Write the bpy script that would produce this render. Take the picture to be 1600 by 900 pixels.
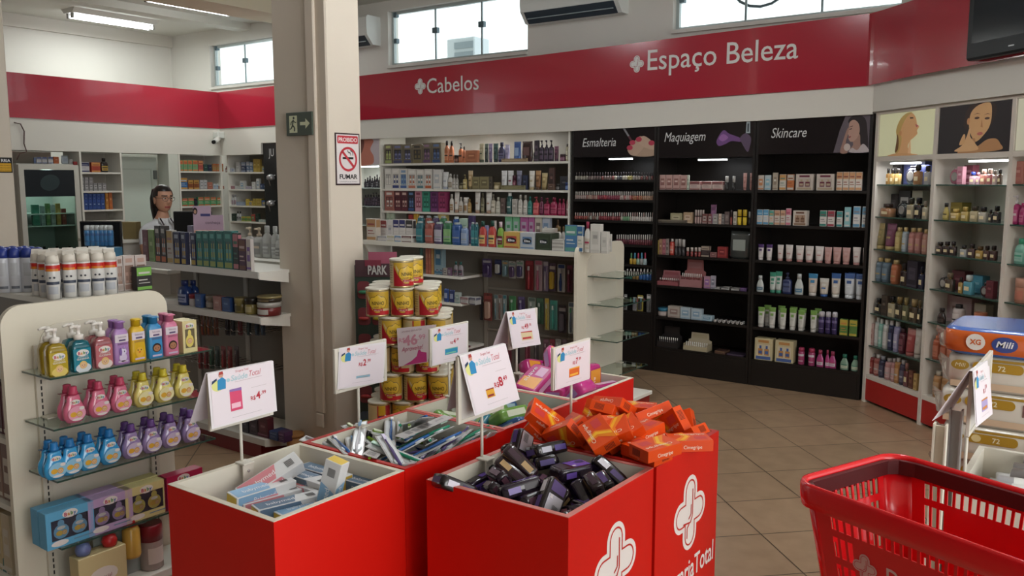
import bpy, math, random
from mathutils import Vector, Matrix
random.seed(7)
SC = bpy.context.scene
for o in list(bpy.data.objects):
    bpy.data.objects.remove(o)
COL = SC.collection
# ------------------------------------------------------------------ camera, world, lights, exposure
# room axes: X runs along the back wall, Y goes into it, Z is up
CAM_H, FPX, HZ, YAW = 1.6, 1350.0, 170.0, math.radians(36)
TILT = math.atan(HZ / FPX)
FW = Vector((-math.sin(YAW) * math.cos(TILT), math.cos(YAW) * math.cos(TILT), -math.sin(TILT)))
RT = Vector((math.cos(YAW), math.sin(YAW), 0))
UP = RT.cross(FW)
cam_data = bpy.data.cameras.new('camera')
cam_data.sensor_width = 36.0
cam_data.lens = FPX / 1600 * 36
cam_data.clip_start = 0.05
cam = bpy.data.objects.new('camera', cam_data)
COL.objects.link(cam)
m = Matrix((RT, UP, -FW)).transposed().to_4x4()
m.translation = (0, 0, CAM_H)
cam.matrix_world = m
SC.camera = cam

world = bpy.data.worlds.new('world')
SC.world = world
world.use_nodes = True
bg = world.node_tree.nodes['Background']
bg.inputs[0].default_value = (0.93, 0.97, 1.0, 1)
bg.inputs[1].default_value = 1.5

def area(name, loc, target, sx, sy, power, col):
    d = bpy.data.lights.new(name, 'AREA')
    d.shape = 'RECTANGLE'; d.size = sx; d.size_y = sy; d.energy = power; d.color = col
    o = bpy.data.objects.new(name, d); COL.objects.link(o)
    o.location = loc
    o.rotation_euler = (Vector(target) - Vector(loc)).to_track_quat('-Z', 'Y').to_euler()
    return o
# daylight that comes in through the open shop front on the right hand side
area('shop_front_daylight', (4.2, 0.6, 1.9), (-3.0, 2.2, 0.8), 3.6, 2.6, 110, (1.0, 0.97, 0.92))
# fluorescent light of the main sales floor (the lamps hang above the part of the ceiling the picture crops off)
for la, lb in ((-5.2, 3.4), (-2.4, 3.6), (-0.6, 2.6)):
    o = area('sales_floor_lamp', (la, lb, 3.36), (la, lb, 0), 0.4, 1.4, 6, (0.94, 0.99, 1.0))
SC.view_settings.view_transform = 'Standard'
SC.view_settings.look = 'None'
SC.view_settings.exposure = 0.3
SC.view_settings.gamma = 1.0
SC.view_settings.use_curve_mapping = False

# ------------------------------------------------------------------ helpers
def ray(x, y): return FW * FPX + RT * (x - 800) + UP * (450 - y)
CO = Vector((0, 0, CAM_H))
def hit(x, y, n, p):
    d = ray(x, y); n = Vector(n); return CO + d * ((Vector(p) - CO).dot(n) / d.dot(n))
def PZ(x, y, z): return hit(x, y, (0, 0, 1), (0, 0, z))
def PB(x, y, b): return hit(x, y, (0, 1, 0), (0, b, 0))
def PA(x, y, a): return hit(x, y, (1, 0, 0), (a, 0, 0))

def lin(c):
    return c / 12.92 if c <= 0.04045 else ((c + 0.055) / 1.055) ** 2.4
def rgb(h):
    return tuple(lin(int(h[i:i + 2], 16) / 255) for i in (0, 2, 4))
MATS = {}
def M(h, rough=0.5, metal=0.0, trans=0.0, em=0.0, coat=0.0, noise=0.0, alpha=1.0, ior=1.45, spec=0.5):
    key = (h, rough, metal, trans, em, coat, noise, alpha, ior, spec)
    if key in MATS: return MATS[key]
    mt = bpy.data.materials.new('m_' + h)
    mt.use_nodes = True
    nt = mt.node_tree; b = nt.nodes['Principled BSDF']
    c = rgb(h)
    b.inputs['Base Color'].default_value = (*c, 1)
    b.inputs['Roughness'].default_value = rough
    b.inputs['Metallic'].default_value = metal
    b.inputs['Transmission Weight'].default_value = trans
    b.inputs['Coat Weight'].default_value = coat
    b.inputs['IOR'].default_value = ior
    b.inputs['Alpha'].default_value = alpha
    b.inputs['Specular IOR Level'].default_value = spec
    if em:
        b.inputs['Emission Color'].default_value = (*c, 1)
        b.inputs['Emission Strength'].default_value = em
    if noise:
        tc = nt.nodes.new('ShaderNodeTexCoord'); n = nt.nodes.new('ShaderNodeTexNoise')
        n.inputs['Scale'].default_value = 3.0; n.inputs['Detail'].default_value = 6
        mx = nt.nodes.new('ShaderNodeMix'); mx.data_type = 'RGBA'
        mx.inputs[6].default_value = (*[v * (1 - noise) for v in c], 1)
        mx.inputs[7].default_value = (*[min(1, v * (1 + noise)) for v in c], 1)
        nt.links.new(tc.outputs['Object'], n.inputs['Vector'])
        nt.links.new(n.outputs['Fac'], mx.inputs[0])
        nt.links.new(mx.outputs[2], b.inputs['Base Color'])
    MATS[key] = mt
    return mt
def mm(x):
    return M(x) if isinstance(x, str) else x

FONT = {}
def font_mesh(s, shear=0.0, bold=0.0):
    k = (s, shear, bold)
    if k in FONT: return FONT[k]
    cu = bpy.data.curves.new('t', 'FONT'); cu.body = s; cu.size = 1; cu.shear = shear; cu.offset = bold; cu.resolution_u = 3
    o = bpy.data.objects.new('t', cu); COL.objects.link(o)
    dg = bpy.context.evaluated_depsgraph_get()
    me = bpy.data.meshes.new_from_object(o.evaluated_get(dg))
    vs = [(v.co.x, v.co.y) for v in me.vertices]; fs = [tuple(p.vertices) for p in me.polygons]
    bpy.data.objects.remove(o); bpy.data.curves.remove(cu); bpy.data.meshes.remove(me)
    w = max(v[0] for v in vs) if vs else 0
    FONT[k] = (vs, fs, w)
    return FONT[k]

def superring(cx, cy, z, rx, ry, p=2.0, n=20):
    r = []
    for i in range(n):
        t = 2 * math.pi * i / n; c, s = math.cos(t), math.sin(t)
        r.append((cx + rx * math.copysign(abs(c) ** (2 / p), c), cy + ry * math.copysign(abs(s) ** (2 / p), s), z))
    return r

class MB:
    def __init__(s):
        s.v = []; s.f = []; s.mi = []; s.sm = []; s.mats = []; s.T = None
    def ix(s, m):
        m = mm(m)
        if m not in s.mats: s.mats.append(m)
        return s.mats.index(m)
    def add(s, vs, fs, m, smooth=False):
        o = len(s.v)
        if s.T is not None: vs = [tuple(s.T @ Vector(p)) for p in vs]
        s.v += [tuple(p) for p in vs]
        i = s.ix(m)
        for f in fs:
            s.f.append(tuple(k + o for k in f)); s.mi.append(i); s.sm.append(smooth)
    def box(s, x0, x1, y0, y1, z0, z1, m, bv=0.0):
        if x0 > x1: x0, x1 = x1, x0
        if y0 > y1: y0, y1 = y1, y0
        if z0 > z1: z0, z1 = z1, z0
        if bv <= 0:
            vs = [(x, y, z) for z in (z0, z1) for y in (y0, y1) for x in (x0, x1)]
            s.add(vs, [(0, 2, 3, 1), (4, 5, 7, 6), (0, 1, 5, 4), (2, 6, 7, 3), (0, 4, 6, 2), (1, 3, 7, 5)], m)
            return
        c = [(x0, x1), (y0, y1), (z0, z1)]
        vs = []; idx = {}
        for i in (0, 1):
            for j in (0, 1):
                for k in (0, 1):
                    p = [c[0][i], c[1][j], c[2][k]]
                    q = [p[a] + (bv if (i, j, k)[a] == 0 else -bv) for a in range(3)]
                    for ax in range(3):
                        w = list(q); w[ax] = p[ax]
                        idx[(i, j, k, ax)] = len(vs); vs.append(tuple(w))
        fs = []
        for ax in range(3):
            a1, a2 = [a for a in range(3) if a != ax]
            for sd in (0, 1):
                loop = []
                for (u, w) in ((0, 0), (1, 0), (1, 1), (0, 1)):
                    t = [0, 0, 0]; t[ax] = sd; t[a1] = u; t[a2] = w
                    loop.append(idx[(*t, ax)])
                fs.append(tuple(loop))
        for ax in range(3):
            a1, a2 = [a for a in range(3) if a != ax]
            for u in (0, 1):
                for w in (0, 1):
                    t0 = [0, 0, 0]; t0[a1] = u; t0[a2] = w; t1 = list(t0); t1[ax] = 1
                    fs.append((idx[(*t0, a1)], idx[(*t1, a1)], idx[(*t1, a2)], idx[(*t0, a2)]))
        for i in (0, 1):
            for j in (0, 1):
                for k in (0, 1):
                    fs.append(tuple(idx[(i, j, k, a)] for a in range(3)))
        s.add(vs, fs, m)
    def loft(s, rings, m, smooth=True, cap0=True, cap1=True, closed=True):
        n = len(rings[0]); vs = [p for r in rings for p in r]
        ms = m if isinstance(m, list) else [m] * (len(rings) - 1)
        o = len(s.v)
        if s.T is not None: vs = [tuple(s.T @ Vector(p)) for p in vs]
        s.v += [tuple(p) for p in vs]
        for k in range(len(rings) - 1):
            i = s.ix(ms[k])
            for j in range(n if closed else n - 1):
                a, b = k * n + j, k * n + (j + 1) % n
                s.f.append((o + a, o + b, o + b + n, o + a + n)); s.mi.append(i); s.sm.append(smooth)
        if cap0:
            s.f.append(tuple(o + j for j in reversed(range(n)))); s.mi.append(s.ix(ms[0])); s.sm.append(False)
        if cap1:
            q = o + (len(rings) - 1) * n
            s.f.append(tuple(q + j for j in range(n))); s.mi.append(s.ix(ms[-1])); s.sm.append(False)
    def lathe(s, prof, m, n=18, sx=1.0, sy=1.0, c=(0, 0, 0), smooth=True, p=2.0, cap0=True, cap1=True):
        s.loft([superring(c[0], c[1], c[2] + z, r * sx, r * sy, p, n) for r, z in prof], m, smooth, cap0, cap1)
    def tube(s, pts, r, m, n=8, smooth=True):
        pts = [Vector(p) for p in pts]; rings = []
        up = Vector((0, 0, 1)); prev = None
        for i, p in enumerate(pts):
            d = (pts[min(i + 1, len(pts) - 1)] - pts[max(i - 1, 0)]).normalized()
            if prev is None:
                a = d.cross(up) if abs(d.z) < 0.9 else d.cross(Vector((1, 0, 0)))
            else:
                a = prev - d * prev.dot(d)
            a.normalize(); prev = a; b = d.cross(a)
            rr = r[i] if isinstance(r, (list, tuple)) else r
            rings.append([tuple(p + a * (rr * math.cos(2 * math.pi * k / n)) + b * (rr * math.sin(2 * math.pi * k / n))) for k in range(n)])
        s.loft(rings, m, smooth)
    def poly(s, pts, m):
        s.add(pts, [tuple(range(len(pts)))], m)
    def prism(s, pts, off, m):
        n = len(pts); off = Vector(off)
        vs = [tuple(p) for p in pts] + [tuple(Vector(p) + off) for p in pts]
        fs = [tuple(reversed(range(n))), tuple(range(n, 2 * n))] + [(i, (i + 1) % n, (i + 1) % n + n, i + n) for i in range(n)]
        s.add(vs, fs, m)
    def text(s, t, o, xd, yd, size, m, align='C', shear=0.0, bold=0.0, width=None):
        vs, fs, w = font_mesh(t, shear, bold)
        if not vs: return
        o = Vector(o); xd = Vector(xd); yd = Vector(yd)
        kx = size if width is None else width / w
        sh = {'C': w / 2, 'L': 0, 'R': w}[align]
        s.add([tuple(o + xd * ((x - sh) * kx) + yd * (y * size)) for x, y in vs], fs, m)
    def build(s, name, parent=None, loc=None, rz=0.0, mw=None):
        me = bpy.data.meshes.new(name)
        me.from_pydata(s.v, [], s.f)
        for m in s.mats: me.materials.append(m)
        me.polygons.foreach_set('material_index', s.mi)
        me.polygons.foreach_set('use_smooth', s.sm)
        me.update()
        return place(me, name, parent, loc, rz, mw)

def place(me, name, parent=None, loc=None, rz=0.0, mw=None):
    o = bpy.data.objects.new(name, me); COL.objects.link(o)
    if parent is not None: o.parent = parent
    if mw is not None: o.matrix_local = mw
    else:
        if loc is not None: o.location = loc
        if rz: o.rotation_euler = (0, 0, rz)
    return o
def empty(name, loc=(0, 0, 0), rz=0.0):
    o = bpy.data.objects.new(name, None); COL.objects.link(o)
    o.location = loc; o.rotation_euler = (0, 0, rz); o.empty_display_size = 0.05
    return o
def tag(o, label, cat, group=None, kind=None):
    o['label'] = label; o['category'] = cat
    if group: o['group'] = group
    if kind: o['kind'] = kind
    return o
def struct(o, label=None):
    o['kind'] = 'structure'
    if label: o['label'] = label; o['category'] = 'structure'
    return o
def copy_tree(o, parent=None):
    c = o.copy(); COL.objects.link(c)
    if parent is not None: c.parent = parent
    for ch in list(o.children):
        copy_tree(ch, c)
    return c
UNITS = ['', 'first', 'second', 'third', 'fourth', 'fifth', 'sixth', 'seventh', 'eighth', 'ninth', 'tenth', 'eleventh', 'twelfth',
         'thirteenth', 'fourteenth', 'fifteenth', 'sixteenth', 'seventeenth', 'eighteenth', 'nineteenth']
TENS = {20: ('twentieth', 'twenty'), 30: ('thirtieth', 'thirty'), 40: ('fortieth', 'forty'), 50: ('fiftieth', 'fifty')}
def ordn(n):
    if n < 20: return UNITS[n]
    t = n // 10 * 10
    return TENS[t][0] if n == t else TENS[t][1] + '-' + UNITS[n - t]

def spline(pts, k=6):
    out = []; n = len(pts)
    for i in range(n):
        p0, p1, p2, p3 = (Vector(pts[(i + j - 1) % n]) for j in range(4))
        for q in range(k):
            t = q / k
            out.append(tuple(0.5 * ((2 * p1) + (p2 - p0) * t + (2 * p0 - 5 * p1 + 4 * p2 - p3) * t * t + (3 * p1 - p0 - 3 * p2 + p3) * t ** 3)))
    return out
def fan(mb, o, xd, yd, pts, m, smooth=False, k=6):
    """flat printed shape: 2d points on the frame o + x*xd + y*yd"""
    if smooth: pts = [(p[0], p[1]) for p in spline([(a, b, 0) for a, b in pts], k)]
    o = Vector(o); xd = Vector(xd); yd = Vector(yd)
    mb.poly([tuple(o + xd * a + yd * b) for a, b in pts], m)
def ellipse(cx, cy, rx, ry, n=20, rot=0.0):
    c, s = math.cos(rot), math.sin(rot)
    return [(cx + rx * math.cos(2 * math.pi * i / n) * c - ry * math.sin(2 * math.pi * i / n) * s,
             cy + rx * math.cos(2 * math.pi * i / n) * s + ry * math.sin(2 * math.pi * i / n) * c) for i in range(n)]
def rrect(x0, x1, y0, y1, r, n=6):
    out = []
    for (cx, cy, a0) in ((x1 - r, y1 - r, 0), (x0 + r, y1 - r, 90), (x0 + r, y0 + r, 180), (x1 - r, y0 + r, 270)):
        for i in range(n + 1):
            a = math.radians(a0 + 90 * i / n); out.append((cx + r * math.cos(a), cy + r * math.sin(a)))
    return out
def ring_band(mb, o, xd, yd, outer, inner, m):
    o = Vector(o); xd = Vector(xd); yd = Vector(yd); n = len(outer)
    vs = [tuple(o + xd * a + yd * b) for a, b in outer] + [tuple(o + xd * a + yd * b) for a, b in inner]
    mb.add(vs, [(i, (i + 1) % n, (i + 1) % n + n, i + n) for i in range(n)], m)
def plus_shape(R, L, n=72, W=None):
    W = L if W is None else W
    out = []
    for i in range(n):
        t = 2 * math.pi * i / n; d = (math.cos(t), math.sin(t)); lo, hi = 0.0, R + max(L, W)
        for _ in range(24):
            k = (lo + hi) / 2; x, y = d[0] * k, d[1] * k
            ok = (x * x + max(0, abs(y) - L) ** 2 <= R * R) or (y * y + max(0, abs(x) - W) ** 2 <= R * R)
            if ok: lo = k
            else: hi = k
        out.append((d[0] * lo, d[1] * lo))
    return out
def stroke(pts, w):
    """2d open stroke of width w -> polygon quads list"""
    q = []
    for (a, b), (c, d) in zip(pts, pts[1:]):
        dx, dy = c - a, d - b; l = math.hypot(dx, dy) or 1; nx, ny = -dy / l * w / 2, dx / l * w / 2
        q.append([(a + nx, b + ny), (a - nx, b - ny), (c - nx, d - ny), (c + nx, d + ny)])
    return q
def emblem(mb, o, xd, yd, h, white, red, nrm):
    """four-lobed cross emblem, height h"""
    o = Vector(o); e = Vector(nrm)
    R, L = h * 0.205, h * 0.295; W = h * 0.27
    fan(mb, o, xd, yd, plus_shape(R, L, W=W), white)
    ring_band(mb, o + e * 0.0006, xd, yd, plus_shape(R * 0.72, L, W=W), plus_shape(R * 0.62, L, W=W), red)
    k = h
    for pth in ([(0.07 * k, 0.30 * k), (0.075 * k, -0.05 * k), (0.02 * k, -0.14 * k), (-0.20 * k, -0.11 * k)],
                [(0.03 * k, 0.10 * k), (0.03 * k, -0.03 * k), (-0.04 * k, -0.08 * k)],
                [(-0.08 * k, -0.33 * k), (-0.08 * k, -0.19 * k), (-0.02 * k, -0.15 * k)]):
        for q in stroke(pth, 0.022 * h): fan(mb, o + e * 0.0009, xd, yd, q, red)
# ------------------------------------------------------------------ setting
WHITE = M('dcdad3', 0.75, noise=0.03); CEIL = M('d9d8d0', 0.8); FASC = M('d6d3ca', 0.6); COLM = M('cfc4b4', 0.75, noise=0.03)
SHELFW = M('d9d6cc', 0.45); PANEL = M('d6cfbd', 0.45); GREYBACK = M('7d776e', 0.6); DARK = M('17120f', 0.45); DARK2 = M('201b1c', 0.18)
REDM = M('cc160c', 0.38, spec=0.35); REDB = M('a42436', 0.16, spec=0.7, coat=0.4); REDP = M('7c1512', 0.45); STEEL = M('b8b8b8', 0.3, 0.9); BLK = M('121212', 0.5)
GLASS = M('dff0ea', 0.02, trans=1.0, ior=1.3); CLEAR = M('eef4f2', 0.03, trans=1.0, ior=1.15); GREDGE = M('2c4a40', 0.15, spec=0.8)
LAMP = M('f6fbff', 0.5, em=9.0)

def floor_mat():
    mt = bpy.data.materials.new('m_floor_tiles'); mt.use_nodes = True
    nt = mt.node_tree; b = nt.nodes['Principled BSDF']; L = nt.links.new
    tc = nt.nodes.new('ShaderNodeTexCoord'); mp = nt.nodes.new('ShaderNodeMapping')
    mp.inputs['Rotation'].default_value = (0, 0, math.radians(45)); mp.inputs['Location'].default_value = (-0.04, -0.1165, 0)
    br = nt.nodes.new('ShaderNodeTexBrick'); br.offset = 0.0; br.squash = 1.0
    br.inputs['Scale'].default_value = 1.0; br.inputs['Brick Width'].default_value = 0.397; br.inputs['Row Height'].default_value = 0.397
    br.inputs['Mortar Size'].default_value = 0.0035; br.inputs['Mortar Smooth'].default_value = 0.2; br.inputs['Bias'].default_value = 0.0
    br.inputs['Color1'].default_value = (*rgb('a88c70'), 1); br.inputs['Color2'].default_value = (*rgb('9e8469'), 1); br.inputs['Mortar'].default_value = (*rgb('40301f'), 1)
    n = nt.nodes.new('ShaderNodeTexNoise'); n.inputs['Scale'].default_value = 9; n.inputs['Detail'].default_value = 9
    mx = nt.nodes.new('ShaderNodeMix'); mx.data_type = 'RGBA'; mx.blend_type = 'MULTIPLY'; mx.inputs[0].default_value = 0.35
    rp = nt.nodes.new('ShaderNodeValToRGB'); rp.color_ramp.elements[0].position = 0.3; rp.color_ramp.elements[0].color = (0.55, 0.5, 0.45, 1)
    rp.color_ramp.elements[1].position = 0.62
    L(tc.outputs['Object'], mp.inputs['Vector']); L(mp.outputs['Vector'], br.inputs['Vector']); L(tc.outputs['Object'], n.inputs['Vector'])
    L(n.outputs['Fac'], rp.inputs['Fac']); L(br.outputs['Color'], mx.inputs[6]); L(rp.outputs['Color'], mx.inputs[7]); L(mx.outputs[2], b.inputs['Base Color'])
    b.inputs['Roughness'].default_value = 0.33; b.inputs['Specular IOR Level'].default_value = 0.4
    return mt
mb = MB(); mb.box(-12, 4.0, -3.0, 7.2, -0.1, 0, floor_mat()); struct(mb.build('floor'))
ZC = 3.48; BW = 6.9; AW = -10.64; BF = 6.44; AF = -9.01
mb = MB(); mb.box(-12, 4.0, -3.0, 7.2, ZC, ZC + 0.1, CEIL); struct(mb.build('ceiling'))
# back wall with three high windows
WIN = [(-9.79, -7.95, 2.77, 3.29), (-6.65, -4.83, 2.805, 3.37), (-3.33, -1.50, 2.85, 3.40)]
mb = MB(); x = -10.8
for a0, a1, z0, z1 in WIN:
    mb.box(x, a0, BW, BW + 0.16, 0, ZC, WHITE); mb.box(a0, a1, BW, BW + 0.16, 0, z0, WHITE); mb.box(a0, a1, BW, BW + 0.16, z1, ZC, WHITE); x = a1
mb.box(x, 1.0, BW, BW + 0.16, 0, ZC, WHITE); struct(mb.build('wall_back'))
mb = MB(); mb.box(AW - 0.16, AW, -0.5, BW + 0.16, 0, ZC, WHITE); struct(mb.build('wall_left'))
mb = MB(); mb.box(-12, 4.0, -3.1, -3.0, 0, ZC, M('5e5850', 0.8)); struct(mb.build('wall_front'))
mb = MB(); mb.box(AW, AW + 0.05, -0.5, BW, 3.335, ZC, FASC); struct(mb.build('trim_1'))
mb = MB(); mb.box(-9.16, -8.95, -0.5, BW, 3.40, ZC, CEIL); struct(mb.build('trim_2'))
mb = MB(); mb.box(-8.08, -7.6, -0.5, BW, 3.34, ZC, M('e2d9c0', 0.7)); struct(mb.build('trim_3'))
FRW = M('b9c4c4', 0.35, 0.5)
for i, (a0, a1, z0, z1) in enumerate(WIN):
    e = empty('window_%d' % (i + 1), (a0, BW, z0)); struct(e); W, Hh = a1 - a0, z1 - z0
    mb = MB(); t = 0.03
    mb.box(0, t, 0.06, 0.1, 0, Hh, FRW); mb.box(W - t, W, 0.06, 0.1, 0, Hh, FRW); mb.box(t, W - t, 0.06, 0.1, 0, t, FRW); mb.box(t, W - t, 0.06, 0.1, Hh - t, Hh, FRW)
    mb.build('window_frame', e)
    mb = MB(); mb.box(-0.0, W, -0.035, 0.06, -0.03, 0.0, WHITE); mb.build('window_sill', e)
    for k in (1, 2):
        x = W * k / 3
        mb = MB(); mb.box(x - 0.008, x + 0.008, 0.07, 0.085, t, Hh - t, M('93a3a6', 0.3, 0.4)); mb.build('mullion', e)
        mb = MB(); mb.box(x - 0.035, x + 0.035, 0.055, 0.1, Hh * 0.52, Hh * 0.52 + 0.055, M('5d7078', 0.35, 0.3), 0.004); mb.build('clamp', e)
    for zz in (Hh * 0.42, Hh * 0.9):
        mb = MB(); mb.box(0.03, 0.075, 0.05, 0.1, zz, zz + 0.05, M('5d7078', 0.35, 0.3), 0.004); mb.build('clamp', e)
    mb = MB(); mb.box(t, W - t, 0.075, 0.081, t, Hh - t, CLEAR); mb.build('pane', e)
# neighbour's condenser and a loop of cable seen through the windows
t = empty('air_condenser', (-6.45, 7.75, 2.56)); tag(t, 'grey outdoor air conditioning condenser seen through the clear middle window', 'air conditioner')
mb = MB(); mb.box(-0.1, 0.3, 0, 0.28, 0, 0.62, M('c2ccd0', 0.5), 0.01); mb.build('casing', t)
mb = MB()
for k in range(5): mb.box(0.02, 0.29, -0.012, 0, 0.06 + k * 0.11, 0.13 + k * 0.11, M('8d9aa0', 0.5))
mb.build('grille', t)
mb = MB(); mb.box(-0.05, 0.25, 0.1, 0.2, -2.56, 0, M('8d9aa0', 0.5)); mb.build('stand', t)
mb = MB(); mb.tube([(-2.62 + 0.28 * math.sin(q) - 0.1, 7.3, 3.30 + 0.26 * math.cos(q)) for q in [math.pi * (0.45 + i * 0.11) for i in range(11)]], 0.012, M('3c464c'))
tag(mb.build('cable_loop'), 'dark loop of cable hanging outside the window above Espaco Beleza', 'cable')

# boxed fascia over the wall shelving: white lower board and glossy red band
DD = Vector((math.cos(math.radians(-42.4)), math.sin(math.radians(-42.4)), 0)); ND = Vector((-DD.y, DD.x, 0)); P0 = Vector((-1.549, 6.458, 0))
def pline(pts, z0s, z1s, thick, m):
    """strip along a plan polyline; thick goes behind it"""
    mb = MB()
    for i in range(len(pts) - 1):
        p, q = Vector((*pts[i], 0)), Vector((*pts[i + 1], 0)); d = (q - p).normalized(); n = Vector((-d.y, d.x, 0)) * thick
        vs = [p + Vector((0, 0, z0s[i])), q + Vector((0, 0, z0s[i + 1])), q + Vector((0, 0, z1s[i + 1])), p + Vector((0, 0, z1s[i]))]
        mb.prism(vs, n, m)
    return mb
pE = P0 + DD * 3.2 - ND * 0.02; pT = Vector((-1.56, BF, 0))
XX = [(-9.01, 2.5), (AF, BF), (-8.245, BF), (-4.07, BF), (-1.56, BF), (pE.x, pE.y)]
Z0 = [1.885, 1.885, 1.885, 2.012, 2.05, 2.065]
struct(pline([XX[0], XX[1]], [1.885] * 2, [2.2] * 2, 0.03, FASC).build('wall_left_fascia'))
struct(pline([XX[1], (-8.245, BF)], [1.885] * 2, [2.2, 2.2], 0.03, FASC).build('wall_back_fascia_1'))
struct(pline([(-8.245, BF), (-4.06, BF), (-1.57, BF)], [2.013, 2.013, 2.05], [2.2, 2.21, 2.245], 0.03, FASC).build('wall_back_fascia_2'))
struct(pline([(-1.57, BF), (pE.x, pE.y)], [2.066] * 2, [2.245, 2.26], 0.03, FASC).build('wall_right_fascia'))
q0 = P0 - DD * 0.3 + ND * .36; q1 = P0 + DD * 3.2 + ND * .36
struct(pline([(q0.x, q0.y), (q1.x, q1.y)], [0, 0], [ZC, ZC], 0.12, WHITE).build('wall_right'))
# soffit boards under and over the fascia
mb = MB(); mb.box(-8.245, -1.6, BF + 0.03, BW, 2.062, 2.08, FASC); mb.box(AF, -8.245, BF + 0.03, BW, 1.89, 1.91, FASC); mb.box(-9.5, AF - 0.03, 2.5, BF, 1.89, 1.91, FASC)
struct(mb.build('trim_4'))
# red band sign
t = empty('fascia_sign', (0, 0, 0)); tag(t, 'long glossy red band along the walls reading Cabelos and Espaço Beleza', 'sign')
bz = BF - 0.012
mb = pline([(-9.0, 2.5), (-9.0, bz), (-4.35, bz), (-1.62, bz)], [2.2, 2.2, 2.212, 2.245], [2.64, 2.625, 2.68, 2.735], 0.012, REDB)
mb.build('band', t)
# curved turn of the band, then the run over the perfume shelves
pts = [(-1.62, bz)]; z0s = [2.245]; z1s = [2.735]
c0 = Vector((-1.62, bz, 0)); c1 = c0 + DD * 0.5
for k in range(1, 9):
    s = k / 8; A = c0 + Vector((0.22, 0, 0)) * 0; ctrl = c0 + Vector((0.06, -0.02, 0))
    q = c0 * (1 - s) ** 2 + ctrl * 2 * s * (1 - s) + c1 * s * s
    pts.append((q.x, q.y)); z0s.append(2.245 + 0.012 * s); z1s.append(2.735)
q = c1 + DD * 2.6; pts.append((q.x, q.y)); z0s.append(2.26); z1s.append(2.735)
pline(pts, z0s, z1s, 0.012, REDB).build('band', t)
SIGNW = M('d9d9d6', 0.5)
def band_text(s, px0, py0, px1, h):
    p, q = PB(px0, py0, bz - 0.003), PB(px1, py0, bz - 0.003)
    mb = MB(); mb.text(s, p, (1, 0, 0), (0, 0, 1), h / 0.72, SIGNW, 'L', bold=0.004, width=q.x - p.x); mb.build('lettering', t)
def band_logo(px, py, h):
    p = PB(px, py, bz - 0.002); mb = MB(); emblem(mb, p, (1, 0, 0), (0, 0, 1), h, SIGNW, M('9a5a60', 0.4), (0, -1, 0)); mb.build('emblem', t)
z = PB(666, 144, bz)
band_text('Cabelos', 666, 146, 748, 0.145); band_logo(656.5, 135, 0.15)
band_text('Espaço Beleza', 1009, 110, 1246, 0.165); band_logo(995, 100, 0.135)

# column with cable trunking
t = empty('column', (0, 0, 0)); t['kind'] = 'structure'
CA0, CA1, CB0, CB1 = -4.035, -3.592, 3.25, 3.5
mb = MB(); mb.box(CA0, CA1, CB0, CB1, 0, ZC, COLM, 0.008); mb.build('shaft', t)
mb = MB(); mb.box(-3.735, -3.665, CB0 - 0.02, CB0, 0.28, ZC, M('d2c6b6', 0.6), 0.006); mb.build('cable_trunking', t)
mb = MB(); mb.box(-3.72, -3.66, CB0 - 0.03, CB0 - 0.0205, 0.2, 0.28, M('d8cfc0', 0.5), 0.004); mb.build('socket_cover', t)
mb = MB(); mb.lathe([(0.045, 0), (0.05, 0.01), (0.05, 0.13), (0.047, 0.14)], M('b98a56', 0.6), c=(0, 0, 0)); mb.lathe([(0.052, 0.14), (0.052, 0.155), (0.045, 0.16)], M('a57643', 0.6))
tag(mb.build('round_tin', loc=(-3.83, 3.16, 0)), 'small tan round tin on the floor against the column', 'tin')
mb = MB(); mb.box(-7.95, -7.68, 3.2, 3.46, 0, ZC, COLM, 0.008); struct(mb.build('column_2'))
# exit sign
p = PB(452, 177, CB0 - 0.006); q = PB(493, 211, CB0 - 0.006); w, h = q.x - p.x, p.z - q.z
t = empty('exit_sign', (p.x, CB0 - 0.026, q.z)); tag(t, 'dark green exit sign with running figure and arrow on the column', 'sign')
mb = MB(); mb.box(0, w, -0.004, 0.026, 0, h, M('4a5348', 0.5), 0.001); mb.build('board', t)
LG = M('d2d6b4', 0.5); o = (0, -0.0052, 0); X = (w, 0, 0); Y = (0, 0, h)
mb = MB()
fan(mb, o, X, Y, [(0.13, 0.12), (0.44, 0.12), (0.44, 0.86), (0.13, 0.86)], LG)
o2 = (0, -0.0058, 0); DK = M('3a443a', 0.5)
fan(mb, o2, X, Y, ellipse(0.31, 0.76, 0.035, 0.06, 12), DK)
for q_ in stroke([(0.29, 0.68), (0.26, 0.45), (0.34, 0.34), (0.33, 0.18)], 0.05) + stroke([(0.26, 0.45), (0.2, 0.3), (0.14, 0.28)], 0.045) + stroke([(0.29, 0.66), (0.36, 0.56), (0.41, 0.58)], 0.035) + stroke([(0.28, 0.64), (0.21, 0.58), (0.19, 0.46)], 0.035):
    fan(mb, o2, X, Y, q_, DK)
fan(mb, o, X, Y, [(0.55, 0.43), (0.76, 0.43), (0.76, 0.28), (0.93, 0.5), (0.76, 0.72), (0.76, 0.57), (0.55, 0.57)], LG)
mb.build('symbol', t)
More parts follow.
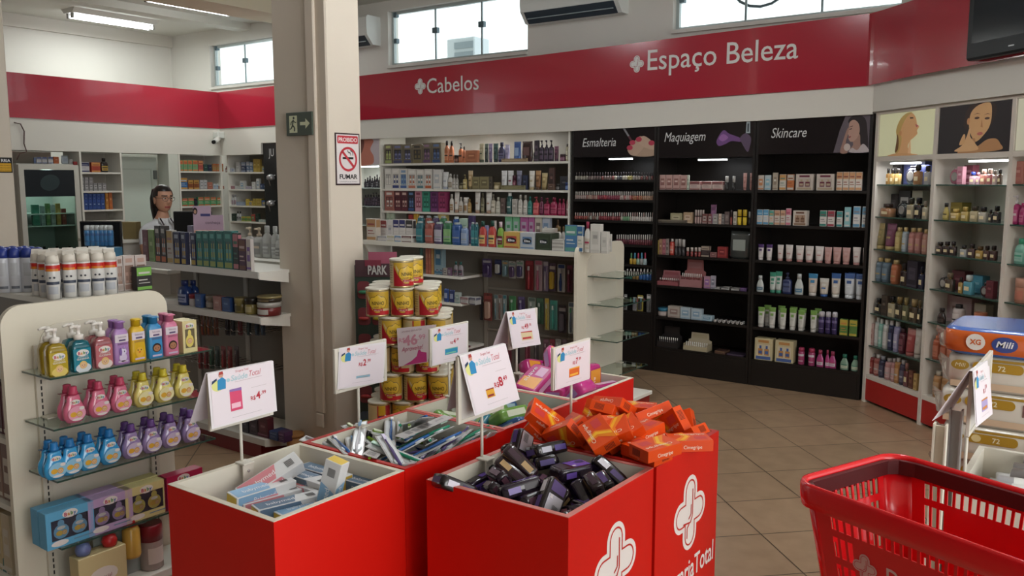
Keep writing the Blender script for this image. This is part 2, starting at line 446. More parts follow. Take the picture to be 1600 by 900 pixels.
# no smoking sign on the right face of the column
p = PA(523, 207, CA1 + 0.003); q = PA(563, 289, CA1 + 0.003); w, h = q.y - p.y, p.z - q.z
t = empty('no_smoking_sign', (CA1 + 0.001, p.y, q.z), math.pi / 2); tag(t, 'white sign reading Proibido Fumar with crossed cigarette on the column', 'sign')
mb = MB(); mb.box(0, w, -0.003, 0, 0, h, M('3b2a2c', 0.5)); mb.box(0.008, w - 0.008, -0.004, -0.003, 0.008, h - 0.008, M('d9d2d0', 0.45)); mb.build('board', t)
o = (0, -0.0046, 0); X = (w, 0, 0); Y = (0, 0, h); RS = M('b8323c', 0.5)
mb = MB(); fan(mb, o, X, Y, rrect(0.08, 0.92, 0.80, 0.95, 0.03), RS)
k = w / h
for pt in [[(0.28, 0.5), (0.72, 0.5), (0.72, 0.54), (0.28, 0.54)]]: fan(mb, o, X, Y, pt, BLK)
for q_ in stroke([(0.62, 0.57), (0.6, 0.62), (0.52, 0.63), (0.48, 0.67)], 0.025) + stroke([(0.7, 0.57), (0.69, 0.64), (0.6, 0.67)], 0.025): fan(mb, o, X, Y, q_, M('555555'))
o3 = (0, -0.0052, 0)
ring_band(mb, o3, X, Y, ellipse(0.5, 0.5, 0.37, 0.37 * k, 36), ellipse(0.5, 0.5, 0.30, 0.30 * k, 36), RS)
fan(mb, o3, X, Y, stroke([(0.28, 0.5 + 0.22 * k), (0.72, 0.5 - 0.22 * k)], 0.06)[0], RS); mb.build('symbol', t)
mb = MB(); mb.text('PROIBIDO', (w * 0.5, -0.0055, h * 0.835), (1, 0, 0), (0, 0, 1), h * 0.11, M('e4dcd8'), bold=0.02, width=w * 0.76)
mb.text('FUMAR', (w * 0.5, -0.0048, h * 0.12), (1, 0, 0), (0, 0, 1), h * 0.125, BLK, bold=0.025, width=w * 0.74)
mb.text('CONFORME A LEI FEDERAL', (w * 0.5, -0.0048, h * 0.055), (1, 0, 0), (0, 0, 1), h * 0.03, M('555555'), width=w * 0.74); mb.build('lettering', t)
# yellow notice on the left hand column
p = PA(0, 246, -7.677); q = PA(20, 270, -7.677)
t = empty('yellow_notice', (-7.678, q.y - 0.34, q.z), math.pi / 2); tag(t, 'black and yellow notice at the left edge above the fridge', 'sign')
mb = MB(); hh_ = p.z - q.z; mb.box(0, 0.34, -0.003, 0, 0, hh_, BLK); mb.box(0.01, 0.33, -0.004, -0.003, 0.01, hh_ * 0.62, M('d0a022', 0.5)); mb.build('board', t)
mb = MB(); mb.text('RRIA', (0.325, -0.0048, hh_ * 0.71), (1, 0, 0), (0, 0, 1), hh_ * 0.27, M('dddddd'), 'R', bold=0.02)
for k in range(3): mb.text('SORRIA FILMADO', (0.325, -0.0048, hh_ * (0.13 + 0.16 * k)), (1, 0, 0), (0, 0, 1), hh_ * 0.1, BLK, 'R')
mb.build('lettering', t)
# air conditioners on the upper back wall
def aircon(p0, w, h, d, label):
    t = empty('air_conditioner', p0); tag(t, label, 'air conditioner')
    mb = MB(); prof = [(0, 0), (-d * 0.55, 0), (-d * 0.95, h * 0.32), (-d, h * 0.55), (-d, h * 0.93), (-d * 0.9, h), (0, h)]
    mb.prism([(0, y, z) for y, z in prof], (w, 0, 0), M('dfe3e0', 0.4)); mb.build('casing', t)
    mb = MB(); mb.prism([(0.04, -d * 0.56, -0.003), (0.04, -d * 0.95, h * 0.30), (0.04, -d * 0.93, h * 0.28), (0.04, -d * 0.55, 0.0)], (w - 0.08, 0, 0), M('3a4650', 0.4)); mb.build('outlet', t)
    mb = MB(); mb.box(0.06, w - 0.06, -d * 0.82, -d * 0.78, h * 0.10, h * 0.13, M('8b979c', 0.4)); mb.build('louver_blade', t)
    return t
p = PB(832, 38, BW); q = PB(988, 17, BW - 0.1)
aircon((p.x, BW, 3.03), 1.02, 0.30, 0.21, 'white wall air conditioner with dark outlet between the two high windows')
q = PB(595, 72, BW); aircon((q.x - 0.95, BW, q.z), 0.95, 0.30, 0.21, 'white wall air conditioner half hidden behind the column')
# security camera in the corner under the red band
p = PB(341, 210, BF - 0.05); t = empty('security_camera', (AF + 0.05, BF - 0.05, p.z - 0.03)); tag(t, 'small white security camera in the corner under the red band', 'camera')
mb = MB(); mb.box(-0.05, 0.05, -0.05, 0.05, -0.02, 0.06, M('cfd2cc', 0.4), 0.01); mb.build('mount', t)
mb = MB(); mb.tube([(0.02, -0.02, -0.02), (0.06, -0.08, -0.05), (0.09, -0.13, -0.065)], [0.03, 0.035, 0.03], M('d5d6d0', 0.4), 12); mb.build('camera_body', t)
mb = MB(); mb.tube([(0.09, -0.13, -0.065), (0.1, -0.15, -0.07)], 0.022, BLK, 12); mb.build('lens', t)
# ceiling lamps
for i, (a, lab) in enumerate(((-9.79, 'twin tube ceiling lamp nearer the left wall'), (-8.25, 'twin tube ceiling lamp nearer the column'))):
    t = empty('ceiling_lamp', (a, 5.1, ZC)); tag(t, 'white ' + lab, 'ceiling lamp', 'fluorescent lamps on the ceiling')
    mb = MB(); mb.prism([(-0.14, 0, 0), (0.14, 0, 0), (0.09, 0, -0.05), (-0.09, 0, -0.05)], (0, 1.02, 0), M('dcdcd6', 0.3)); mb.build('housing', t)
    for s in (-1, 1):
        mb = MB(); mb.tube([(s * 0.045, 0.03, -0.085), (s * 0.045, 0.99, -0.085)], 0.014, LAMP, 10); mb.build('fluorescent_tube', t)
        for yy in (0.015, 0.985):
            mb = MB(); mb.box(s * 0.045 - 0.018, s * 0.045 + 0.018, yy, yy + 0.02, -0.105, -0.05, M('9c9c98', 0.4)); mb.build('socket', t)
    d = bpy.data.lights.new('tube_light', 'AREA'); d.shape = 'RECTANGLE'; d.size = 0.25; d.size_y = 1.0; d.energy = 14; d.color = (0.95, 1, 0.95)
    l = bpy.data.objects.new('tube_light', d); COL.objects.link(l); l.location = (a, 5.6, ZC - 0.11)
for a, b, lab in ((-5.2, 3.4, 'over the column side of the sales floor'), (-2.4, 3.6, 'over the red bins'), (-0.6, 2.6, 'over the slanted perfume wall')):
    t = empty('ceiling_lamp', (a, b - .7, ZC)); tag(t, 'white twin tube ceiling lamp ' + lab, 'ceiling lamp', 'fluorescent lamps on the ceiling')
    mb = MB(); mb.prism([(-0.14, 0, 0), (0.14, 0, 0), (0.09, 0, -0.05), (-0.09, 0, -0.05)], (0, 1.4, 0), M('dcdcd6', 0.3)); mb.build('housing', t)
    for s in (-1, 1):
        mb = MB(); mb.tube([(s * 0.045, 0.03, -0.085), (s * 0.045, 1.37, -0.085)], 0.014, M('f4faff', 0.5, em=32.0), 10); mb.build('fluorescent_tube', t)
# television
sv = lambda x, y, off: hit(x, y, ND, P0 - ND * off)
p = sv(1512, 96, 0.12); s0 = (p - P0).dot(DD)
t = empty('television', (p.x, p.y, p.z), math.radians(-42.4)); tag(t, 'black flat television mounted high over the red band at right', 'television')
mb = MB(); mb.box(0, 1.05, -0.02, 0.05, 0, 0.62, M('1b2226', 0.3), 0.012); mb.build('bezel', t)
mb = MB(); mb.box(0.05, 1.0, -0.0225, -0.02, 0.09, 0.58, M('20262c', 0.12)); mb.build('screen', t)
mb = MB(); mb.box(0.33, 0.37, -0.0225, -0.02, 0.035, 0.042, M('c8ccd0', 0.3, 0.6)); mb.build('badge', t)
mb = MB(); mb.box(0.4, 0.65, 0.05, 0.105, 0.2, 0.42, BLK); mb.build('wall_bracket', t)
PILES = {"B":[[-1.765,2.022,0.668,0.667,-0.0,0.0,-0.745],
[-1.705,1.832,0.668,0.522,0.0,-0.0,-0.853],
[-1.685,1.779,0.749,0.369,0.244,0.894,-0.073],
[-1.798,1.776,0.68,0.985,-0.016,-0.049,-0.165],
[-1.776,1.835,0.689,0.484,-0.033,-0.098,-0.869],
[-1.938,1.79,0.746,0.734,-0.229,0.286,0.572],
[-1.663,2.059,0.758,0.142,0.435,-0.07,-0.886],
[-1.777,1.832,0.719,0.949,-0.052,-0.22,-0.22],
[-1.74,1.932,0.688,0.995,-0.082,-0.006,0.056],
[-1.966,1.848,0.668,0.625,-0.0,0.0,-0.781],
[-1.888,1.901,0.691,0.638,-0.005,0.122,0.76],
[-1.839,2.022,0.679,0.976,0.005,-0.047,-0.212],
[-1.758,2.039,0.7,0.492,-0.124,0.017,0.862],
[-1.796,1.794,0.717,0.967,-0.037,0.04,-0.248],
[-1.923,2.044,0.689,0.436,-0.023,0.019,0.899],
[-1.879,1.987,0.709,0.627,-0.007,-0.029,-0.778],
[-1.734,2.073,0.716,0.099,0.961,0.248,0.077],
[-1.877,2.012,0.724,0.973,-0.024,-0.019,-0.231],
[-1.804,1.89,0.715,0.994,-0.022,0.109,-0.022],
[-1.893,2.055,0.736,0.983,-0.112,0.05,0.14],
[-1.655,1.96,0.769,0.56,0.298,0.024,-0.773],
[-1.73,1.899,0.742,0.91,-0.017,0.042,-0.413],
[-1.935,1.943,0.725,0.499,0.07,0.185,-0.844],
[-1.707,1.978,0.766,0.383,-0.223,-0.142,0.885],
[-1.893,2.099,0.724,0.192,0.97,0.141,-0.054],
[-1.722,2.091,0.791,0.468,0.209,-0.004,-0.858],
[-1.827,1.859,0.739,0.561,0.073,0.087,0.82],
[-1.726,2.078,0.805,0.627,-0.067,-0.182,0.754],
[-1.921,1.823,0.763,0.266,0.219,0.031,0.938],
[-1.782,2.025,0.771,0.81,0.181,-0.116,-0.545],
[-1.837,2.015,0.752,0.642,-0.081,0.044,-0.761],
[-1.769,1.835,0.758,0.399,-0.01,0.019,-0.917],
[-1.971,1.919,0.8,0.049,0.104,0.015,0.993],
[-1.746,1.974,0.795,0.464,0.206,-0.016,-0.862],
[-1.82,2.051,0.785,0.898,0.134,-0.206,-0.366],
[-1.831,2.131,0.809,0.367,0.146,-0.0,-0.919],
[-1.948,2.036,0.775,0.601,-0.2,-0.068,-0.771],
[-1.843,2.027,0.791,0.394,0.218,-0.065,-0.89],
[-1.819,1.915,0.788,0.553,0.229,-0.079,-0.797],
[-1.779,1.771,0.79,0.377,-0.063,-0.153,-0.911],
[-1.956,2.011,0.81,0.37,0.136,0.217,0.893],
[-1.974,1.782,0.798,0.98,0.026,0.128,0.149],
[-1.929,1.763,0.825,0.255,0.019,0.189,0.948],
[-1.812,1.781,0.807,0.042,0.424,0.881,-0.205],
[-1.951,1.86,0.818,0.411,0.043,-0.134,0.901],
[-1.926,2.022,0.82,0.384,0.17,0.675,0.607],
[-1.868,2.072,0.809,0.129,-0.748,0.647,-0.068],
[-1.783,1.865,0.796,0.029,-0.078,0.118,-0.99],
[-1.659,2.132,0.834,0.969,0.238,0.071,-0.015],
[-2.056,1.81,0.831,0.895,-0.359,-0.174,0.2],
[-1.829,2.036,0.827,0.029,-0.714,-0.7,-0.017],
[-1.915,2.055,0.806,0.037,-0.9,0.363,-0.239],
[-1.781,1.834,0.813,0.257,0.084,-0.017,0.963],
[-1.897,2.077,0.828,0.256,-0.198,0.071,0.943],
[-1.981,1.978,0.823,0.207,0.909,-0.359,-0.049],
[-1.709,1.748,0.819,0.95,0.015,0.046,-0.308]],"C":[[-1.875,2.524,0.623,0.947,-0.0,0.0,0.323],
[-1.898,2.517,0.667,0.329,0.0,0.0,0.944],
[-1.833,2.383,0.623,0.968,0.0,0.0,0.251],
[-1.888,2.266,0.623,0.958,0.0,-0.0,-0.286],
[-1.847,2.256,0.667,0.985,0.0,0.0,0.173],
[-1.728,2.355,0.65,0.593,-0.326,0.355,-0.646],
[-1.711,2.455,0.68,0.321,-0.191,0.681,0.63],
[-1.952,2.46,0.665,0.802,0.513,-0.256,-0.168],
[-1.709,2.505,0.645,0.092,0.092,0.701,0.701],
[-1.658,2.273,0.645,0.465,-0.465,0.532,-0.532],
[-1.707,2.553,0.685,0.427,-0.171,0.561,0.688],
[-1.959,2.399,0.683,0.593,0.497,0.068,-0.629],
[-1.788,2.547,0.738,0.97,-0.092,-0.224,0.027],
[-1.836,2.236,0.713,0.0,-0.009,-1.0,-0.0],
[-1.692,2.279,0.709,0.647,0.179,-0.214,-0.71],
[-1.717,2.352,0.74,0.957,-0.083,-0.269,0.077],
[-1.741,2.379,0.775,0.743,-0.221,-0.174,0.608],
[-1.856,2.347,0.717,0.072,-0.317,-0.278,0.904],
[-1.939,2.276,0.721,0.465,-0.487,-0.211,0.709],
[-1.827,2.439,0.738,0.51,-0.033,-0.833,-0.213],
[-1.981,2.309,0.726,0.658,0.259,-0.463,-0.534],
[-1.897,2.529,0.743,0.703,-0.191,-0.074,0.681]],"D":[[-1.864,2.783,0.74,0.689,-0.689,-0.16,0.16],
[-1.757,2.954,0.775,0.062,-0.704,0.062,0.704],
[-1.907,2.898,0.718,0.776,-0.0,-0.0,-0.631],
[-2.043,2.663,0.828,0.0,-1.0,-0.004,-0.0],
[-1.825,2.947,0.74,0.473,-0.473,-0.525,0.525],
[-2.007,2.941,0.795,0.295,-0.697,-0.524,0.392],
[-1.873,2.729,0.812,0.674,0.215,-0.079,0.703],
[-1.69,2.963,0.74,0.57,0.57,0.419,0.419],
[-1.946,2.995,0.829,0.871,-0.135,0.327,-0.34],
[-1.701,2.756,0.772,0.91,-0.01,-0.414,-0.023]],"E":[[-1.31,1.909,0.628,0.073,0.0,-0.0,-0.997],
[-1.253,1.808,0.628,0.785,-0.0,-0.0,-0.62],
[-1.423,1.842,0.628,0.504,0.0,-0.0,-0.864],
[-1.415,2.038,0.628,0.309,-0.0,-0.0,-0.951],
[-1.415,1.719,0.667,0.567,-0.423,0.567,0.423],
[-1.375,1.788,0.667,0.312,-0.634,0.312,0.634],
[-1.237,1.944,0.659,0.237,0.157,0.127,0.95],
[-1.312,2.005,0.665,0.387,0.33,0.848,-0.15],
[-1.268,1.906,0.699,0.248,-0.841,-0.405,-0.259],
[-1.196,1.951,0.681,0.877,-0.158,0.126,-0.436],
[-1.427,1.793,0.681,0.651,-0.651,-0.276,0.276],
[-1.337,1.743,0.669,0.51,0.222,-0.819,0.138],
[-1.413,1.953,0.649,0.941,-0.116,0.124,0.293],
[-1.423,1.761,0.745,0.85,-0.074,-0.008,0.521],
[-1.169,1.824,0.663,0.223,0.865,0.403,-0.199],
[-1.166,1.751,0.652,0.055,0.944,0.239,-0.22],
[-1.135,1.945,0.628,0.74,0.0,0.0,0.673],
[-1.336,2.082,0.676,0.699,-0.707,0.078,0.079],
[-1.428,1.844,0.681,0.656,0.656,0.263,0.263],
[-1.299,1.737,0.697,0.209,0.824,0.189,-0.492],
[-1.29,1.838,0.683,0.167,-0.064,-0.353,0.918],
[-1.086,1.831,0.672,0.633,-0.316,0.633,-0.316],
[-1.368,1.83,0.754,0.801,-0.312,0.334,0.387],
[-1.135,2.02,0.657,0.906,-0.221,0.109,0.344],
[-1.441,2.033,0.69,0.42,-0.413,-0.455,0.667],
[-1.107,1.935,0.681,0.388,-0.389,0.591,-0.591],
[-1.421,1.935,0.729,0.124,0.044,0.897,0.423],
[-1.325,2.042,0.737,0.707,-0.018,-0.009,0.707],
[-1.274,1.754,0.722,0.418,-0.531,-0.09,-0.732],
[-1.354,1.95,0.695,0.103,0.292,0.731,0.609],
[-1.142,1.868,0.724,0.332,-0.661,-0.475,-0.477],
[-1.2,2.062,0.663,0.059,-0.145,0.372,0.915],
[-1.106,1.754,0.698,0.704,0.125,0.202,-0.67],
[-1.089,2.065,0.727,0.725,-0.0,-0.689,0.0],
[-1.24,1.886,0.751,0.35,-0.713,-0.579,-0.186],
[-1.226,2.04,0.729,0.303,0.174,0.514,0.783],
[-1.171,1.949,0.755,0.825,-0.384,0.402,0.097],
[-1.221,1.754,0.735,0.455,0.281,0.511,0.673],
[-1.144,1.964,0.779,0.67,-0.136,0.539,0.491],
[-1.464,1.855,0.754,0.513,-0.486,-0.513,0.486],
[-1.086,1.971,0.751,0.5,0.5,0.5,0.5],
[-1.274,1.811,0.775,0.966,0.01,-0.193,-0.17],
[-1.145,1.837,0.745,0.813,0.539,-0.218,0.036],
[-1.277,2.01,0.775,0.937,0.001,-0.021,-0.349],
[-1.375,1.858,0.782,0.727,-0.253,0.381,0.513],
[-1.312,1.925,0.758,0.655,0.487,-0.333,-0.472],
[-1.46,2.018,0.788,0.609,-0.017,-0.793,0.013],
[-1.43,1.706,0.812,0.149,0.528,-0.804,0.227],
[-1.404,1.956,0.782,0.253,-0.056,-0.296,-0.919],
[-1.242,1.992,0.813,0.557,0.013,-0.016,-0.83],
[-1.359,2.033,0.802,0.383,-0.201,-0.002,0.902],
[-1.291,1.811,0.807,0.439,0.16,-0.107,-0.877],
[-1.362,2.047,0.838,0.566,0.107,-0.169,-0.8],
[-1.131,1.743,0.762,0.057,0.935,0.144,0.319],
[-1.363,1.91,0.833,0.362,0.853,0.252,-0.279],
[-1.144,2.022,0.766,0.488,-0.532,-0.15,-0.675],
[-1.435,2.017,0.833,0.745,-0.208,0.572,-0.272],
[-1.477,2.122,0.818,0.0,0.842,-0.539,0.0],
[-1.193,1.812,0.794,0.389,0.521,0.2,0.734],
[-1.371,1.887,0.804,0.234,0.149,-0.877,0.392],
[-1.35,2.144,0.818,0.0,-0.114,-0.993,0.0],
[-1.163,2.066,0.798,0.128,-0.236,-0.458,-0.848]],"F":[[-1.316,2.531,0.78,0.002,-0.002,0.707,-0.707],
[-1.237,2.234,0.757,0.56,0.0,0.0,-0.828],
[-1.314,2.354,0.757,0.703,-0.0,-0.0,0.711],
[-1.334,2.476,0.78,0.702,-0.702,-0.088,0.088],
[-1.203,2.4,0.757,0.383,0.0,-0.0,0.924],
[-1.414,2.305,0.774,0.04,0.143,0.003,-0.989],
[-1.194,2.401,0.791,0.966,0.0,-0.0,-0.26],
[-1.249,2.259,0.791,0.946,0.0,-0.0,0.324],
[-1.341,2.205,0.796,0.132,-0.226,-0.233,0.936],
[-1.306,2.321,0.806,0.918,0.049,0.175,0.352],
[-1.108,2.462,0.791,0.024,0.944,-0.071,0.32],
[-1.274,2.327,0.834,0.82,0.045,0.132,0.555],
[-1.464,2.189,0.806,0.387,0.149,-0.908,-0.064],
[-1.125,2.359,0.78,0.343,-0.343,0.618,-0.618],
[-1.441,2.451,0.801,0.333,-0.618,0.634,0.324],
[-1.109,2.215,0.757,0.674,-0.0,-0.0,0.739],
[-1.048,2.345,0.817,0.935,0.0,0.0,0.354],
[-1.145,2.233,0.791,0.957,0.0,-0.0,0.291],
[-1.159,2.458,0.825,0.661,-0.654,-0.096,-0.355],
[-1.187,2.308,0.835,0.789,0.025,-0.068,0.61],
[-1.207,2.217,0.848,0.41,0.177,0.253,-0.858],
[-1.23,2.453,0.846,0.41,0.25,-0.195,-0.855],
[-1.409,2.263,0.825,0.308,-0.178,-0.272,0.894],
[-1.101,2.174,0.823,0.115,0.025,-0.029,0.993],
[-1.415,2.369,0.795,0.935,-0.322,-0.15,-0.015],
[-1.318,2.523,0.837,0.987,-0.0,-0.0,0.158],
[-1.177,2.53,0.803,0.109,-0.185,0.842,0.495],
[-1.052,2.131,0.852,0.566,0.002,0.033,-0.824],
[-1.359,2.39,0.843,0.197,0.602,0.733,-0.248],
[-1.464,2.191,0.855,0.377,0.255,-0.884,-0.109],
[-1.367,2.151,0.827,0.145,0.21,0.831,-0.494],
[-1.347,2.419,0.864,0.035,0.117,0.944,-0.307],
[-1.221,2.173,0.856,0.288,0.141,0.275,-0.906],
[-1.339,2.522,0.916,0.504,-0.496,0.504,0.496],
[-1.23,2.122,0.861,0.329,0.058,-0.304,0.892]]}
# ------------------------------------------------------------------ red dump bins
WMDF = M('d8d3c4', 0.55)
def bin_(name_label, x0, x1, y0, y1, zf, rim, logo=False, z1=0.8, body=None):
    body = body or REDM
    t = empty('dump_bin', ((x0 + x1) / 2, (y0 + y1) / 2, 0)); tag(t, name_label, 'display bin', 'red dump bins of special offers')
    w, d = (x1 - x0) / 2, (y1 - y0) / 2; th = 0.016
    def side(fn):
        mb = MB(); fn(mb); mb.build('side_panel', t)
    def fx(sx):
        def f(mb):
            a, b = sx * w, sx * (w - 0.003); mb.box(a, b, -d, d, 0.03, z1 - 0.0005, body)
            mb.box(b, sx * (w - th), -d + 0.003, d - 0.003, 0.03, z1 - 0.0005, WMDF)
            mb.box(a, sx * (w - th), -d, d, z1 - 0.0005, z1 + 0.001, rim)
        return f
    def fy(sy):
        def f(mb):
            a, b = sy * d, sy * (d - 0.003); mb.box(-w + 0.003, w - 0.003, a, b, 0.03, z1 - 0.0005, body)
            mb.box(-w + th, w - th, b, sy * (d - th), 0.03, z1 - 0.0005, WMDF)
            mb.box(-w + th, w - th, a, sy * (d - th), z1 - 0.0005, z1 + 0.001, rim)
        return f
    for s_ in (-1, 1): side(fx(s_)); side(fy(s_))
    mb = MB(); mb.box(-w + th, w - th, -d + th, d - th, zf - 0.018, zf - 0.0012, WMDF); mb.build('inner_shelf', t)
    mb = MB(); mb.box(-w + 0.01, w - 0.01, -d + 0.01, d - 0.01, 0, 0.03, BLK); mb.build('base', t)
    if logo:
        mb = MB(); emblem(mb, (w + 0.0008, 0.012, z1 - 0.205), (0, 1, 0), (0, 0, 1), 0.235, M('e8e2de', 0.45), M('c22a22', 0.4), (1, 0, 0)); mb.build('emblem', t)
        mb = MB(); mb.text('DrogariaTotal', (w + 0.001, 0.0, z1 - 0.42), (0, 1, 0), (0, 0, 1), 0.095, M('e8e2de', 0.45), bold=0.012, width=0.40); mb.build('lettering', t)
    return t
CREAM = M('d9d2bf', 0.5); RIMR = M('b3231f', 0.35); RIMP = M('c9776d', 0.4)
BINS = {'A': (-2.03, -1.597, 1.245, 1.692, .665, CREAM), 'B': (-2.03, -1.603, 1.700, 2.168, .632, RIMR), 'C': (-2.04, -1.608, 2.172, 2.62, .60, RIMP),
        'D': (-2.06, -1.62, 2.624, 3.07, .69, CREAM), 'E': (-1.5, -1.05, 1.674, 2.118, .585, RIMP), 'F': (-1.5, -1.045, 2.126, 2.566, .74, RIMR)}
BL = {'A': 'red bin with white rim holding ointment cartons, nearest the glass shelves', 'B': 'red bin full of toothbrush packs behind the bin of cartons',
      'C': 'red bin half full of blue and green packs', 'D': 'red bin of pink packs at the far end of its row',
      'E': 'red bin full of dark purple packs with large white emblem', 'F': 'red bin heaped with orange boxes reading Drogaria Total'}
for k, v in BINS.items(): bin_(BL[k], *v, logo=k in 'DEF')

# goods in the bins: one detailed pack per kind, then copies
def ointment_box(main, accent):
    mb = MB(); w, d, h = .0825, .0225, .018
    mb.box(-w, w, -d, d, -h, h, M('d9dadb', 0.4), 0.0008)
    e = 0.0004
    for s in (-1, 1):
        y = s * (d + e); xd = Vector((-s, 0, 0)) * -1
        mb.poly([(-w * .95, y, -h * .9), (w * .4, y, -h * .9), (w * .25, y, h * .9), (-w * .95, y, h * .9)][::s], M(main, 0.4))
        mb.text('Babymed', (-w * .1 * 1, y + s * e, -h * .35), (-s, 0, 0), (0, 0, 1), 0.02, M('e9e9ee', 0.4), width=0.06)
        z = s * (h + e)
        mb.poly([(-w * .95, -d * .9, z), (w * .1, -d * .9, z), (w * .3, d * .9, z), (-w * .95, d * .9, z)][::s], M(main, 0.4))
        mb.text('babymed', (-w * .25, -d * .3 * 1, z + s * e), (1, 0, 0), (0, s, 0), 0.02, M('f0f0f2', 0.4), width=0.07)
        for k in range(7): mb.poly([(w * .55 + k * .003, -d * .5, z + s * e), (w * .55 + k * .003 + .0016, -d * .5, z + s * e), (w * .55 + k * .003 + .0016, d * .4, z + s * e), (w * .55 + k * .003, d * .4, z + s * e)][::s], M('333333'))
        x = s * (w + e); mb.poly([(x, -d * .9, -h * .9), (x, d * .9, -h * .9), (x, d * .9, h * .9), (x, -d * .9, h * .9)][::s], M(accent, 0.4))
    return mb
def brush_pack(col, col2):
    mb = MB(); L, W = .1175, .021
    mb.box(-L, L, -W, W, -.007, -.005, M('b9b5b4', 0.45))
    for k in range(4): mb.box(-L * .7 + k * .03, -L * .7 + k * .03 + .02, -W * .6, W * .5, -.0074, -.007, M('8a8788'))
    mb.text('dental', (L * .62, -.006, -.0072), (-1, 0, 0), (0, 1, 0), 0.016, M('6a6468'))
    mb.tube([(-L * .9, 0, .001), (-L * .5, .002, .002), (0, 0, .0015), (L * .35, 0, .002), (L * .6, 0, .002), (L * .9, 0, .002)], [.004, .0055, .005, .003, .0026, .0045], M(col, 0.25), 8)
    mb.box(L * .62, L * .9, -.005, .005, .004, .008, M(col2, 0.6))
    mb.box(-L * .97, L * .97, -W * .8, W * .8, -.0048, -.0042, M('dfe3e4', 0.08))
    mb.lathe([(.012, -.0045), (.012, .0005), (.0105, .0015)], M('d7dde0', 0.1), 12, sx=1.5, sy=1.2, c=(-L * .55, 0, 0))
    return mb
def soft_pack(dims, base, lab, lab2, txt=None):
    L, W, H = (v / 2 for v in dims); mb = MB()
    rings = [superring(0, 0, z * H, L * f, W * f, 6, 28) for z, f in ((-1, .86), (-.8, .96), (-.3, 1), (.3, 1), (.8, .96), (1, .86))]
    mb.loft(rings, M(base, 0.18, coat=0.4))
    e = .0006
    for s in (-1, 1):
        z = s * (H + e)
        mb.poly([(-L * .78, -W * .75, z), (L * .05, -W * .75, z), (-L * .12, W * .75, z), (-L * .78, W * .75, z)][::s], M(lab, 0.3))
        mb.poly([(L * .12, -W * .6, z), (L * .75, -W * .6, z), (L * .75, W * .1, z), (L * .12, W * .1, z)][::s], M(lab2, 0.25))
        if txt: mb.text(txt, (L * .1, W * .3, z + s * e), (1, 0, 0), (0, s, 0), W * .5, M('e6e2e6'), width=L * 1.1)
    for s in (-1, 1):
        mb.poly([(-L * .6, s * (W + e), -H * .5), (L * .6, s * (W + e), -H * .5), (L * .6, s * (W + e), H * .5), (-L * .6, s * (W + e), H * .5)][::s], M(lab2, 0.25))
    return mb
def razor_pack(base, foil, lab):
    mb = MB(); L, W, H = .0575, .035, .018
    mb.loft([superring(0, 0, z * H, L * f, W * f, 6, 24) for z, f in ((-1, .92), (-.8, 1), (.5, 1), (.85, .96), (1, .88))], M(base, 0.18, coat=0.5))
    e = .0006; FO = M(foil, 0.22, 0.7 if foil in ('c8c4cc', '9a969c') else 0.0); LB = M(lab, 0.3); WHT = M('c8c2c4', 0.35)
    for s in (-1, 1):
        z = s * (H + e); f = .86
        mb.poly([(-L * f, -W * f * .85, z), (L * f * .25, -W * f * .85, z), (L * f * .1, W * f * .85, z), (-L * f, W * f * .85, z)][::s], FO)
        mb.poly([(L * f * .4, -W * f * .8, z), (L * f * .95, -W * f * .8, z), (L * f * .95, W * f * .8, z), (L * f * .3, W * f * .8, z)][::s], LB)
        for k in range(7): mb.poly([(-L * f * .9 + k * .004, -W * f * .6, z + s * e), (-L * f * .9 + k * .004 + .002, -W * f * .6, z + s * e), (-L * f * .9 + k * .004 + .002, W * f * .1, z + s * e), (-L * f * .9 + k * .004, W * f * .1, z + s * e)][::s], M('222222'))
        mb.poly([(-L * .1, W * .3, z + s * e), (L * .1, W * .3, z + s * e), (L * .1, W * .55, z + s * e), (-L * .1, W * .55, z + s * e)][::s], WHT)
        y = s * (W + e)
        mb.poly([(-L * .8, y, -H * .5), (-L * .1, y, -H * .5), (-L * .1, y, H * .4), (-L * .8, y, H * .4)][::s], LB); mb.poly([(L * .1, y, -H * .5), (L * .7, y, -H * .5), (L * .7, y, H * .4), (L * .1, y, H * .4)][::s], FO)
        x = s * (L + e); mb.poly([(x, -W * .6, -H * .5), (x, W * .6, -H * .5), (x, W * .6, H * .4), (x, -W * .6, H * .4)][::s], LB)
    return mb
def orange_box():
    mb = MB(); L, W, H = .0625, .04, .017; O = M('d9480c', 0.32); e = .0004
    mb.box(-L, L, -W, W, -H, H, O, .0008)
    Yl = M('eeb428', 0.32); Pk = M('c93a3a', 0.35); Wt = M('f0e4d4', 0.4)
    for s in (-1, 1):
        z = s * (H + e)
        pts = [(-.95, -.95), (-.35, -.95), (.1, .1), (-.15, .95), (-.45, .95), (-.35, .1)]
        mb.poly([(a * L, b * W, z) for a, b in pts][::s], M('e8821a', 0.32))
        pts = [(-.62, -.9), (-.45, -.9), (.0, .1), (-.25, .9), (-.36, .9), (-.2, .1)]
        mb.poly([(a * L, b * W, z + s * e) for a, b in pts][::s], Yl)
        mb.poly([(L * .2, -W * .6, z), (L * .8, -W * .6, z), (L * .8, W * .05, z), (L * .2, W * .05, z)][::s], Pk)
        mb.text('Cimegripe', (L * .1, W * .42, z + 2 * s * e), (1, 0, 0), (0, s, 0), W * .42, Wt, width=L * 1.5)
        y = s * (W + e)
        mb.text('Cimegripe', (0, y, -H * .45), (-s, 0, 0), (0, 0, 1), H * .9, Wt, width=L * .9)
        x = s * (L + e)
        for k in range(8): mb.poly([(x, -W * .6 + k * .004, -H * .6), (x, -W * .6 + k * .004 + .002, -H * .6), (x, -W * .6 + k * .004 + .002, H * .6), (x, -W * .6 + k * .004, H * .6)][::s], M('5a1c08'))
    return mb
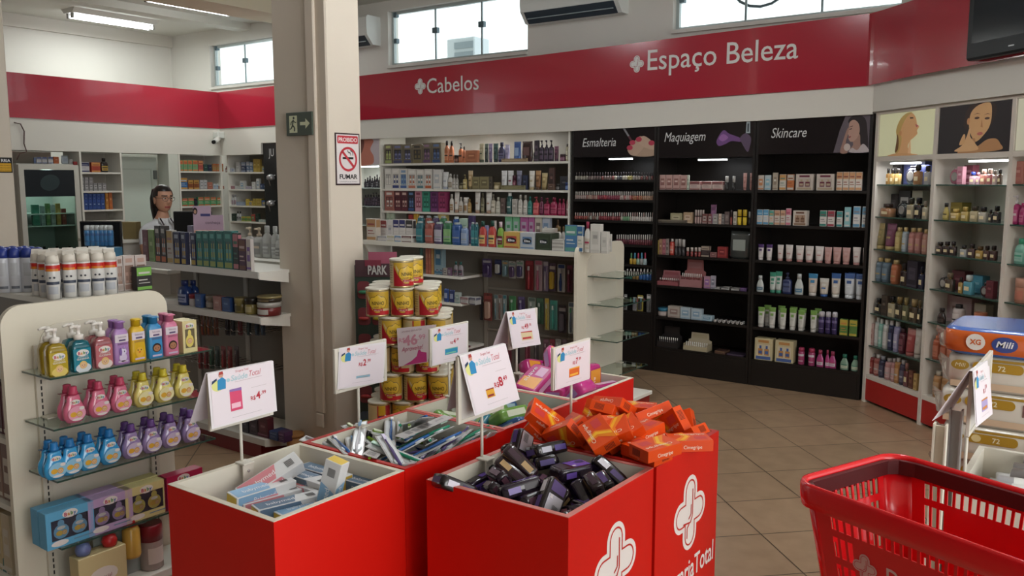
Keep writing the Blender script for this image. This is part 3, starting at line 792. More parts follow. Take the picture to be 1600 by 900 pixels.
def pile(key, name, cat, meshes, descs, where, group):
    rows = [r for r in PILES[key] if not (key == 'F' and r[2] > .9)]
    if key in 'BE':
        x0, x1, y0, y1 = BINS[key][:4]; g = .03 if key == 'E' else .05
        rows = [r for r in rows if r[2] < (.74 if key == 'E' else .79) or (x0 + g < r[0] < x1 - g and y0 + g < r[1] < y1 - g)]
    order = sorted(range(len(rows)), key=lambda i: -rows[i][2])
    from collections import Counter
    rr = random.Random(len(rows)); kinds = [rr.randrange(len(meshes)) for _ in rows]
    cnt = Counter()
    for i in order:
        x, y, z, qw, qx, qy, qz = rows[i]; k = kinds[i]; z += {'A': .035, 'B': -.028, 'E': -.025}.get(key, 0)
        from mathutils import Quaternion
        mw = Matrix.Translation((x, y, z)) @ Quaternion((qw, qx, qy, qz)).to_matrix().to_4x4()
        o = place(meshes[k], name, mw=mw)
        cnt[k] += 1
        o['label'] = (descs[k] + ', ' + (('topmost' if cnt[k] == 1 else ordn(cnt[k]) + ' from the top') + ' ') + where); o['category'] = cat; o['group'] = group
def mesh_of(mb, name):
    o = mb.build(name); me = o.data; bpy.data.objects.remove(o); return me
OINT = [('white and slate blue ointment carton', mesh_of(ointment_box('5c7690', 'c7a23e'), 'ointment_carton')), ('white and pink ointment carton', mesh_of(ointment_box('d58a92', 'cf5560'), 'ointment_carton')), ('white and pale blue ointment carton', mesh_of(ointment_box('86aed0', 'd8b84a'), 'ointment_carton'))]
SCB = 1.12
def lay(k, p, q, roll, lab):
    d = (q - p).normalized(); side = Vector((0, 0, 1)).cross(d).normalized(); up_ = d.cross(side)
    mw = Matrix((d, side, up_)).transposed().to_4x4() @ Matrix.Rotation(roll, 4, 'X') @ Matrix.Scale(SCB, 4); mw.translation = (p + q) / 2
    o = place(OINT[k][1], 'ointment_carton', mw=mw); tag(o, lab, 'carton', 'ointment cartons in the bin')
n_ = 0
for r in range(2):
    for c_ in range(7):
        n_ += 1; x = -2.012 + .10 + r * .196; y = 1.263 + .034 + c_ * .057
        lay((r + c_) % 3, Vector((x - .05, y, .686)), Vector((x + .05, y, .686)), 0, OINT[(r + c_) % 3][0] + ', %s of the bottom layer in the carton bin' % ordn(n_))
for k, a, b, za, zb, roll, lab in ((2, (365, 784), (452, 757), .752, .752, .12, 'pale blue ointment carton lying across the front of the carton bin'), (1, (388, 771), (457, 727), .745, .80, .5, 'pink ointment carton leaning on the far side of the carton bin'), (0, (470, 734), (545, 756), .745, .745, 0, 'slate blue ointment carton lying along the back of the carton bin'),
        (0, (548, 756), (606, 772), .735, .735, 0, 'slate blue ointment carton in the right back of the carton bin'), (0, (449, 743), (514, 765), .752, .748, 0, 'white and slate ointment carton second from the back of the carton bin'), (1, (452, 757), (505, 776), .732, .732, 0, 'white and pink ointment carton third from the back of the carton bin'),
        (0, (405, 803), (495, 781), .735, .735, 0, 'white and slate ointment carton nearest the front corner'), (1, (385, 793), (462, 772), .728, .728, 0, 'white and pink ointment carton under the pale blue one'), (2, (512, 785), (520, 752), .74, .80, 1.4, 'pale ointment carton standing on end at the right of the carton bin'), (2, (455, 806), (505, 790), .722, .722, 0, 'pale blue ointment carton by the right rim of the carton bin')):
    lay(k, PZ(*a, za), PZ(*b, zb), roll, lab)
pile('B', 'toothbrush_pack', 'toothbrush', [mesh_of(brush_pack(*c), 'toothbrush_pack') for c in (('2f5f9f', 'ffffff'), ('7a9a2a', 'e6f0d0'), ('5a4a80', 'e0d8f0'), ('2a8a6a', 'd0f0e0'), ('c8c8cc', '88aacc'))],
     [c + ' toothbrush in grey card pack' for c in ('blue', 'lime green', 'purple', 'teal', 'white')], 'in the toothbrush bin', 'toothbrush packs in the bin')
pile('C', 'tissue_pack', 'pack', [mesh_of(soft_pack((.14, .09, .045), *c), 'tissue_pack') for c in (('2f7f96', '8aa83a', 'c4d2c8', 'lenços'), ('34588a', '6a9a50', '9ab4c0', 'lenços'), ('6f9a48', '2f6f8a', 'd2d8c0', 'lenços'))],
     ['teal and green soft pack', 'blue and green soft pack', 'green and teal soft pack'], 'in the half full bin', 'soft packs in the bin')
pile('D', 'pad_pack', 'pack', [mesh_of(soft_pack((.17, .10, .055), *c), 'pad_pack') for c in (('c23a86', 'dc9a3a', 'a884c0', 'mulher'), ('b02a72', 'd89030', 'c898b8', 'suave'))],
     ['bright pink soft pack with orange label', 'deep pink soft pack with orange label'], 'in the far bin', 'pink packs in the bin')
pile('E', 'razor_pack', 'pack', [mesh_of(razor_pack(*c), 'razor_pack') for c in (('1c1418', 'c8c4cc', '4a3468'), ('201420', 'b87a88', '5a3a48'), ('221828', '6a50a4', '2a2028'), ('181214', '9a969c', '4a3a78'), ('2a1c20', 'b89a70', '3a2430'))],
     ['dark pack with silver label', 'dark pack with dusty pink label', 'dark pack with violet label', 'dark pack with grey label', 'dark pack with tan label'], 'in the dark pack bin', 'dark packs in the bin')
pile('F', 'orange_carton', 'carton', [mesh_of(orange_box(), 'orange_carton')], ['orange medicine carton with yellow swoosh'], 'in the orange heap', 'orange cartons heaped in the bin')

# ------------------------------------------------------------------ price signs clamped to the bins
FRM = M('d6d1c4', 0.45); PAPER = M('e2dde0', 0.7); PAPER2 = M('dcd4da', 0.7)
def paper_art(mb, o, xd, yd, nrm, price, pic):
    o = Vector(o) + Vector(nrm) * 0.0012; xd = Vector(xd); yd = Vector(yd); lx, ly = xd.length, yd.length; ux, uy = xd / lx, yd / ly
    e = Vector(nrm) * 0.0004
    F = lambda pts, m, k=0, sm=False: fan(mb, o + e * k, xd, yd, pts, m, sm)
    F([(.03, .03), (.97, .03), (.97, .97), (.03, .97)], M('e2d8de', 0.7))
    F(ellipse(.13, .74, .09, .10, 14), M('d8d88a', 0.7), 1)
    F([(.12, .66), (.24, .66), (.25, .82), (.2, .88), (.13, .84)], M('2f86b8', 0.7), 2)
    F(ellipse(.185, .92, .035, .045, 12), M('c99a86', 0.7), 2); F([(.15, .93), (.22, .93), (.21, .985), (.16, .98)], M('a83a34', 0.7), 3)
    F([(.04, .78), (.12, .84), (.12, .88), (.05, .84)], M('2a3a5a', 0.7), 2)
    mb.text('Drogaria Total', o + e + xd * .5 + yd * .91, ux, uy, ly * .055, M('b8434a', 0.7), width=lx * .2)
    mb.text('Saúde', o + e + xd * .58 + yd * .77, ux, uy, ly * .14, M('a9c4cc', 0.7), 'R', shear=.2, bold=.02, width=lx * .26)
    F(ellipse(.285, .80, .028, .035, 10), M('a9c9d2', 0.7), 1)
    mb.text('Total', o + e + xd * .59 + yd * .78, ux, uy, ly * .15, M('c0646c', 0.7), 'L', shear=.3, width=lx * .2)
    F([(.38, .735), (.8, .735), (.8, .742), (.38, .742)], M('b9a9ae', 0.7), 1)
    px, py, pw, ph, c1, c2 = pic
    F([(px, py), (px + pw, py), (px + pw, py + ph), (px, py + ph)], M(c1, 0.6), 1)
    F([(px + pw * .08, py + ph * .12), (px + pw * .85, py + ph * .12), (px + pw * .85, py + ph * .35), (px + pw * .08, py + ph * .35)], M(c2, 0.6), 2)
    F([(px, py + ph * .9), (px + pw, py + ph * .86), (px + pw, py + ph), (px, py + ph)], M('8a6aa8' if c1 == 'd2486e' else c2, 0.6), 2)
    sx, sy, big, small, size = price; size *= 1.45
    mb.text('R$', o + e + xd * (sx - .045 * len(big)) + yd * sy, ux, uy, ly * size * .55, M('b32a38', 0.7), 'R', bold=.02)
    mb.text(big, o + e + xd * sx + yd * sy, ux, uy, ly * size, M('b32a38', 0.7), 'C', bold=.03)
    mb.text(small, o + e + xd * (sx + .045 * len(big)) + yd * (sy + size * .33), ux, uy, ly * size * .5, M('b32a38', 0.7), 'L', bold=.02)
    F([(.3, .1), (.75, .1), (.75, .106), (.3, .106)], M('b9b0b4', 0.7), 1)
    F([(.62, sy + size + .04), (.86, sy + size + .04), (.86, sy + size + .047), (.62, sy + size + .047)], M('c2b6ba', 0.7), 1)
def price_sign(label, a, quad, pole, rim_z, price, pic, tent, flap=None, knob=True, frame=None):
    """quad = TL,TR,BR,BL pixels of the paper on a plane x=a; pole = (top px, bottom px)"""
    top = 0.012
    lo = 0.035 if tent else 0.004
    TL, TR = (PA(*q, a + (0.008 if tent else lo)) for q in quad[:2]); BR, BLp = (PA(*q, a + lo + 0.004) for q in quad[2:])
    pb = PA(*pole[1], a); pt = PA(*pole[0], a)
    t = empty('price_sign', (a, pb.y, rim_z + 0.002)); tag(t, label, 'price sign', 'price signs on the bins')
    inv = Matrix.Translation((-a, -pb.y, -rim_z - 0.002)); L = lambda v: inv @ v
    TL, TR, BR, BLp, pt = L(TL), L(TR), L(BR), L(BLp), L(pt)
    fy0, fy1 = min(TL.y, BLp.y), max(TR.y, BR.y)
    if frame: q0, q1 = L(PA(*frame[0], a)), L(PA(*frame[1], a)); fy0, fy1 = q0.y, q1.y; fz0 = (q0.z + q1.z) / 2
    else: fz0 = min(BLp.z, BR.z)
    fz1 = (TL.z + TR.z) / 2 - (0.004 if tent else -0.004)
    mb = MB(); th = .011
    mb.box(-.006, .004, fy0 - th * .3, fy0 + th, fz0, fz1, FRM, .001); mb.box(-.006, .004, fy1 - th, fy1 + th * .3, fz0, fz1, FRM, .001)
    mb.box(-.006, .004, fy0 + th, fy1 - th, fz0, fz0 + th, FRM, .001); mb.box(-.006, .004, fy0 + th, fy1 - th, fz1 - th, fz1, FRM, .001)
    mb.build('frame', t)
    mb = MB(); mb.box(-.002, 0.001, fy0 + th, fy1 - th, fz0 + th, fz1 - th, M('c9c6c0', 0.4)); mb.build('backing', t)
    xd, yd = BR - BLp, TL - BLp; n = xd.cross(yd).normalized()
    if n.x < 0: n = -n
    mb = MB(); mb.prism([BLp, BR, TR, TL], n * -0.0008, PAPER); paper_art(mb, BLp, xd, yd, n, price, pic); mb.build('paper', t)
    if tent:
        mb = MB(); off = Vector((-.06, 0, .01)); mb.prism([TL - Vector((.009, 0, 0)), TR - Vector((.009, 0, 0)), BR - Vector((.1, 0, 0)), BLp - Vector((.1, 0, 0))], (-.0008, 0, 0), PAPER2); mb.build('back_flap', t)
        mb = MB(); mb.prism([TL, TR, TR - Vector((.009, 0, -.001)), TL - Vector((.009, 0, -.001))], (0, 0, -.0008), PAPER); mb.build('fold', t)
    mb = MB(); mb.tube([(0, 0, -0.02), (0, 0, fz0 + .002)], .0045, FRM, 8); mb.build('pole', t)
    mb = MB(); mb.box(-.008, .034, -.018, .018, -.001, .004, FRM, .001); mb.box(.025, .029, -.018, .018, -.06, -.001, FRM, .001); mb.box(-.008, -.004, -.018, .018, -.03, -.001, FRM, .001); mb.build('clamp', t)
    if knob:
        mb = MB(); mb.T = Matrix.Translation((.029, 0, -.025)) @ Matrix.Rotation(math.pi / 2, 4, 'Y')
        mb.lathe([(.006, 0), (.006, .008), (.013, .008), (.013, .02), (.009, .022)], BLK, 12); mb.build('knob', t)
    else:
        for zz in (-.02, -.045):
            mb = MB(); mb.T = Matrix.Translation((.029, 0, zz)) @ Matrix.Rotation(math.pi / 2, 4, 'Y'); mb.lathe([(.004, 0), (.004, .002), (.002, .003)], STEEL, 10); mb.build('bolt', t)
    return t
price_sign('tented white price sign with pink box picture on the carton bin', -2.018, [(324, 584), (427, 564), (433, 642), (331, 671)], [(378, 660), (378, 722)], .8, (.72, .33, '4', ',99', .13), (.29, .22, .18, .4, 'd2486e', 'e9b8c8'), True, knob=False, frame=[(329, 672), (425, 650)])
price_sign('framed white price sign with toothbrush picture on the toothbrush bin', -2.018, [(530, 544), (603, 534), (599, 597), (527, 609)], [(565, 605), (561, 668)], .8, (.55, .5, '2', ',99', .15), (.38, .2, .3, .06, '8ab4c8', '9a9a9a'), False)
price_sign('framed white price sign with teal pack picture on the half full bin', -2.028, [(675, 515), (731, 504), (730, 559), (675, 572)], [(702, 570), (702, 622)], .8, (.62, .5, '4', ',99', .13), (.35, .22, .36, .17, '2f8fb8', '7ac0a8'), False)
price_sign('tented white price sign on the bin of pink packs', -2.048, [(792, 488), (836, 482), (845, 538), (801, 545)], [(811, 545), (807, 578)], .8, (.58, .5, '49', ',90', .13), (.35, .18, .4, .24, 'd8c9a0', 'b83a40'), True, frame=[(796, 545), (838, 538)])
price_sign('large tented price sign marked 8,49 on the dark pack bin', -1.488, [(718, 556), (790, 537), (812, 624), (742, 650)], [(753, 655), (753, 712)], .8, (.68, .33, '8', ',49', .15), (.33, .2, .17, .15, 'd8a030', '8a2a2a'), True, frame=[(716, 662), (785, 640)])
price_sign('framed white price sign with orange box picture on the orange heap', -1.488, [(868, 545), (922, 530), (921, 592), (867, 610)], [(893, 600), (892, 655)], .8, (.6, .5, '7', ',99', .14), (.38, .2, .3, .22, 'd8662a', 'ecb040'), False)

# ------------------------------------------------------------------ milk powder tins
def tin_parts():
    R, Hh = .059, .139
    mb = MB(); prof = [(R * .97, 0), (R, .002), (R, .006), (R * .985, .009), (R * .985, Hh - .014), (R, Hh - .011), (R, Hh - .004)]
    Y = M('c6a238', 0.3); CR = M('cfba8a', 0.35); RD = M('a8202a', 0.3); GO = M('b9a878', 0.25, 0.6)
    mb.lathe(prof, [GO, GO, GO, CR, GO, GO], 36)
    r = R * .985 + .0006
    def cyl(pts, m, e=0.0, sm=False, k=5):
        if sm: pts = [(p[0], p[1]) for p in spline([(a, b, 0) for a, b in pts], k)]
        rr = r + e
        # strip the shape into thin wedges so it follows the curve
        mb.poly_c(pts, rr, m)
    def band(t0, t1, f0, f1, m, e=0.0, n=14):
        rr = r + e; vs = []; fs = []
        for i in range(n + 1):
            t = t0 + (t1 - t0) * i / n; s = (i / n)
            vs += [(rr * math.sin(t), -rr * math.cos(t), f0(s)), (rr * math.sin(t), -rr * math.cos(t), f1(s))]
        for i in range(n): fs.append((2 * i, 2 * i + 2, 2 * i + 3, 2 * i + 1))
        mb.add(vs, fs, m, True)
    z0, z1 = .010, Hh - .015
    C = lambda v: (lambda s: v)
    band(-1.15, 1.15, C(z0), C(z1), Y, 0, 20)
    # red swoosh: falls from upper left to the foot
    band(-1.15, 1.15, C(z0), lambda s: z0 + .012 + .09 * max(0, 1 - s * 2.2) ** 1.6 + .028 * max(0, s - .5) ** 1.2, RD, .0003, 24)
    band(-.95, 1.15, lambda s: z0 + .018 + .075 * max(0, 1 - s * 2.3) ** 1.6, lambda s: z0 + .03 + .075 * max(0, 1 - s * 2.0) ** 1.4, CR, .0005, 24)
    band(.2, 1.1, C(z0 + .003), C(z0 + .02), M('c4262c', 0.3), .0006)
    # oval
    n = 24; t_c, z_c, a, b = 0.05, .072, .78, .040
    vs = [(0, 0, 0)]; 
    for ring, (f, mm_) in enumerate(((1.0, M('3a3420', 0.3)), (.95, M('d9b43a', 0.3)))):
        rr = r + .0008 + ring * .0003; vs = []; fs = []
        for j in range(7):
            zz = z_c - b * f + 2 * b * f * j / 6; half = a * f * math.sqrt(max(0.0, 1 - ((zz - z_c) / (b * f)) ** 2))
            for i in range(9):
                t = t_c - half + 2 * half * i / 8; vs.append((rr * math.sin(t), -rr * math.cos(t), zz))
        for j in range(6):
            for i in range(8): fs.append((j * 9 + i, j * 9 + i + 1, j * 9 + i + 10, j * 9 + i + 9))
        mb.add(vs, fs, mm_, True)
    def ctext(s, z, size, m, width, tc=t_c, e=.0016):
        vs, fs, w = font_mesh(s, 0, .01); rr = r + e
        mb.add([(rr * math.sin(tc + (x - w / 2) * width / w / rr), -rr * math.cos(tc + (x - w / 2) * width / w / rr), z + y * size) for x, y in vs], fs, m)
    ctext('NINHO', z_c - .012, .026, BLK, .062); ctext('FASES 1+', z_c - .026, .011, M('6a2a1a'), .04)
    band(-.35, .45, C(z_c - .042), C(z_c - .03), RD, .0012); ctext('ZERO LACTOSE', z_c - .0395, .007, M('e8d8c0'), .04)
    # back panel texts
    band(1.7, 2.6, C(z0 + .01), C(z1 - .01), M('c9b98a', 0.35)); band(2.8, 4.0, C(z0), C(z1), RD, .0003); band(2.9, 3.5, C(z0 + .02), C(z0 + .06), M('2a6aa0', 0.3), .0006); band(2.9, 3.5, C(z0 + .065), C(z1), M('c9a02a', 0.3), .0006)
    for k in range(8): band(4.3, 5.0, C(z0 + .015 + k * .012), C(z0 + .019 + k * .012), M('a09070', 0.4), .0006, 6)
    body = mesh_of(mb, 'body')
    mb = MB(); mb.lathe([(R * 1.01, Hh - .006), (R * 1.02, Hh - .004), (R * 1.02, Hh + .002), (R * .97, Hh + .0035), (R * .93, Hh + .002), (R * .9, Hh + .002)], M('d8d4c4', 0.4), 30)
    return body, mesh_of(mb, 'lid')
TIN = tin_parts()
def tin(x, y, z, rz, label):
    t = empty('milk_powder_tin', (x, y, z), rz); tag(t, label, 'tin', 'stacked yellow milk powder tins')
    place(TIN[0], 'body', t); place(TIN[1], 'lid', t)
rr = random.Random(4)
LAYN = ['lowest layer', 'second layer up', 'third layer up', 'fourth layer up', 'fifth layer up', 'sixth layer up', 'seventh layer up', 'eighth layer up']
c0 = PB(640, 450, 2.90)
stx, sty = -2.91, 3.13          # middle of the front edge of the stack
def stackpos(i, j, l):          # i along the view's right, j away from the viewer
    ux, uy = Vector((.80, .60)), Vector((-.60, .80))
    off = 0.060 * (l % 2)
    p = Vector((stx, sty)) + ux * (i * .1205 + off) + uy * (j * .1205 + .0)
    return p.x, p.y
ROT = 0.6435
mb = MB()
for k in range(5): mb.box(-.23, .23, -.06 + k * .095, .02 + k * .095, .056, .072, M('9a7a50', 0.7))
for x in (-.2, 0, .2): mb.box(x - .03, x + .03, -.06, .40, 0, .056, M('8a6c46', 0.7))
tag(mb.build('wooden_pallet', loc=(stx, sty, 0), rz=ROT), 'low wooden pallet under the stacked milk tins', 'pallet')
for l in range(8):
    cells = [(i, j) for j in (0, 1, 2) for i in (-1, 0, 1)]
    if l == 7: cells = [(0.0, 0), (0.3, 1)]
    for i, j in cells:
        x, y = stackpos(i - 0.25, j, l if l < 7 else 0)
        rz = ROT + rr.choice([0.0, 0.15, -0.5, 0.25, 3.4, -0.1, 0.5])
        if l >= 6: rz = ROT + 0.55 if l == 7 else ROT + [0.1, 0.15, 0.6][int(i) + 1]
        row = ['front row', 'middle row', 'back row'][j]; pos = {-1: 'left', 0: 'middle', 1: 'right'}.get(i, 'top')
        lab = 'yellow milk powder tin, %s of the %s, %s of the stack' % (pos, row, LAYN[l])
        if l == 7: lab = 'yellow milk powder tin on top of the stack, ' + ('nearer one' if j == 0 else 'farther one')
        tin(x, y, 0.0725 + l * .1427, rz, lab)
# clear acrylic price card leaning on the tins
TL, TR, BR, BL_ = (PZ(0, 0, 0),) * 4
vdir = FW.copy(); vdir.z = 0; vdir.normalize()
pl = Vector((stx, sty, 0)) - vdir * 0.085
Q = [hit(x, y, vdir, pl) for x, y in ((620, 513), (682, 507), (668, 566), (623, 573))]
t = empty('acrylic_price_card', tuple(Q[3])); tag(t, 'clear card with pink price 46 and Aproveite on the stacked tins', 'price sign')
Q = [q - Q[3] for q in Q]
mb = MB(); mb.prism([Q[3], Q[2], Q[1], Q[0]], vdir * .002, M('d9cfd2', 0.12, alpha=0.9)); mb.build('card', t)
xd, yd = Q[2] - Q[3], Q[0] - Q[3]; n = -vdir; o = n * .001
mb = MB(); ux, uy = xd.normalized(), yd.normalized()
fan(mb, o, xd, yd, [(.16, .01), (.98, .02), (.98, .26), (.80, .30), (.76, .36), (.70, .35), (.64, .2), (.45, .1)], M('b83e7c', 0.3), False)
ly = yd.length
mb.text('46', o + xd * .45 + yd * .52, ux, uy, ly * .36, M('c48c9c', 0.4), bold=.03); mb.text('R$', o + xd * .15 + yd * .62, ux, uy, ly * .16, M('c77f96', 0.4)); mb.text(',99', o + xd * .68 + yd * .62, ux, uy, ly * .18, M('c77f96', 0.4), 'L')
mb.text('Aproveite!', o + n * .0006 + xd * .5 + yd * .37, ux, uy, ly * .17, M('b04468', 0.4), shear=.3, width=xd.length * .75); mb.text('LEITE NINHO ZERO LACTOSE', o + xd * .5 + yd * .86, ux, uy, ly * .06, M('8a6a74', 0.4), width=xd.length * .7)
mb.build('print', t)
# ------------------------------------------------------------------ goods: one builder per kind of packaging (origin at the foot's centre, front faces -Y)
WT = 'd8d4cc'
def fr(mb, x0, x1, z0, z1, y, m, k=1):
    mb.poly([(x0, y - .0004 * k, z0), (x1, y - .0004 * k, z0), (x1, y - .0004 * k, z1), (x0, y - .0004 * k, z1)], mm(m))
def k_box(w, h, d, c):
    mb = MB(); a, b = (c + c)[:2]; e = c[2] if len(c) > 2 else '6a6460'
    mb.box(-w / 2, w / 2, -d / 2, d / 2, 0, h, M(a, 0.45), min(.0015, w * .04)); y = -d / 2
    fr(mb, -w * .47, w * .47, h * .62, h * .97, y, M(b, 0.45)); fr(mb, -w * .36, w * .36, h * .70, h * .78, y, M(e, 0.45), 2)
    fr(mb, -w * .36, w * .2, h * .42, h * .47, y, M(e, 0.45)); fr(mb, -w * .36, w * .36, h * .30, h * .33, y, M(e, 0.45)); fr(mb, -w * .47, w * .47, h * .03, h * .16, y, M(b, 0.45))
    mb.poly([(w / 2 + .0004, -d * .4, h * .6), (w / 2 + .0004, d * .4, h * .6), (w / 2 + .0004, d * .4, h * .95), (w / 2 + .0004, -d * .4, h * .95)], M(b, 0.45))
    return mb
def k_lab(w, h, d, c):       # plain carton with one centred label
    mb = MB(); mb.box(-w / 2, w / 2, -d / 2, d / 2, 0, h, M(c[0], 0.45), min(.0015, w * .04)); y = -d / 2
    fr(mb, -w * .32, w * .32, h * .3, h * .75, y, M(c[1], 0.45)); e = c[2] if len(c) > 2 else c[0]
    fr(mb, -w * .22, w * .22, h * .5, h * .62, y, M(e, 0.45), 2); fr(mb, -w * .45, w * .45, h * .05, h * .12, y, M(c[1], 0.45))
    return mb
def k_win(w, h, d, c):       # kit box: printed frame, window with two bottles inside
    mb = MB(); a, b = c[:2]; e = c[2] if len(c) > 2 else 'c8c4bc'; f = c[3] if len(c) > 3 else '3a3634'
    mb.box(-w / 2, w / 2, -d / 2 + .004, d / 2, 0, h, M(a, 0.45), .001); y = -d / 2
    for x0, x1, z0, z1 in ((-w / 2, -w * .38, 0, h), (w * .38, w / 2, 0, h), (-w * .38, w * .38, h * .72, h), (-w * .38, w * .38, 0, h * .2)):
        mb.box(x0, x1, y, y + .004, z0, z1, M(a, 0.45))
    fr(mb, -w * .38, w * .38, h * .2, h * .72, y + .0038, M(f, 0.4)); fr(mb, -w * .42, w * .42, h * .03, h * .17, y, M(b, 0.45)); fr(mb, -w * .3, w * .3, h * .8, h * .92, y, M(e, 0.45))
    for s in (-1, 1):
        x = s * w * .18
        fr(mb, x - w * .13, x + w * .13, h * .22, h * .52, y + .0036, M(e, 0.35)); fr(mb, x - w * .06, x + w * .06, h * .52, h * .66, y + .0036, M(b, 0.35)); fr(mb, x - w * .1, x + w * .1, h * .28, h * .42, y + .0033, M(b, 0.4))
    return mb
def k_tube(w, h, d, c):      # squeeze tube standing on its cap
    mb = MB(); a, b = c[:2]; e = c[2] if len(c) > 2 else b; d = min(d, w * .8); r = w * .40
    mb.lathe([(r * .9, 0), (r * .95, .001), (r * .95, h * .13), (r * .85, h * .14)], M(b, 0.35), 16)
    rings = []; n = 18
    for t in (0, .08, .25, .5, .75, .92, 1.0):
        rings.append(superring(0, 0, h * .14 + h * .86 * t, r * (1 - t) + w * .5 * t, r * (1 - t) + .0022 * t, 2.0 + t, n))
    u = M(e, 0.35); A = M(a, 0.35); mb.loft(rings, [A, A, A, A, u, u])
    yy = -r * .78
    for z0, z1, m in ((.52, .66, e), (.34, .42, b)):
        ya = -(r * (1 - z0) + .002); yb = -(r * (1 - z1) + .002); zz0, zz1 = h * (.14 + .86 * z0), h * (.14 + .86 * z1)
        mb.poly([(-w * .22, ya * .97 - .001, zz0), (w * .22, ya * .97 - .001, zz0), (w * .22, yb * .97 - .001, zz1), (-w * .22, yb * .97 - .001, zz1)], M(m, 0.4))
    return mb
def lab_arc(mb, r, ry, t, z0, z1, m, p=2.0, n=10, e=.0006, z0r=None):
    vs = []
    for i in range(n + 1):
        a = -t + 2 * t * i / n; s, c_ = math.sin(a), math.cos(a)
        x = (r + e) * math.copysign(abs(s) ** (2 / p), s); y = -(ry + e) * abs(c_) ** (2 / p)
        vs += [(x, y, z0), (x, y, z1)]
    mb.add(vs, [(2 * i, 2 * i + 2, 2 * i + 3, 2 * i + 1) for i in range(n)], mm(m), True)
def k_bot(w, h, d, c, neck=.33, sh=.62, cap=.8, flat=.62, p=2.6):
    mb = MB(); a, b = c[:2]; e = c[2] if len(c) > 2 else WT; r = w / 2; f = min(flat, d / w) if d else flat; A = M(a, 0.22, coat=.3)
    H = h * cap
    mb.lathe([(r * .9, 0), (r, h * .02), (r, H * sh), (r * .98, H * (sh + .1)), (r * .82, H * (sh + .24)), (r * neck / .5 * .6, H * .97), (r * neck / .5 * .6, H)], A, 20, sy=f, p=p)
    cr = r * neck / .5 * .72
    mb.lathe([(cr, H * .985), (cr, h * .985), (cr * .86, h)], M(b, 0.3), 16, sy=max(f, .8))
    lab_arc(mb, r, r * f, .9, h * .12, H * sh * .92, M(e, 0.4), p); lab_arc(mb, r, r * f, .7, h * .3, h * .36, M(b, 0.4), p, e=.001); lab_arc(mb, r, r * f, .5, h * .2, h * .23, M(a, 0.4), p, e=.001)
    return mb
def k_mist(w, h, d, c): return k_bot(w, h, d, c, neck=.40, sh=.80, cap=.80, flat=1.0, p=2.0)
def k_mw(w, h, d, c): return k_bot(w, h, d, c, neck=.46, sh=.86, cap=.84, flat=.62, p=4.5)
def k_oval(w, h, d, c): return k_bot(w, h, d, c, neck=.36, sh=.45, cap=.78, flat=.5, p=2.2)
def k_pump(w, h, d, c):
    mb = MB(); a, b = c[:2]; e = c[2] if len(c) > 2 else WT; r = w / 2; f = min(.7, d / w if d else .7); H = h * .70
    mb.lathe([(r * .92, 0), (r, h * .02), (r, H * .84), (r * .9, H * .93), (r * .35, H), (r * .35, H + h * .02)], M(a, 0.22, coat=.3), 20, sy=f, p=3)
    B = M(b, 0.35); mb.lathe([(r * .42, H), (r * .42, H + h * .08), (r * .2, H + h * .09), (r * .16, h * .9), (r * .3, h * .905), (r * .3, h * .985), (r * .2, h)], B, 12)
    mb.box(-r * .12, r * .12, -r * 1.0, 0, h * .93, h * .985, B, .001)
    lab_arc(mb, r, r * f, .9, h * .1, H * .72, M(e, 0.4), 3); lab_arc(mb, r, r * f, .6, h * .3, h * .38, M(b, 0.4), 3, e=.001)
    return mb
def k_can(w, h, d, c):
    mb = MB(); a, b = c[:2]; e = c[2] if len(c) > 2 else 'c0c0c0'; r = w / 2
    mb.lathe([(r * .93, 0), (r, .002), (r, h * .72), (r * .96, h * .75), (r * .8, h * .775)], M(a, 0.25, coat=.3), 20)
    mb.lathe([(r * .92, h * .765), (r * .93, h * .93), (r * .8, h * .985), (r * .4, h)], M(b, 0.35), 18)
    lab_arc(mb, r, r, 1.1, h * .5, h * .62, M(e, 0.35)); lab_arc(mb, r, r, .8, h * .2, h * .24, M(e, 0.35))
    return mb
def k_jar(w, h, d, c):
    mb = MB(); a, b = c[:2]; e = c[2] if len(c) > 2 else WT; r = w / 2
    mb.lathe([(r * .85, 0), (r * .96, .003), (r * .96, h * .62), (r * .9, h * .66)], M(a, 0.25), 20); mb.lathe([(r, h * .64), (r, h * .96), (r * .95, h)], M(b, 0.3), 20)
    lab_arc(mb, r * .96, r * .96, .8, h * .15, h * .5, M(e, 0.4)); return mb
def k_pol(w, h, d, c):
    mb = MB(); r = w / 2; f = 1
    mb.lathe([(r * .9, 0), (r, .001), (r, h * .42), (r * .8, h * .5), (r * .4, h * .52)], M(c[0], 0.12, coat=.5), 10, p=3); mb.lathe([(r * .5, h * .5), (r * .42, h * .97), (r * .3, h)], M(c[1], 0.35), 8); return mb
def k_pen(w, h, d, c):
    mb = MB(); r = w / 2; e = c[2] if len(c) > 2 else 'b8b4b0'
    mb.lathe([(r * .95, 0), (r, .001), (r, h * .5)], M(c[0], 0.25), 10); mb.lathe([(r * .8, h * .5), (r * .8, h * .56)], M(e, 0.2, .7), 10); mb.lathe([(r, h * .56), (r, h * .97), (r * .85, h)], M(c[1], 0.25), 10); return mb
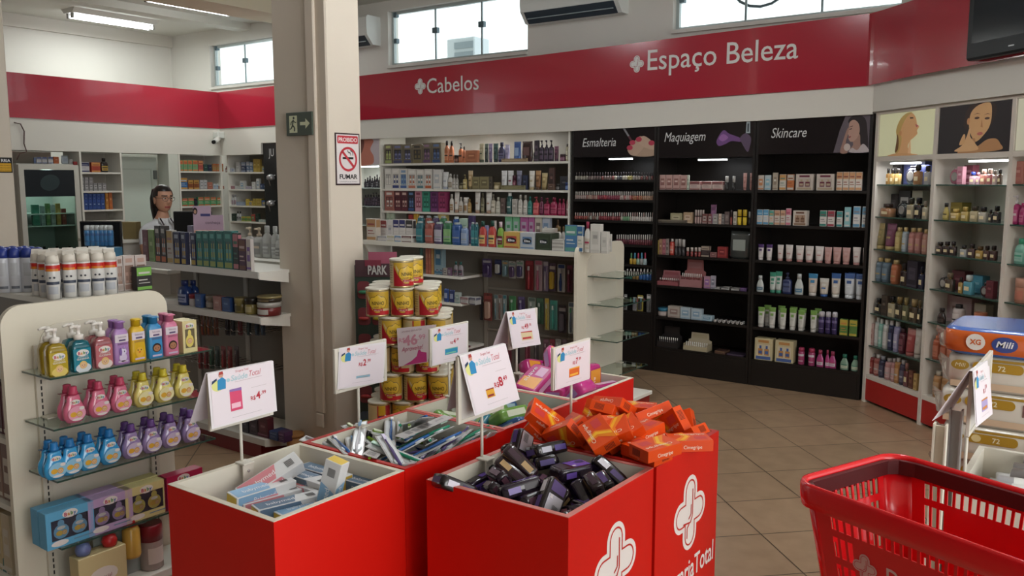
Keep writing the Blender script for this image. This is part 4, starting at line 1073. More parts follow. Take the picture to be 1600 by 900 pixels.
def k_perf(w, h, d, c):
    mb = MB(); a, b = c[:2]; e = c[2] if len(c) > 2 else 'd8c8a0'; H = h * .66; d = min(d, w * .7)
    mb.loft([superring(0, 0, z, w / 2 * f, d / 2 * f, 5, 20) for z, f in ((0, .94), (h * .02, 1), (H * .92, 1), (H, .9))], M(a, 0.06, coat=.6, spec=.8))
    mb.lathe([(w * .16, H), (w * .16, H * 1.08)], M('c8b070', 0.2, .8), 12); mb.lathe([(w * .24, H * 1.08), (w * .24, h * .97), (w * .2, h)], M(b, 0.15), 14, p=3)
    fr(mb, -w * .28, w * .28, H * .3, H * .62, -d / 2, M(e, 0.3), 2); return mb
def k_round(w, h, d, c):
    mb = MB(); a, b = c[:2]; R = w / 2; cz = R * .98
    mb.T = Matrix.Translation((0, 0, cz)) @ Matrix.Rotation(math.pi / 2, 4, 'X')
    mb.lathe([(R * .7, -w * .17), (R * .95, -w * .13), (R, 0), (R * .95, w * .13), (R * .7, w * .17)], M(a, 0.08, coat=.5), 20); mb.lathe([(R * .6, w * .171), (R * .5, w * .176)], M('b8b4b0', 0.2, .6), 20); mb.T = None
    mb.lathe([(w * .14, cz + R * .93), (w * .16, h * .96), (w * .12, h)], M(b, 0.2), 12); return mb
def k_bag(w, h, d, c):
    mb = MB(); n = 18
    mb.loft([superring(0, 0, h * t, w / 2 * a, d / 2 * b, 3, n) for t, a, b in ((0, .9, .7), (.1, 1, 1), (.5, .98, .85), (.85, .97, .3), (1, 1, .06))], M(c[0], 0.15, coat=.5))
    fr(mb, -w * .3, w * .3, h * .3, h * .7, -d / 2 * .92, M(c[1], 0.3), 2); return mb
def k_blis(w, h, d, c):      # hanging card with a moulded blister
    mb = MB(); a, b = c[:2]; e = c[2] if len(c) > 2 else 'd8d6d4'
    mb.prism([(x, 0, z) for x, z in rrect(-w / 2, w / 2, 0, h, w * .12, 3)], (0, .002, 0), M(a, 0.4))
    mb.loft([[(x, y, z) for x, z in rrect(-w * .32 * f, w * .32 * f, h * .08, h * (.08 + .62), w * .2 * f, 3)] for y, f in ((0, 1), (-d * .6, .96), (-d, .7))], M(b, 0.12, coat=.5))
    fr(mb, -w * .4, w * .4, h * .78, h * .9, 0, M(e, 0.4)); fr(mb, -w * .1, w * .1, h * .92, h * .95, 0, M('2a2a2a')); return mb
def k_brush(w, h, d, c):     # hanging toothbrush card
    mb = MB(); a, b = c[:2]; e = c[2] if len(c) > 2 else WT
    mb.prism([(x, 0, z) for x, z in rrect(-w / 2, w / 2, 0, h, w * .1, 2)], (0, .0015, 0), M(a, 0.4))
    mb.tube([(0, -d * .5, h * .05), (0, -d * .6, h * .35), (0, -d * .5, h * .6), (0, -d * .5, h * .82)], [w * .14, w * .17, w * .09, w * .1], M(b, 0.2), 8); mb.box(-w * .1, w * .1, -d * .9, -d * .5, h * .68, h * .82, M(e, 0.6))
    fr(mb, -w * .42, w * .42, h * .86, h * .98, 0, M(b, 0.4)); return mb
def k_disp(w, h, d, c):      # counter display tray with a back card and a row of small bottles
    mb = MB(); a, b = c[:2]; e = c[2] if len(c) > 2 else '7a2a2a'
    mb.box(-w / 2, w / 2, -d / 2, -d / 2 + .003, 0, h * .28, M(a, 0.45)); mb.box(-w / 2, w / 2, -d / 2 + .003, d / 2, 0, h * .05, M(a, 0.45))
    for s in (-1, 1): mb.box(s * w / 2, s * (w / 2 - .003), -d / 2 + .003, d / 2, h * .05, h * .4, M(a, 0.45))
    mb.prism([(-w / 2 + .003, d / 2, h * .05), (w / 2 - .003, d / 2, h * .05), (w / 2 - .003, d / 2, h * .55), (w * .38, d / 2, h * .6), (w * .36, d / 2, h), (-w * .36, d / 2, h), (-w * .38, d / 2, h * .6), (-w / 2 + .003, d / 2, h * .55)], (0, -.003, 0), M(b, 0.45))
    n = max(4, int(w / .018)); st = (w - .012) / n
    for i in range(n):
        x = -w / 2 + .006 + st * (i + .5); mb.lathe([(st * .36, h * .05), (st * .36, h * .34), (st * .2, h * .36)], M(e, 0.2), 8, c=(x, -d * .2, 0)); mb.lathe([(st * .24, h * .36), (st * .22, h * .5)], M('d8d4ce', 0.4), 8, c=(x, -d * .2, 0))
    fr(mb, -w * .3, w * .3, h * .68, h * .9, d / 2 - .003, M(a, 0.45)); return mb
def k_roll(w, h, d, c):
    mb = MB(); R = w / 2; mb.T = Matrix.Translation((0, 0, R)) @ Matrix.Rotation(math.pi / 2, 4, 'X')
    mb.lathe([(R * .96, -.03), (R, -.026), (R, .026), (R * .96, .03)], M(c[0], 0.4), 14); mb.lathe([(R * .5, .0302), (R * .45, .031)], M(c[1], 0.4), 12); return mb
def k_elite(w, h, d, c):
    mb = k_lab(w, h, d, c[:2] + c[:1]); y = -d / 2
    mb.poly([(x, y - .0012, z) for x, z in ellipse(0, h * .5, w * .30, h * .16, 20)], M('1c2228', 0.4)); mb.text('Elite', (0, y - .0016, h * .43), (1, 0, 0), (0, 0, 1), h * .2, M('e2e2e2', 0.4), bold=.02, width=w * .42)
    return mb
def k_flat(w, h, d, c):
    mb = k_box(w, h, d, c); return mb
KIND = {k[2:]: v for k, v in list(globals().items()) if k.startswith('k_')}
NAMES = {'box': ('product_carton', 'carton'), 'lab': ('product_carton', 'carton'), 'win': ('kit_box', 'box'), 'tube': ('cream_tube', 'tube'), 'bot': ('product_bottle', 'bottle'), 'mist': ('mist_bottle', 'bottle'),
         'oval': ('lotion_bottle', 'bottle'), 'mw': ('mouthwash_bottle', 'bottle'), 'pump': ('pump_bottle', 'bottle'), 'can': ('spray_can', 'spray can'), 'jar': ('cream_jar', 'jar'), 'pol': ('nail_polish', 'nail polish'), 'pen': ('makeup_stick', 'makeup'),
         'perf': ('perfume_bottle', 'perfume'), 'round': ('perfume_bottle', 'perfume'), 'bag': ('plastic_pouch', 'pouch'), 'blis': ('hanging_pack', 'pack'), 'brush': ('hanging_toothbrush', 'toothbrush'), 'disp': ('display_tray', 'display tray'),
         'roll': ('small_roll', 'roll'), 'elite': ('tissue_box', 'tissue box'), 'flat': ('flat_carton', 'carton')}
MESHC = {}
def mute(c, k=.84):  # haze put into the goods' colours by pulling them towards grey
    v = [int(c[i:i + 2], 16) for i in (0, 2, 4)]; g = .3 * v[0] + .59 * v[1] + .11 * v[2]
    return '%02x%02x%02x' % tuple(int(round(g + (q - g) * k)) for q in v)
def kmesh(kind, w, h, d, cols):
    cols = [mute(c) for c in cols]
    key = (kind, round(w, 3), round(h, 3), round(d, 3), tuple(cols))
    if key not in MESHC: MESHC[key] = mesh_of(KIND[kind](key[1], key[2], key[3], list(cols)), NAMES[kind][0])
    return MESHC[key]
class Surf:
    """front plane of a row of goods; rz turns the goods to face the shop"""
    def __init__(s, n, p, z, rz, xd, depth=.1): s.n, s.p, s.z, s.rz, s.xd, s.depth = Vector(n), Vector(p), z, rz, Vector(xd), depth
    def back(s, d, dz=0.0): return Surf(s.n, s.p + Vector((-math.sin(s.rz), math.cos(s.rz), 0)) * d, s.z + dz, s.rz, s.xd, s.depth)
def SB(b, z, depth=.1): return Surf((0, 1, 0), (0, b, 0), z, 0.0, (1, 0, 0), depth)
def SA(a, z, depth=.1): return Surf((1, 0, 0), (a, 0, 0), z, math.pi / 2, (0, 1, 0), depth)
RZP = math.radians(-42.4)
def SP(off, z, depth=.1): return Surf(ND, P0 + ND * off, z, RZP, DD, depth)
ALL = []
def item(sf, x0, x1, yt, kind, cols, desc, where, group=None, hang=False, yb=None, d=None):
    a, b = hit(x0, yt, sf.n, sf.p), hit(x1, yt, sf.n, sf.p); w = (b - a).dot(sf.xd) * .96; top = (a.z + b.z) / 2
    z0 = sf.z if yb is None else hit((x0 + x1) / 2, yb, sf.n, sf.p).z
    h = max(top - z0, .012)
    if d is None:
        d = min(sf.depth, w * {'box': .55, 'lab': .55, 'win': .6, 'tube': .8, 'bag': .45, 'perf': .5, 'blis': .35, 'brush': .6, 'disp': .5, 'elite': .9, 'flat': 1.2, 'bot': .62, 'mw': .62, 'oval': .5, 'pump': .7}.get(kind, 1.0))
        if kind in ('blis', 'brush'): d = min(.02, w * .4)
        d = max(d, .01)
    c = (a + b) / 2; yv = Vector((-math.sin(sf.rz), math.cos(sf.rz), 0))
    dd = 0 if kind in ('blis', 'brush') else d / 2
    if kind in ('jar', 'can', 'pol', 'pen', 'mist', 'roll'): dd = w / 2
    loc = c + yv * dd; loc.z = z0 + (.0008 if not hang else 0)
    o = place(kmesh(kind, w, h, d, cols), NAMES[kind][0], loc=loc, rz=sf.rz)
    ALL.append((o, desc, where, NAMES[kind][1], group, x0))
    return o
def run(sf, where, ox, oy, sc, text, group=None, dp=0.0):
    """one item per line: x0 x1 ytop kind colours | description ; pixel values in a view that starts at ox,oy and is sc times enlarged"""
    s0 = sf
    for ln in text.strip().splitlines():
        ln = ln.strip()
        if not ln: continue
        if ln.startswith('@'): s0 = sf.back(float(ln[1:])); continue
        l, desc = ln.split('|'); f = l.split(); desc = desc.strip()
        x0, x1, yt = (float(v) for v in f[:3]); kind = f[3]; cols = f[4].split(',')
        yb = None if len(f) < 6 else oy + float(f[5]) / sc
        item(s0, ox + x0 / sc, ox + x1 / sc, oy + yt / sc, kind, cols, desc, where, group or ('goods on ' + where), yb=yb)
def finish_labels():
    from collections import defaultdict
    g = defaultdict(list)
    for r in ALL: g[(r[1], r[2])].append(r)
    for (desc, where), rs in g.items():
        rs.sort(key=lambda r: r[5]); n = len(rs)
        for i, r in enumerate(rs):
            o = r[0]
            if n == 1: lab = '%s on %s' % (desc, where)
            elif n == 2: lab = '%s %s on %s' % (('left-hand', 'right-hand')[i], desc, where)
            else: lab = '%s from the left on %s' % (ordn(i + 1) + ' ' + desc, where)
            o['label'] = lab; o['category'] = r[3]
            if r[4]: o['group'] = r[4]
# ------------------------------------------------------------------ shelving: gondolas with glass end caps
def uright(mb, x, y, z0, z1, face=1):
    """slotted upright standing on a wall that faces +X"""
    mb.box(x, x + .012, y - .016, y + .016, z0, z1, M('cdc6b6', 0.4))
    z = z0 + .03
    while z < z1 - .03:
        mb.box(x + .012, x + .0125, y - .0025, y + .0025, z, z + .014, M('2c2a28')); z += .022
def end_panel(mb, a, b0, b1, z1, m, r=.07):
    pts = [(b0, 0.0), (b1, 0.0)] + [(b1 - r + r * math.cos(q), z1 - r + r * math.sin(q)) for q in [math.pi / 2 * k / 8 for k in range(9)]] + [(b0 + r - r * math.cos(q), z1 - r + r * math.sin(q)) for q in [math.pi / 2 * (1 - k / 8) for k in range(9)]]
    mb.prism([(a - .022, y, z) for y, z in pts], (.022, 0, 0), m)
    i0, i1, zt, rr_ = b0 + .12, b1 - .12, z1 - .075, .07
    ins = [(i0, .1), (i1, .1)] + [(i1 - rr_ + rr_ * math.cos(q), zt - rr_ + rr_ * math.sin(q)) for q in [math.pi / 2 * k / 8 for k in range(9)]] + [(i0 + rr_ - rr_ * math.cos(q), zt - rr_ + rr_ * math.sin(q)) for q in [math.pi / 2 * (1 - k / 8) for k in range(9)]]
    mb.prism([(a, y, z) for y, z in ins], (.004, 0, 0), M('d3ccbc', 0.45))
def glass_shelf(t, a0, a1, b0, b1, z):
    mb = MB(); th = .006; e = .0012
    mb.box(a0, a1 - e, b0 + e, b1 - e, z - th, z, GLASS); g = mb.build('glass_shelf', t)
    mb = MB(); mb.box(a1 - e + .0001, a1, b0, b1, z - th, z, GREDGE); mb.box(a0, a1 - e, b0, b0 + e - .0001, z - th, z, GREDGE); mb.box(a0, a1 - e, b1 - e + .0001, b1, z - th, z, GREDGE); mb.build('edge', g)
    for y in (b0 + .07, b1 - .07):
        mb = MB(); mb.prism([(a0 + .002, y, z - .0065), (a0 + .16, y, z - .0065), (a0 + .16, y, z - .016), (a0 + .002, y, z - .045)], (0, .004, 0), M('d8d2c4', 0.35)); mb.box(a0 + .002, a0 + .05, y - .02, y + .024, z, z + .004, M('d8d2c4', 0.35)); mb.build('bracket', g)
# --- front gondola: its glass end cap carries the baby bottles
GA = -2.80                                             # outer edge of the glass
corner = [PA(78, 591.7, GA), PA(83, 672, GA), PA(92, 752, GA), PA(95, 858, GA)]
GZ = [p.z for p in corner]; Gb0 = sum(p.y for p in corner) / 4; Gb1 = PA(320, 548, GA).y + .03
GP = PB(30, 575, Gb0).x                                 # panel face
Gpb0, Gpb1 = PA(4, 560, GP).y, PA(262, 500, GP).y; Gpz = PA(150, 463.5, GP).z
t = empty('shelf_gondola', (0, 0, 0)); tag(t, 'white shelf gondola with rounded end panel and glass shelves of baby toiletries', 'shelving')
mb = MB(); end_panel(mb, GP, Gpb0, Gpb1, Gpz, PANEL); mb.build('end_panel', t)
mb = MB(); uright(mb, GP + .004, Gb0 + .06, 0.02, Gpz - .14); mb.build('upright', t)
mb = MB(); uright(mb, GP + .004, Gpb1 - .09, 0.02, Gpz - .14); mb.build('upright', t)
for z in GZ: glass_shelf(t, GP + .016, GA, Gb0, Gb1, z)
GTZ = Gpz - .025
mb = MB(); mb.box(-5.2, GP - .022, (Gpb0 + Gpb1) / 2 - .02, (Gpb0 + Gpb1) / 2 + .02, 0, GTZ - .02, GREYBACK); mb.build('back_panel', t)
mb = MB(); mb.box(-5.2, GP - .0225, 1.555, Gpb1 - .01, GTZ - .02, GTZ, SHELFW); mb.build('top_shelf', t)
mb = MB(); mb.box(-5.2, GP - .0225, Gpb0 + .02, Gpb1 - .02, 0, .14, REDP); mb.build('plinth', t)
for z in (.2, .48, .72, .95):
    mb = MB(); mb.box(-5.2, GP - .023, Gpb0 + .02, (Gpb0 + Gpb1) / 2 - .021, z - .02, z, SHELFW); mb.build('shelf', t)
# --- rear-left gondola by the column
G2A1, G2B = -3.945, 3.03; G2Z = [1.085, .83]
t = empty('shelf_gondola', (0, 0, 0)); tag(t, 'grey backed shelf gondola with hair dye on top, ending at the column', 'shelving')
mb = MB(); mb.box(-5.27, -4.05, G2B + .38, G2B + .40, 0.1, 1.07, GREYBACK); mb.build('back_panel', t)
mb = MB(); mb.box(-5.27, -4.0, G2B + .02, G2B + .76, 0, .09, REDP); mb.build('plinth', t)
def g2shelf(z, a0=-5.27, d=.38):
    mb = MB(); mb.box(a0, G2A1, G2B + .006, G2B + d - .01, z - .018, z, SHELFW); s_ = mb.build('shelf', t)
    mb = MB(); mb.box(a0, G2A1, G2B, G2B + .005, z - .035, z + .002, M('c6c4be', 0.3)); mb.build('price_rail', s_)
    mb = MB(); mb.prism([(G2A1 + .001, G2B + .004, z), (G2A1 + .001, G2B + d - .17, z), (G2A1 + .001, G2B + d - .17, z - .075), (G2A1 + .001, G2B + .004, z - .04)], (.003, 0, 0), M('d8d4ca', 0.4)); mb.build('bracket', s_)
for z in G2Z: g2shelf(z)
g2shelf(.125, d=.36)
for a in (-4.56, -5.09):
    mb = MB(); mb.box(a - .015, a + .015, G2B + .368, G2B + .379, 0.13, 1.06, M('a8a298', 0.4)); mb.build('upright', t)
mb = MB()
for k in range(16):
    x = -5.05 + k * .06
    for z in (.70, .46): mb.tube([(x, G2B + .37, z), (x, G2B + .1, z), (x, G2B + .085, z + .015)], .0025, STEEL, 5)
h_ = mb.build('peg_hooks', t); h_['kind'] = 'stuff'
mb = MB(); mb.box(-5.27, -4.06, G2B + .402, G2B + .74, 1.075, 1.095, SHELFW); mb.box(-5.27, -4.06, G2B + .74, G2B + .745, 1.09, 1.13, CLEAR); mb.build('rear_top_shelf', t)
# --- middle gondola with mouthwash on top and an empty glass end cap
G3B = 4.8; G3A1 = PB(903, 392, G3B).x; G3Z = PB(790, 388, G3B).z; G3pz = PA(945, 379, G3A1).z
G3b1 = PA(975, 400, G3A1).y
t = empty('shelf_gondola', (0, 0, 0)); tag(t, 'grey backed shelf gondola with mouthwash on top and empty glass end shelves', 'shelving')
mb = MB(); end_panel(mb, G3A1, G3B - .01, G3b1, G3pz, PANEL, .06); mb.build('end_panel', t)
for i, (x, y) in enumerate(((917, 431), (917, 475), (917, 529), (917, 581))):
    p = PA(x, y, G3A1); q = PB((968, 965, 964, 962)[i], (434, 480, 535, 588)[i], p.y)
    glass_shelf(t, G3A1 + .006, max(q.x, G3A1 + .15), p.y, p.y + .46, p.z)
mb = MB(); mb.box(-4.95, G3A1 - .023, G3B + .34, G3B + .36, 0.1, G3Z - .02, GREYBACK); mb.build('back_panel', t)
mb = MB(); mb.box(-4.95, G3A1 - .023, G3B + .02, G3b1 - .02, 0, .12, REDP); mb.build('plinth', t)
mb = MB(); mb.box(-4.95, G3A1 - .023, G3B + .006, G3b1 - .02, G3Z - .02, G3Z, SHELFW); s_ = mb.build('top_shelf', t)
mb = MB(); mb.box(-4.95, G3A1 - .023, G3B, G3B + .0055, G3Z - .032, G3Z + .002, M('cfcabc', 0.35)); mb.build('price_rail', s_)
mb = MB(); mb.prism([(-4.95, G3B + .005, G3Z - .021), (-4.95, G3B + .3, G3Z - .021), (-4.95, G3B + .3, G3Z - .3), (-4.95, G3B + .2, G3Z - .3)], (.02, 0, 0), SHELFW); mb.build('end_bracket', t)
am = PB(755, 450, G3B + .3).x
for (x, y) in ((720, 433), (720, 475), (720, 545)):
    z = PB(x, y, G3B + .06).z
    mb = MB(); mb.box(-4.93, am - .02, G3B + .06, G3B + .338, z - .018, z, SHELFW); mb.build('shelf', t)
mb = MB(); mb.box(am - .015, am + .015, G3B + .328, G3B + .339, .12, G3Z - .03, M('8d867c', 0.4)); mb.build('upright', t)
G3H = [PB(800, y, G3B + .26).z for y in (404, 458, 524)]
for z in G3H:
    mb = MB(); mb.box(am + .02, G3A1 - .03, G3B + .325, G3B + .339, z + .004, z + .02, M('8d867c', 0.4)); mb.build('hook_bar', t)
# ------------------------------------------------------------------ baby toiletries on the glass shelves
def baby_text(mb, x, y, z, w, m1='c23a58', e=.001):
    """small bubbly wordmark with coloured letters, printed on a front that faces -Y"""
    cols = ['b8365a', 'c98a2a', '4a8a4a', '3a6aa8']; vs = 'Baby'; st = w / 4
    mb.poly([(a, y, b) for a, b in ellipse(x, z + w * .17, w * .62, w * .34, 14)], M('ded9d2', 0.4))
    for i, ch in enumerate(vs): mb.text(ch, (x - w / 2 + st * (i + .5), y - e, z + (.0, .02, .03, .02)[i] * w), (1, 0, 0), (0, 0, 1), w * .42, M(cols[i], 0.4), bold=.03)
def face(mb, x, y, z, r, skin='d9b48c', hair='c9a060'):
    mb.poly([(a, y, b) for a, b in ellipse(x, z, r * 1.1, r * 1.1, 14)], M(hair, 0.45)); mb.poly([(a, y - .0003, b) for a, b in ellipse(x, z - r * .12, r * .85, r * .8, 14)], M(skin, 0.45))
    for s in (-1, 1): mb.poly([(a, y - .0006, b) for a, b in ellipse(x + s * r * .35, z - r * .1, r * .1, r * .14, 8)], M('3a2a22'))
    mb.poly([(a, y - .0006, b) for a, b in ellipse(x, z - r * .5, r * .2, r * .07, 8)], M('a8483c'))
def parts_set(build):
    """build() -> list of (name, MB); returned as shared meshes"""
    return [(n, mesh_of(mb, n)) for n, mb in build]
def put(parts, name, loc, rz, label, cat, group):
    t = empty(name, loc, rz); tag(t, label, cat, group)
    for n, me in parts: place(me, n, t)
    return t
def pump_soap(col, dark, fc):
    W, D, H = .062, .042, .105; mb = MB(); r = W / 2; f = D / W
    mb.lathe([(r * .96, 0), (r, .002), (r, H * .78), (r * .8, H * .95), (r * .36, H * 1.0), (r * .36, H * 1.03)], M(col, 0.05, trans=.55, coat=.5, ior=1.33), 4 * 6, sy=f, p=7)
    out = [('bottle', mb)]
    mb = MB(); lab_arc(mb, r, r * f, .95, H * .06, H * .74, M(dark, 0.3), 7, e=.0006); y = -r * f - .0013
    baby_text(mb, 0, y, H * .55, .034); mb.text('SABONETE DE', (0, y, H * .46), (1, 0, 0), (0, 0, 1), .006, M(WT), width=.036); mb.text('GLICERINA', (0, y, H * .385), (1, 0, 0), (0, 0, 1), .0085, M(WT), bold=.02, width=.042)
    mb.poly([(a, y + .0002, b) for a, b in ellipse(0, H * .12, .026, .016, 14)], M(fc, 0.4)); face(mb, 0, y - .0002, H * .22, .012, hair='d8b86a'); out.append(('label', mb))
    mb = MB(); Wm = M('ddd8d0', 0.35)
    mb.lathe([(r * .5, H * 1.02), (r * .5, H * 1.16), (r * .42, H * 1.18), (r * .2, H * 1.19), (r * .18, H * 1.36), (r * .28, H * 1.37), (r * .3, H * 1.46), (r * .22, H * 1.48)], Wm, 18)
    mb.tube([(0, 0, H * 1.43), (-.018, -.006, H * 1.455), (-.034, -.012, H * 1.43)], [.006, .0055, .004], Wm, 8); out.append(('pump', mb))
    return parts_set(out)
def shampoo(col, capc, pic):
    W, D, H = .056, .034, .125; mb = MB(); r = W / 2; f = D / W; A = M(col, 0.28, coat=.3)
    mb.lathe([(r * .98, 0), (r * 1.04, .002), (r * 1.0, H * .3), (r * .93, H * .75), (r * .9, H * .9), (r * .62, H * .985), (r * .5, H)], A, 24, sy=f, p=4); out = [('bottle', mb)]
    mb = MB(); lab_arc(mb, r, r * f, .8, H * .62, H * .84, M('d9cfd6', 0.35), 4); y = -r * f - .0016
    mb.text('Salonete', (0, y, H * .75), (1, 0, 0), (0, 0, 1), .009, M('8a7a90'), width=.03); mb.box(-.012, .012, y, y + .0004, H * .655, H * .70, M('5a4a70', 0.4)); mb.text('SHAMPOO', (0, y, H * .55), (1, 0, 0), (0, 0, 1), .009, M('6a4a6a'), width=.036)
    if pic == 'chick':
        mb.poly([(a, y, b) for a, b in ellipse(0, H * .26, .015, .019, 14)], M('e0b23a', 0.4)); mb.poly([(a, y - .0003, b) for a, b in ellipse(0, H * .27, .004, .003, 8)], M('c8602a'))
        for s in (-1, 1): mb.poly([(a, y - .0003, b) for a, b in ellipse(s * .006, H * .33, .002, .003, 8)], M('2a2020'))
    elif pic == 'pony':
        mb.poly([(a, y, b) for a, b in ellipse(0, H * .2, .014, .016, 12)], M('cfc4dc', 0.4)); mb.poly([(a, y - .0003, b) for a, b in ellipse(.002, H * .36, .011, .012, 12)], M('d6cde2', 0.4)); mb.poly([(.0, y - .0003, H * .44), (.008, y - .0003, H * .43), (.006, y - .0003, H * .52)], M('b8a0d0'))
        mb.poly([(a, y - .0006, b) for a, b in ellipse(-.008, H * .36, .005, .014, 10)], M('7a5aa0')); mb.poly([(a, y - .0006, b) for a, b in ellipse(.005, H * .36, .0018, .003, 8)], M('2a2030'))
    else: face(mb, 0, y, H * .31, .015, 'a87858', '2e1f1a')
    mb.box(-.018, .018, y, y + .0003, H * .06, H * .11, M('c9b8d0', 0.4)); out.append(('label', mb))
    mb = MB(); mb.lathe([(r * .56, H), (r * .56, H * 1.16), (r * .62, H * 1.165), (r * .62, H * 1.19), (r * .5, H * 1.21)], M(capc, 0.3), 20); mb.box(-r * .5, r * .5, -r * .72, -r * .3, H * 1.165, H * 1.19, M(capc, 0.3), .001); out.append(('cap', mb))
    return parts_set(out)
def baby_oil(col, capc, hi):
    W, D, H = .074, .036, .098; mb = MB(); r = W / 2; f = D / W
    mb.lathe([(r * .5, 0), (r * .72, .003), (r * .95, H * .18), (r, H * .36), (r * .93, H * .52), (r * .72, H * .66), (r * .62, H * .76), (r * .6, H * .86), (r * .5, H * .95), (r * .34, H * .985), (r * .34, H)], M(col, 0.12, coat=.6), 28, sy=f, p=2.2); out = [('bottle', mb)]
    mb = MB(); y = -r * f * 1.02 - .001
    baby_text(mb, 0, y + .006, H * .68, .026); mb.poly([(a, y - .0002, b) for a, b in ellipse(0, H * .34, r * .80, H * .26, 20)], M(hi, 0.3))
    mb.poly([(a, y - .0006, b) for a, b in ellipse(-.012, H * .32, .011, .009, 12)], M('d9a83a', 0.4)); face(mb, .008, y - .0008, H * .31, .009, hair='c99a4a'); mb.poly([(a, y - .0006, b) for a, b in ellipse(.017, H * .5, .009, .006, 12)], M('dcd6d2', 0.4))
    mb.poly([(a, y - .0006, b) for a, b in ellipse(0, H * .14, .018, .004, 12)], M('dcd6d2', 0.4)); out.append(('label', mb))
    mb = MB(); C_ = M(capc, 0.25); mb.lathe([(r * .42, H * .97), (r * .42, H * 1.06), (r * .36, H * 1.08), (r * .34, H * 1.24), (r * .26, H * 1.26)], C_, 20); out.append(('cap', mb))
    mb = MB(); mb.box(-r * .75, r * .75, -.006, .012, H * .955, H * .963, M(capc, 0.1, trans=.5), .001); out.append(('collar', mb))
    return parts_set(out)
def gift_box(col, inner):
    W, D, H = .16, .05, .125; mb = MB(); A = M(col, 0.4)
    mb.box(-W / 2, W / 2, -D / 2 + .004, D / 2, 0, H, A, .001)
    for x0, x1, z0, z1 in ((-W / 2, -W * .4, 0, H), (W * .4, W / 2, 0, H), (-W * .4, W * .4, H * .76, H), (-W * .4, W * .4, 0, H * .2)): mb.box(x0, x1, -D / 2, -D / 2 + .004, z0, z1, A)
    out = [('box', mb)]; mb = MB(); fr(mb, -W * .4, W * .4, H * .2, H * .76, -D / 2 + .0039, M('4a4a5a', 0.4))
    for s in (-1, 1):
        x = s * W * .19; mb.poly([(a, -D / 2 + .003, b) for a, b in ellipse(x, H * .42, W * .16, H * .2, 16)], M(inner, 0.2, coat=.5)); mb.poly([(a, -D / 2 + .0029, b) for a, b in ellipse(x, H * .64, W * .07, H * .1, 12)], M(inner, 0.2, coat=.5))
        mb.poly([(a, -D / 2 + .0025, b) for a, b in ellipse(x - .006, H * .38, .012, .009, 12)], M('d9b45a', 0.4)); mb.poly([(a, -D / 2 + .0025, b) for a, b in ellipse(x, H * .52, .014, .006, 12)], M('dcd4d0', 0.4)); face(mb, x + .01, -D / 2 + .0022, H * .38, .008)
    mb.box(-W * .4, W * .4, -D / 2 + .0005, -D / 2 + .001, H * .2, H * .76, CLEAR); out.append(('window', mb))
    mb = MB(); baby_text(mb, 0, -D / 2 - .0006, H * .80, .042); mb.poly([(a, -D / 2 - .0006, b) for a, b in ellipse(-W * .24, H * .12, W * .18, H * .08, 14)], M('dcd6d2', 0.4)); mb.box(W * .05, W * .45, -D / 2 - .0006, -D / 2 - .0003, H * .1, H * .13, M('6a8aa0', 0.4)); out.append(('print', mb))
    return parts_set(out)
ga = GA - .012
def gl(x, y): return PA(x, y, ga)
def place_row(parts, D, px_list, shelf, name, what, cat, group, rows=2, gap=.004, ref=0):
    nm = ['front', 'behind']
    for i, (x, y) in enumerate(px_list):
        b = gl(x, y).y
        for r in range(rows):
            ad = '' if len(px_list) == 1 else ordn(i + 1 + ref) + ' '
            rw = '' if rows == 1 else (' in front' if r == 0 else ' behind')
            put(parts, name, (ga - D / 2 - r * (D + gap), b + r * .002, GZ[shelf] + .0006), math.pi / 2, '%s%s%s on %s' % (ad, what, rw + (' from the left' if len(px_list) > 1 else ''), ['the top glass shelf', 'the second glass shelf', 'the third glass shelf', 'the lowest glass shelf'][shelf]), cat, group)
G_ = 'baby toiletries on the glass shelves'
place_row(pump_soap('c0a428', 'b09a2a', 'd8c26a'), .044, [(94, 586)], 0, 'pump_soap', 'yellow pump soap bottle', 'soap', G_)
place_row(pump_soap('1d7f90', '1f7f92', 'cfd6da'), .044, [(131, 579)], 0, 'pump_soap', 'teal pump soap bottle', 'soap', G_)
place_row(pump_soap('c87a80', 'b8686e', 'e0cfc8'), .044, [(165, 572)], 0, 'pump_soap', 'rose pink pump soap bottle', 'soap', G_)
place_row(shampoo('a880b8', '9a70b0', 'pony'), .036, [(193, 567)], 0, 'shampoo_bottle', 'lilac shampoo bottle with pony', 'shampoo', G_)
place_row(shampoo('d6ae22', 'd4b01e', 'chick'), .036, [(219, 562)], 0, 'shampoo_bottle', 'yellow shampoo bottle with chick', 'shampoo', G_, rows=1)
place_row(shampoo('3a8cc0', '2f7fb4', 'child'), .036, [(246, 558)], 0, 'shampoo_bottle', 'blue shampoo bottle with smiling child', 'shampoo', G_)
place_row(shampoo('d07a98', 'cc7090', 'child'), .036, [(271, 553)], 0, 'shampoo_bottle', 'pink shampoo bottle with smiling child', 'shampoo', G_)
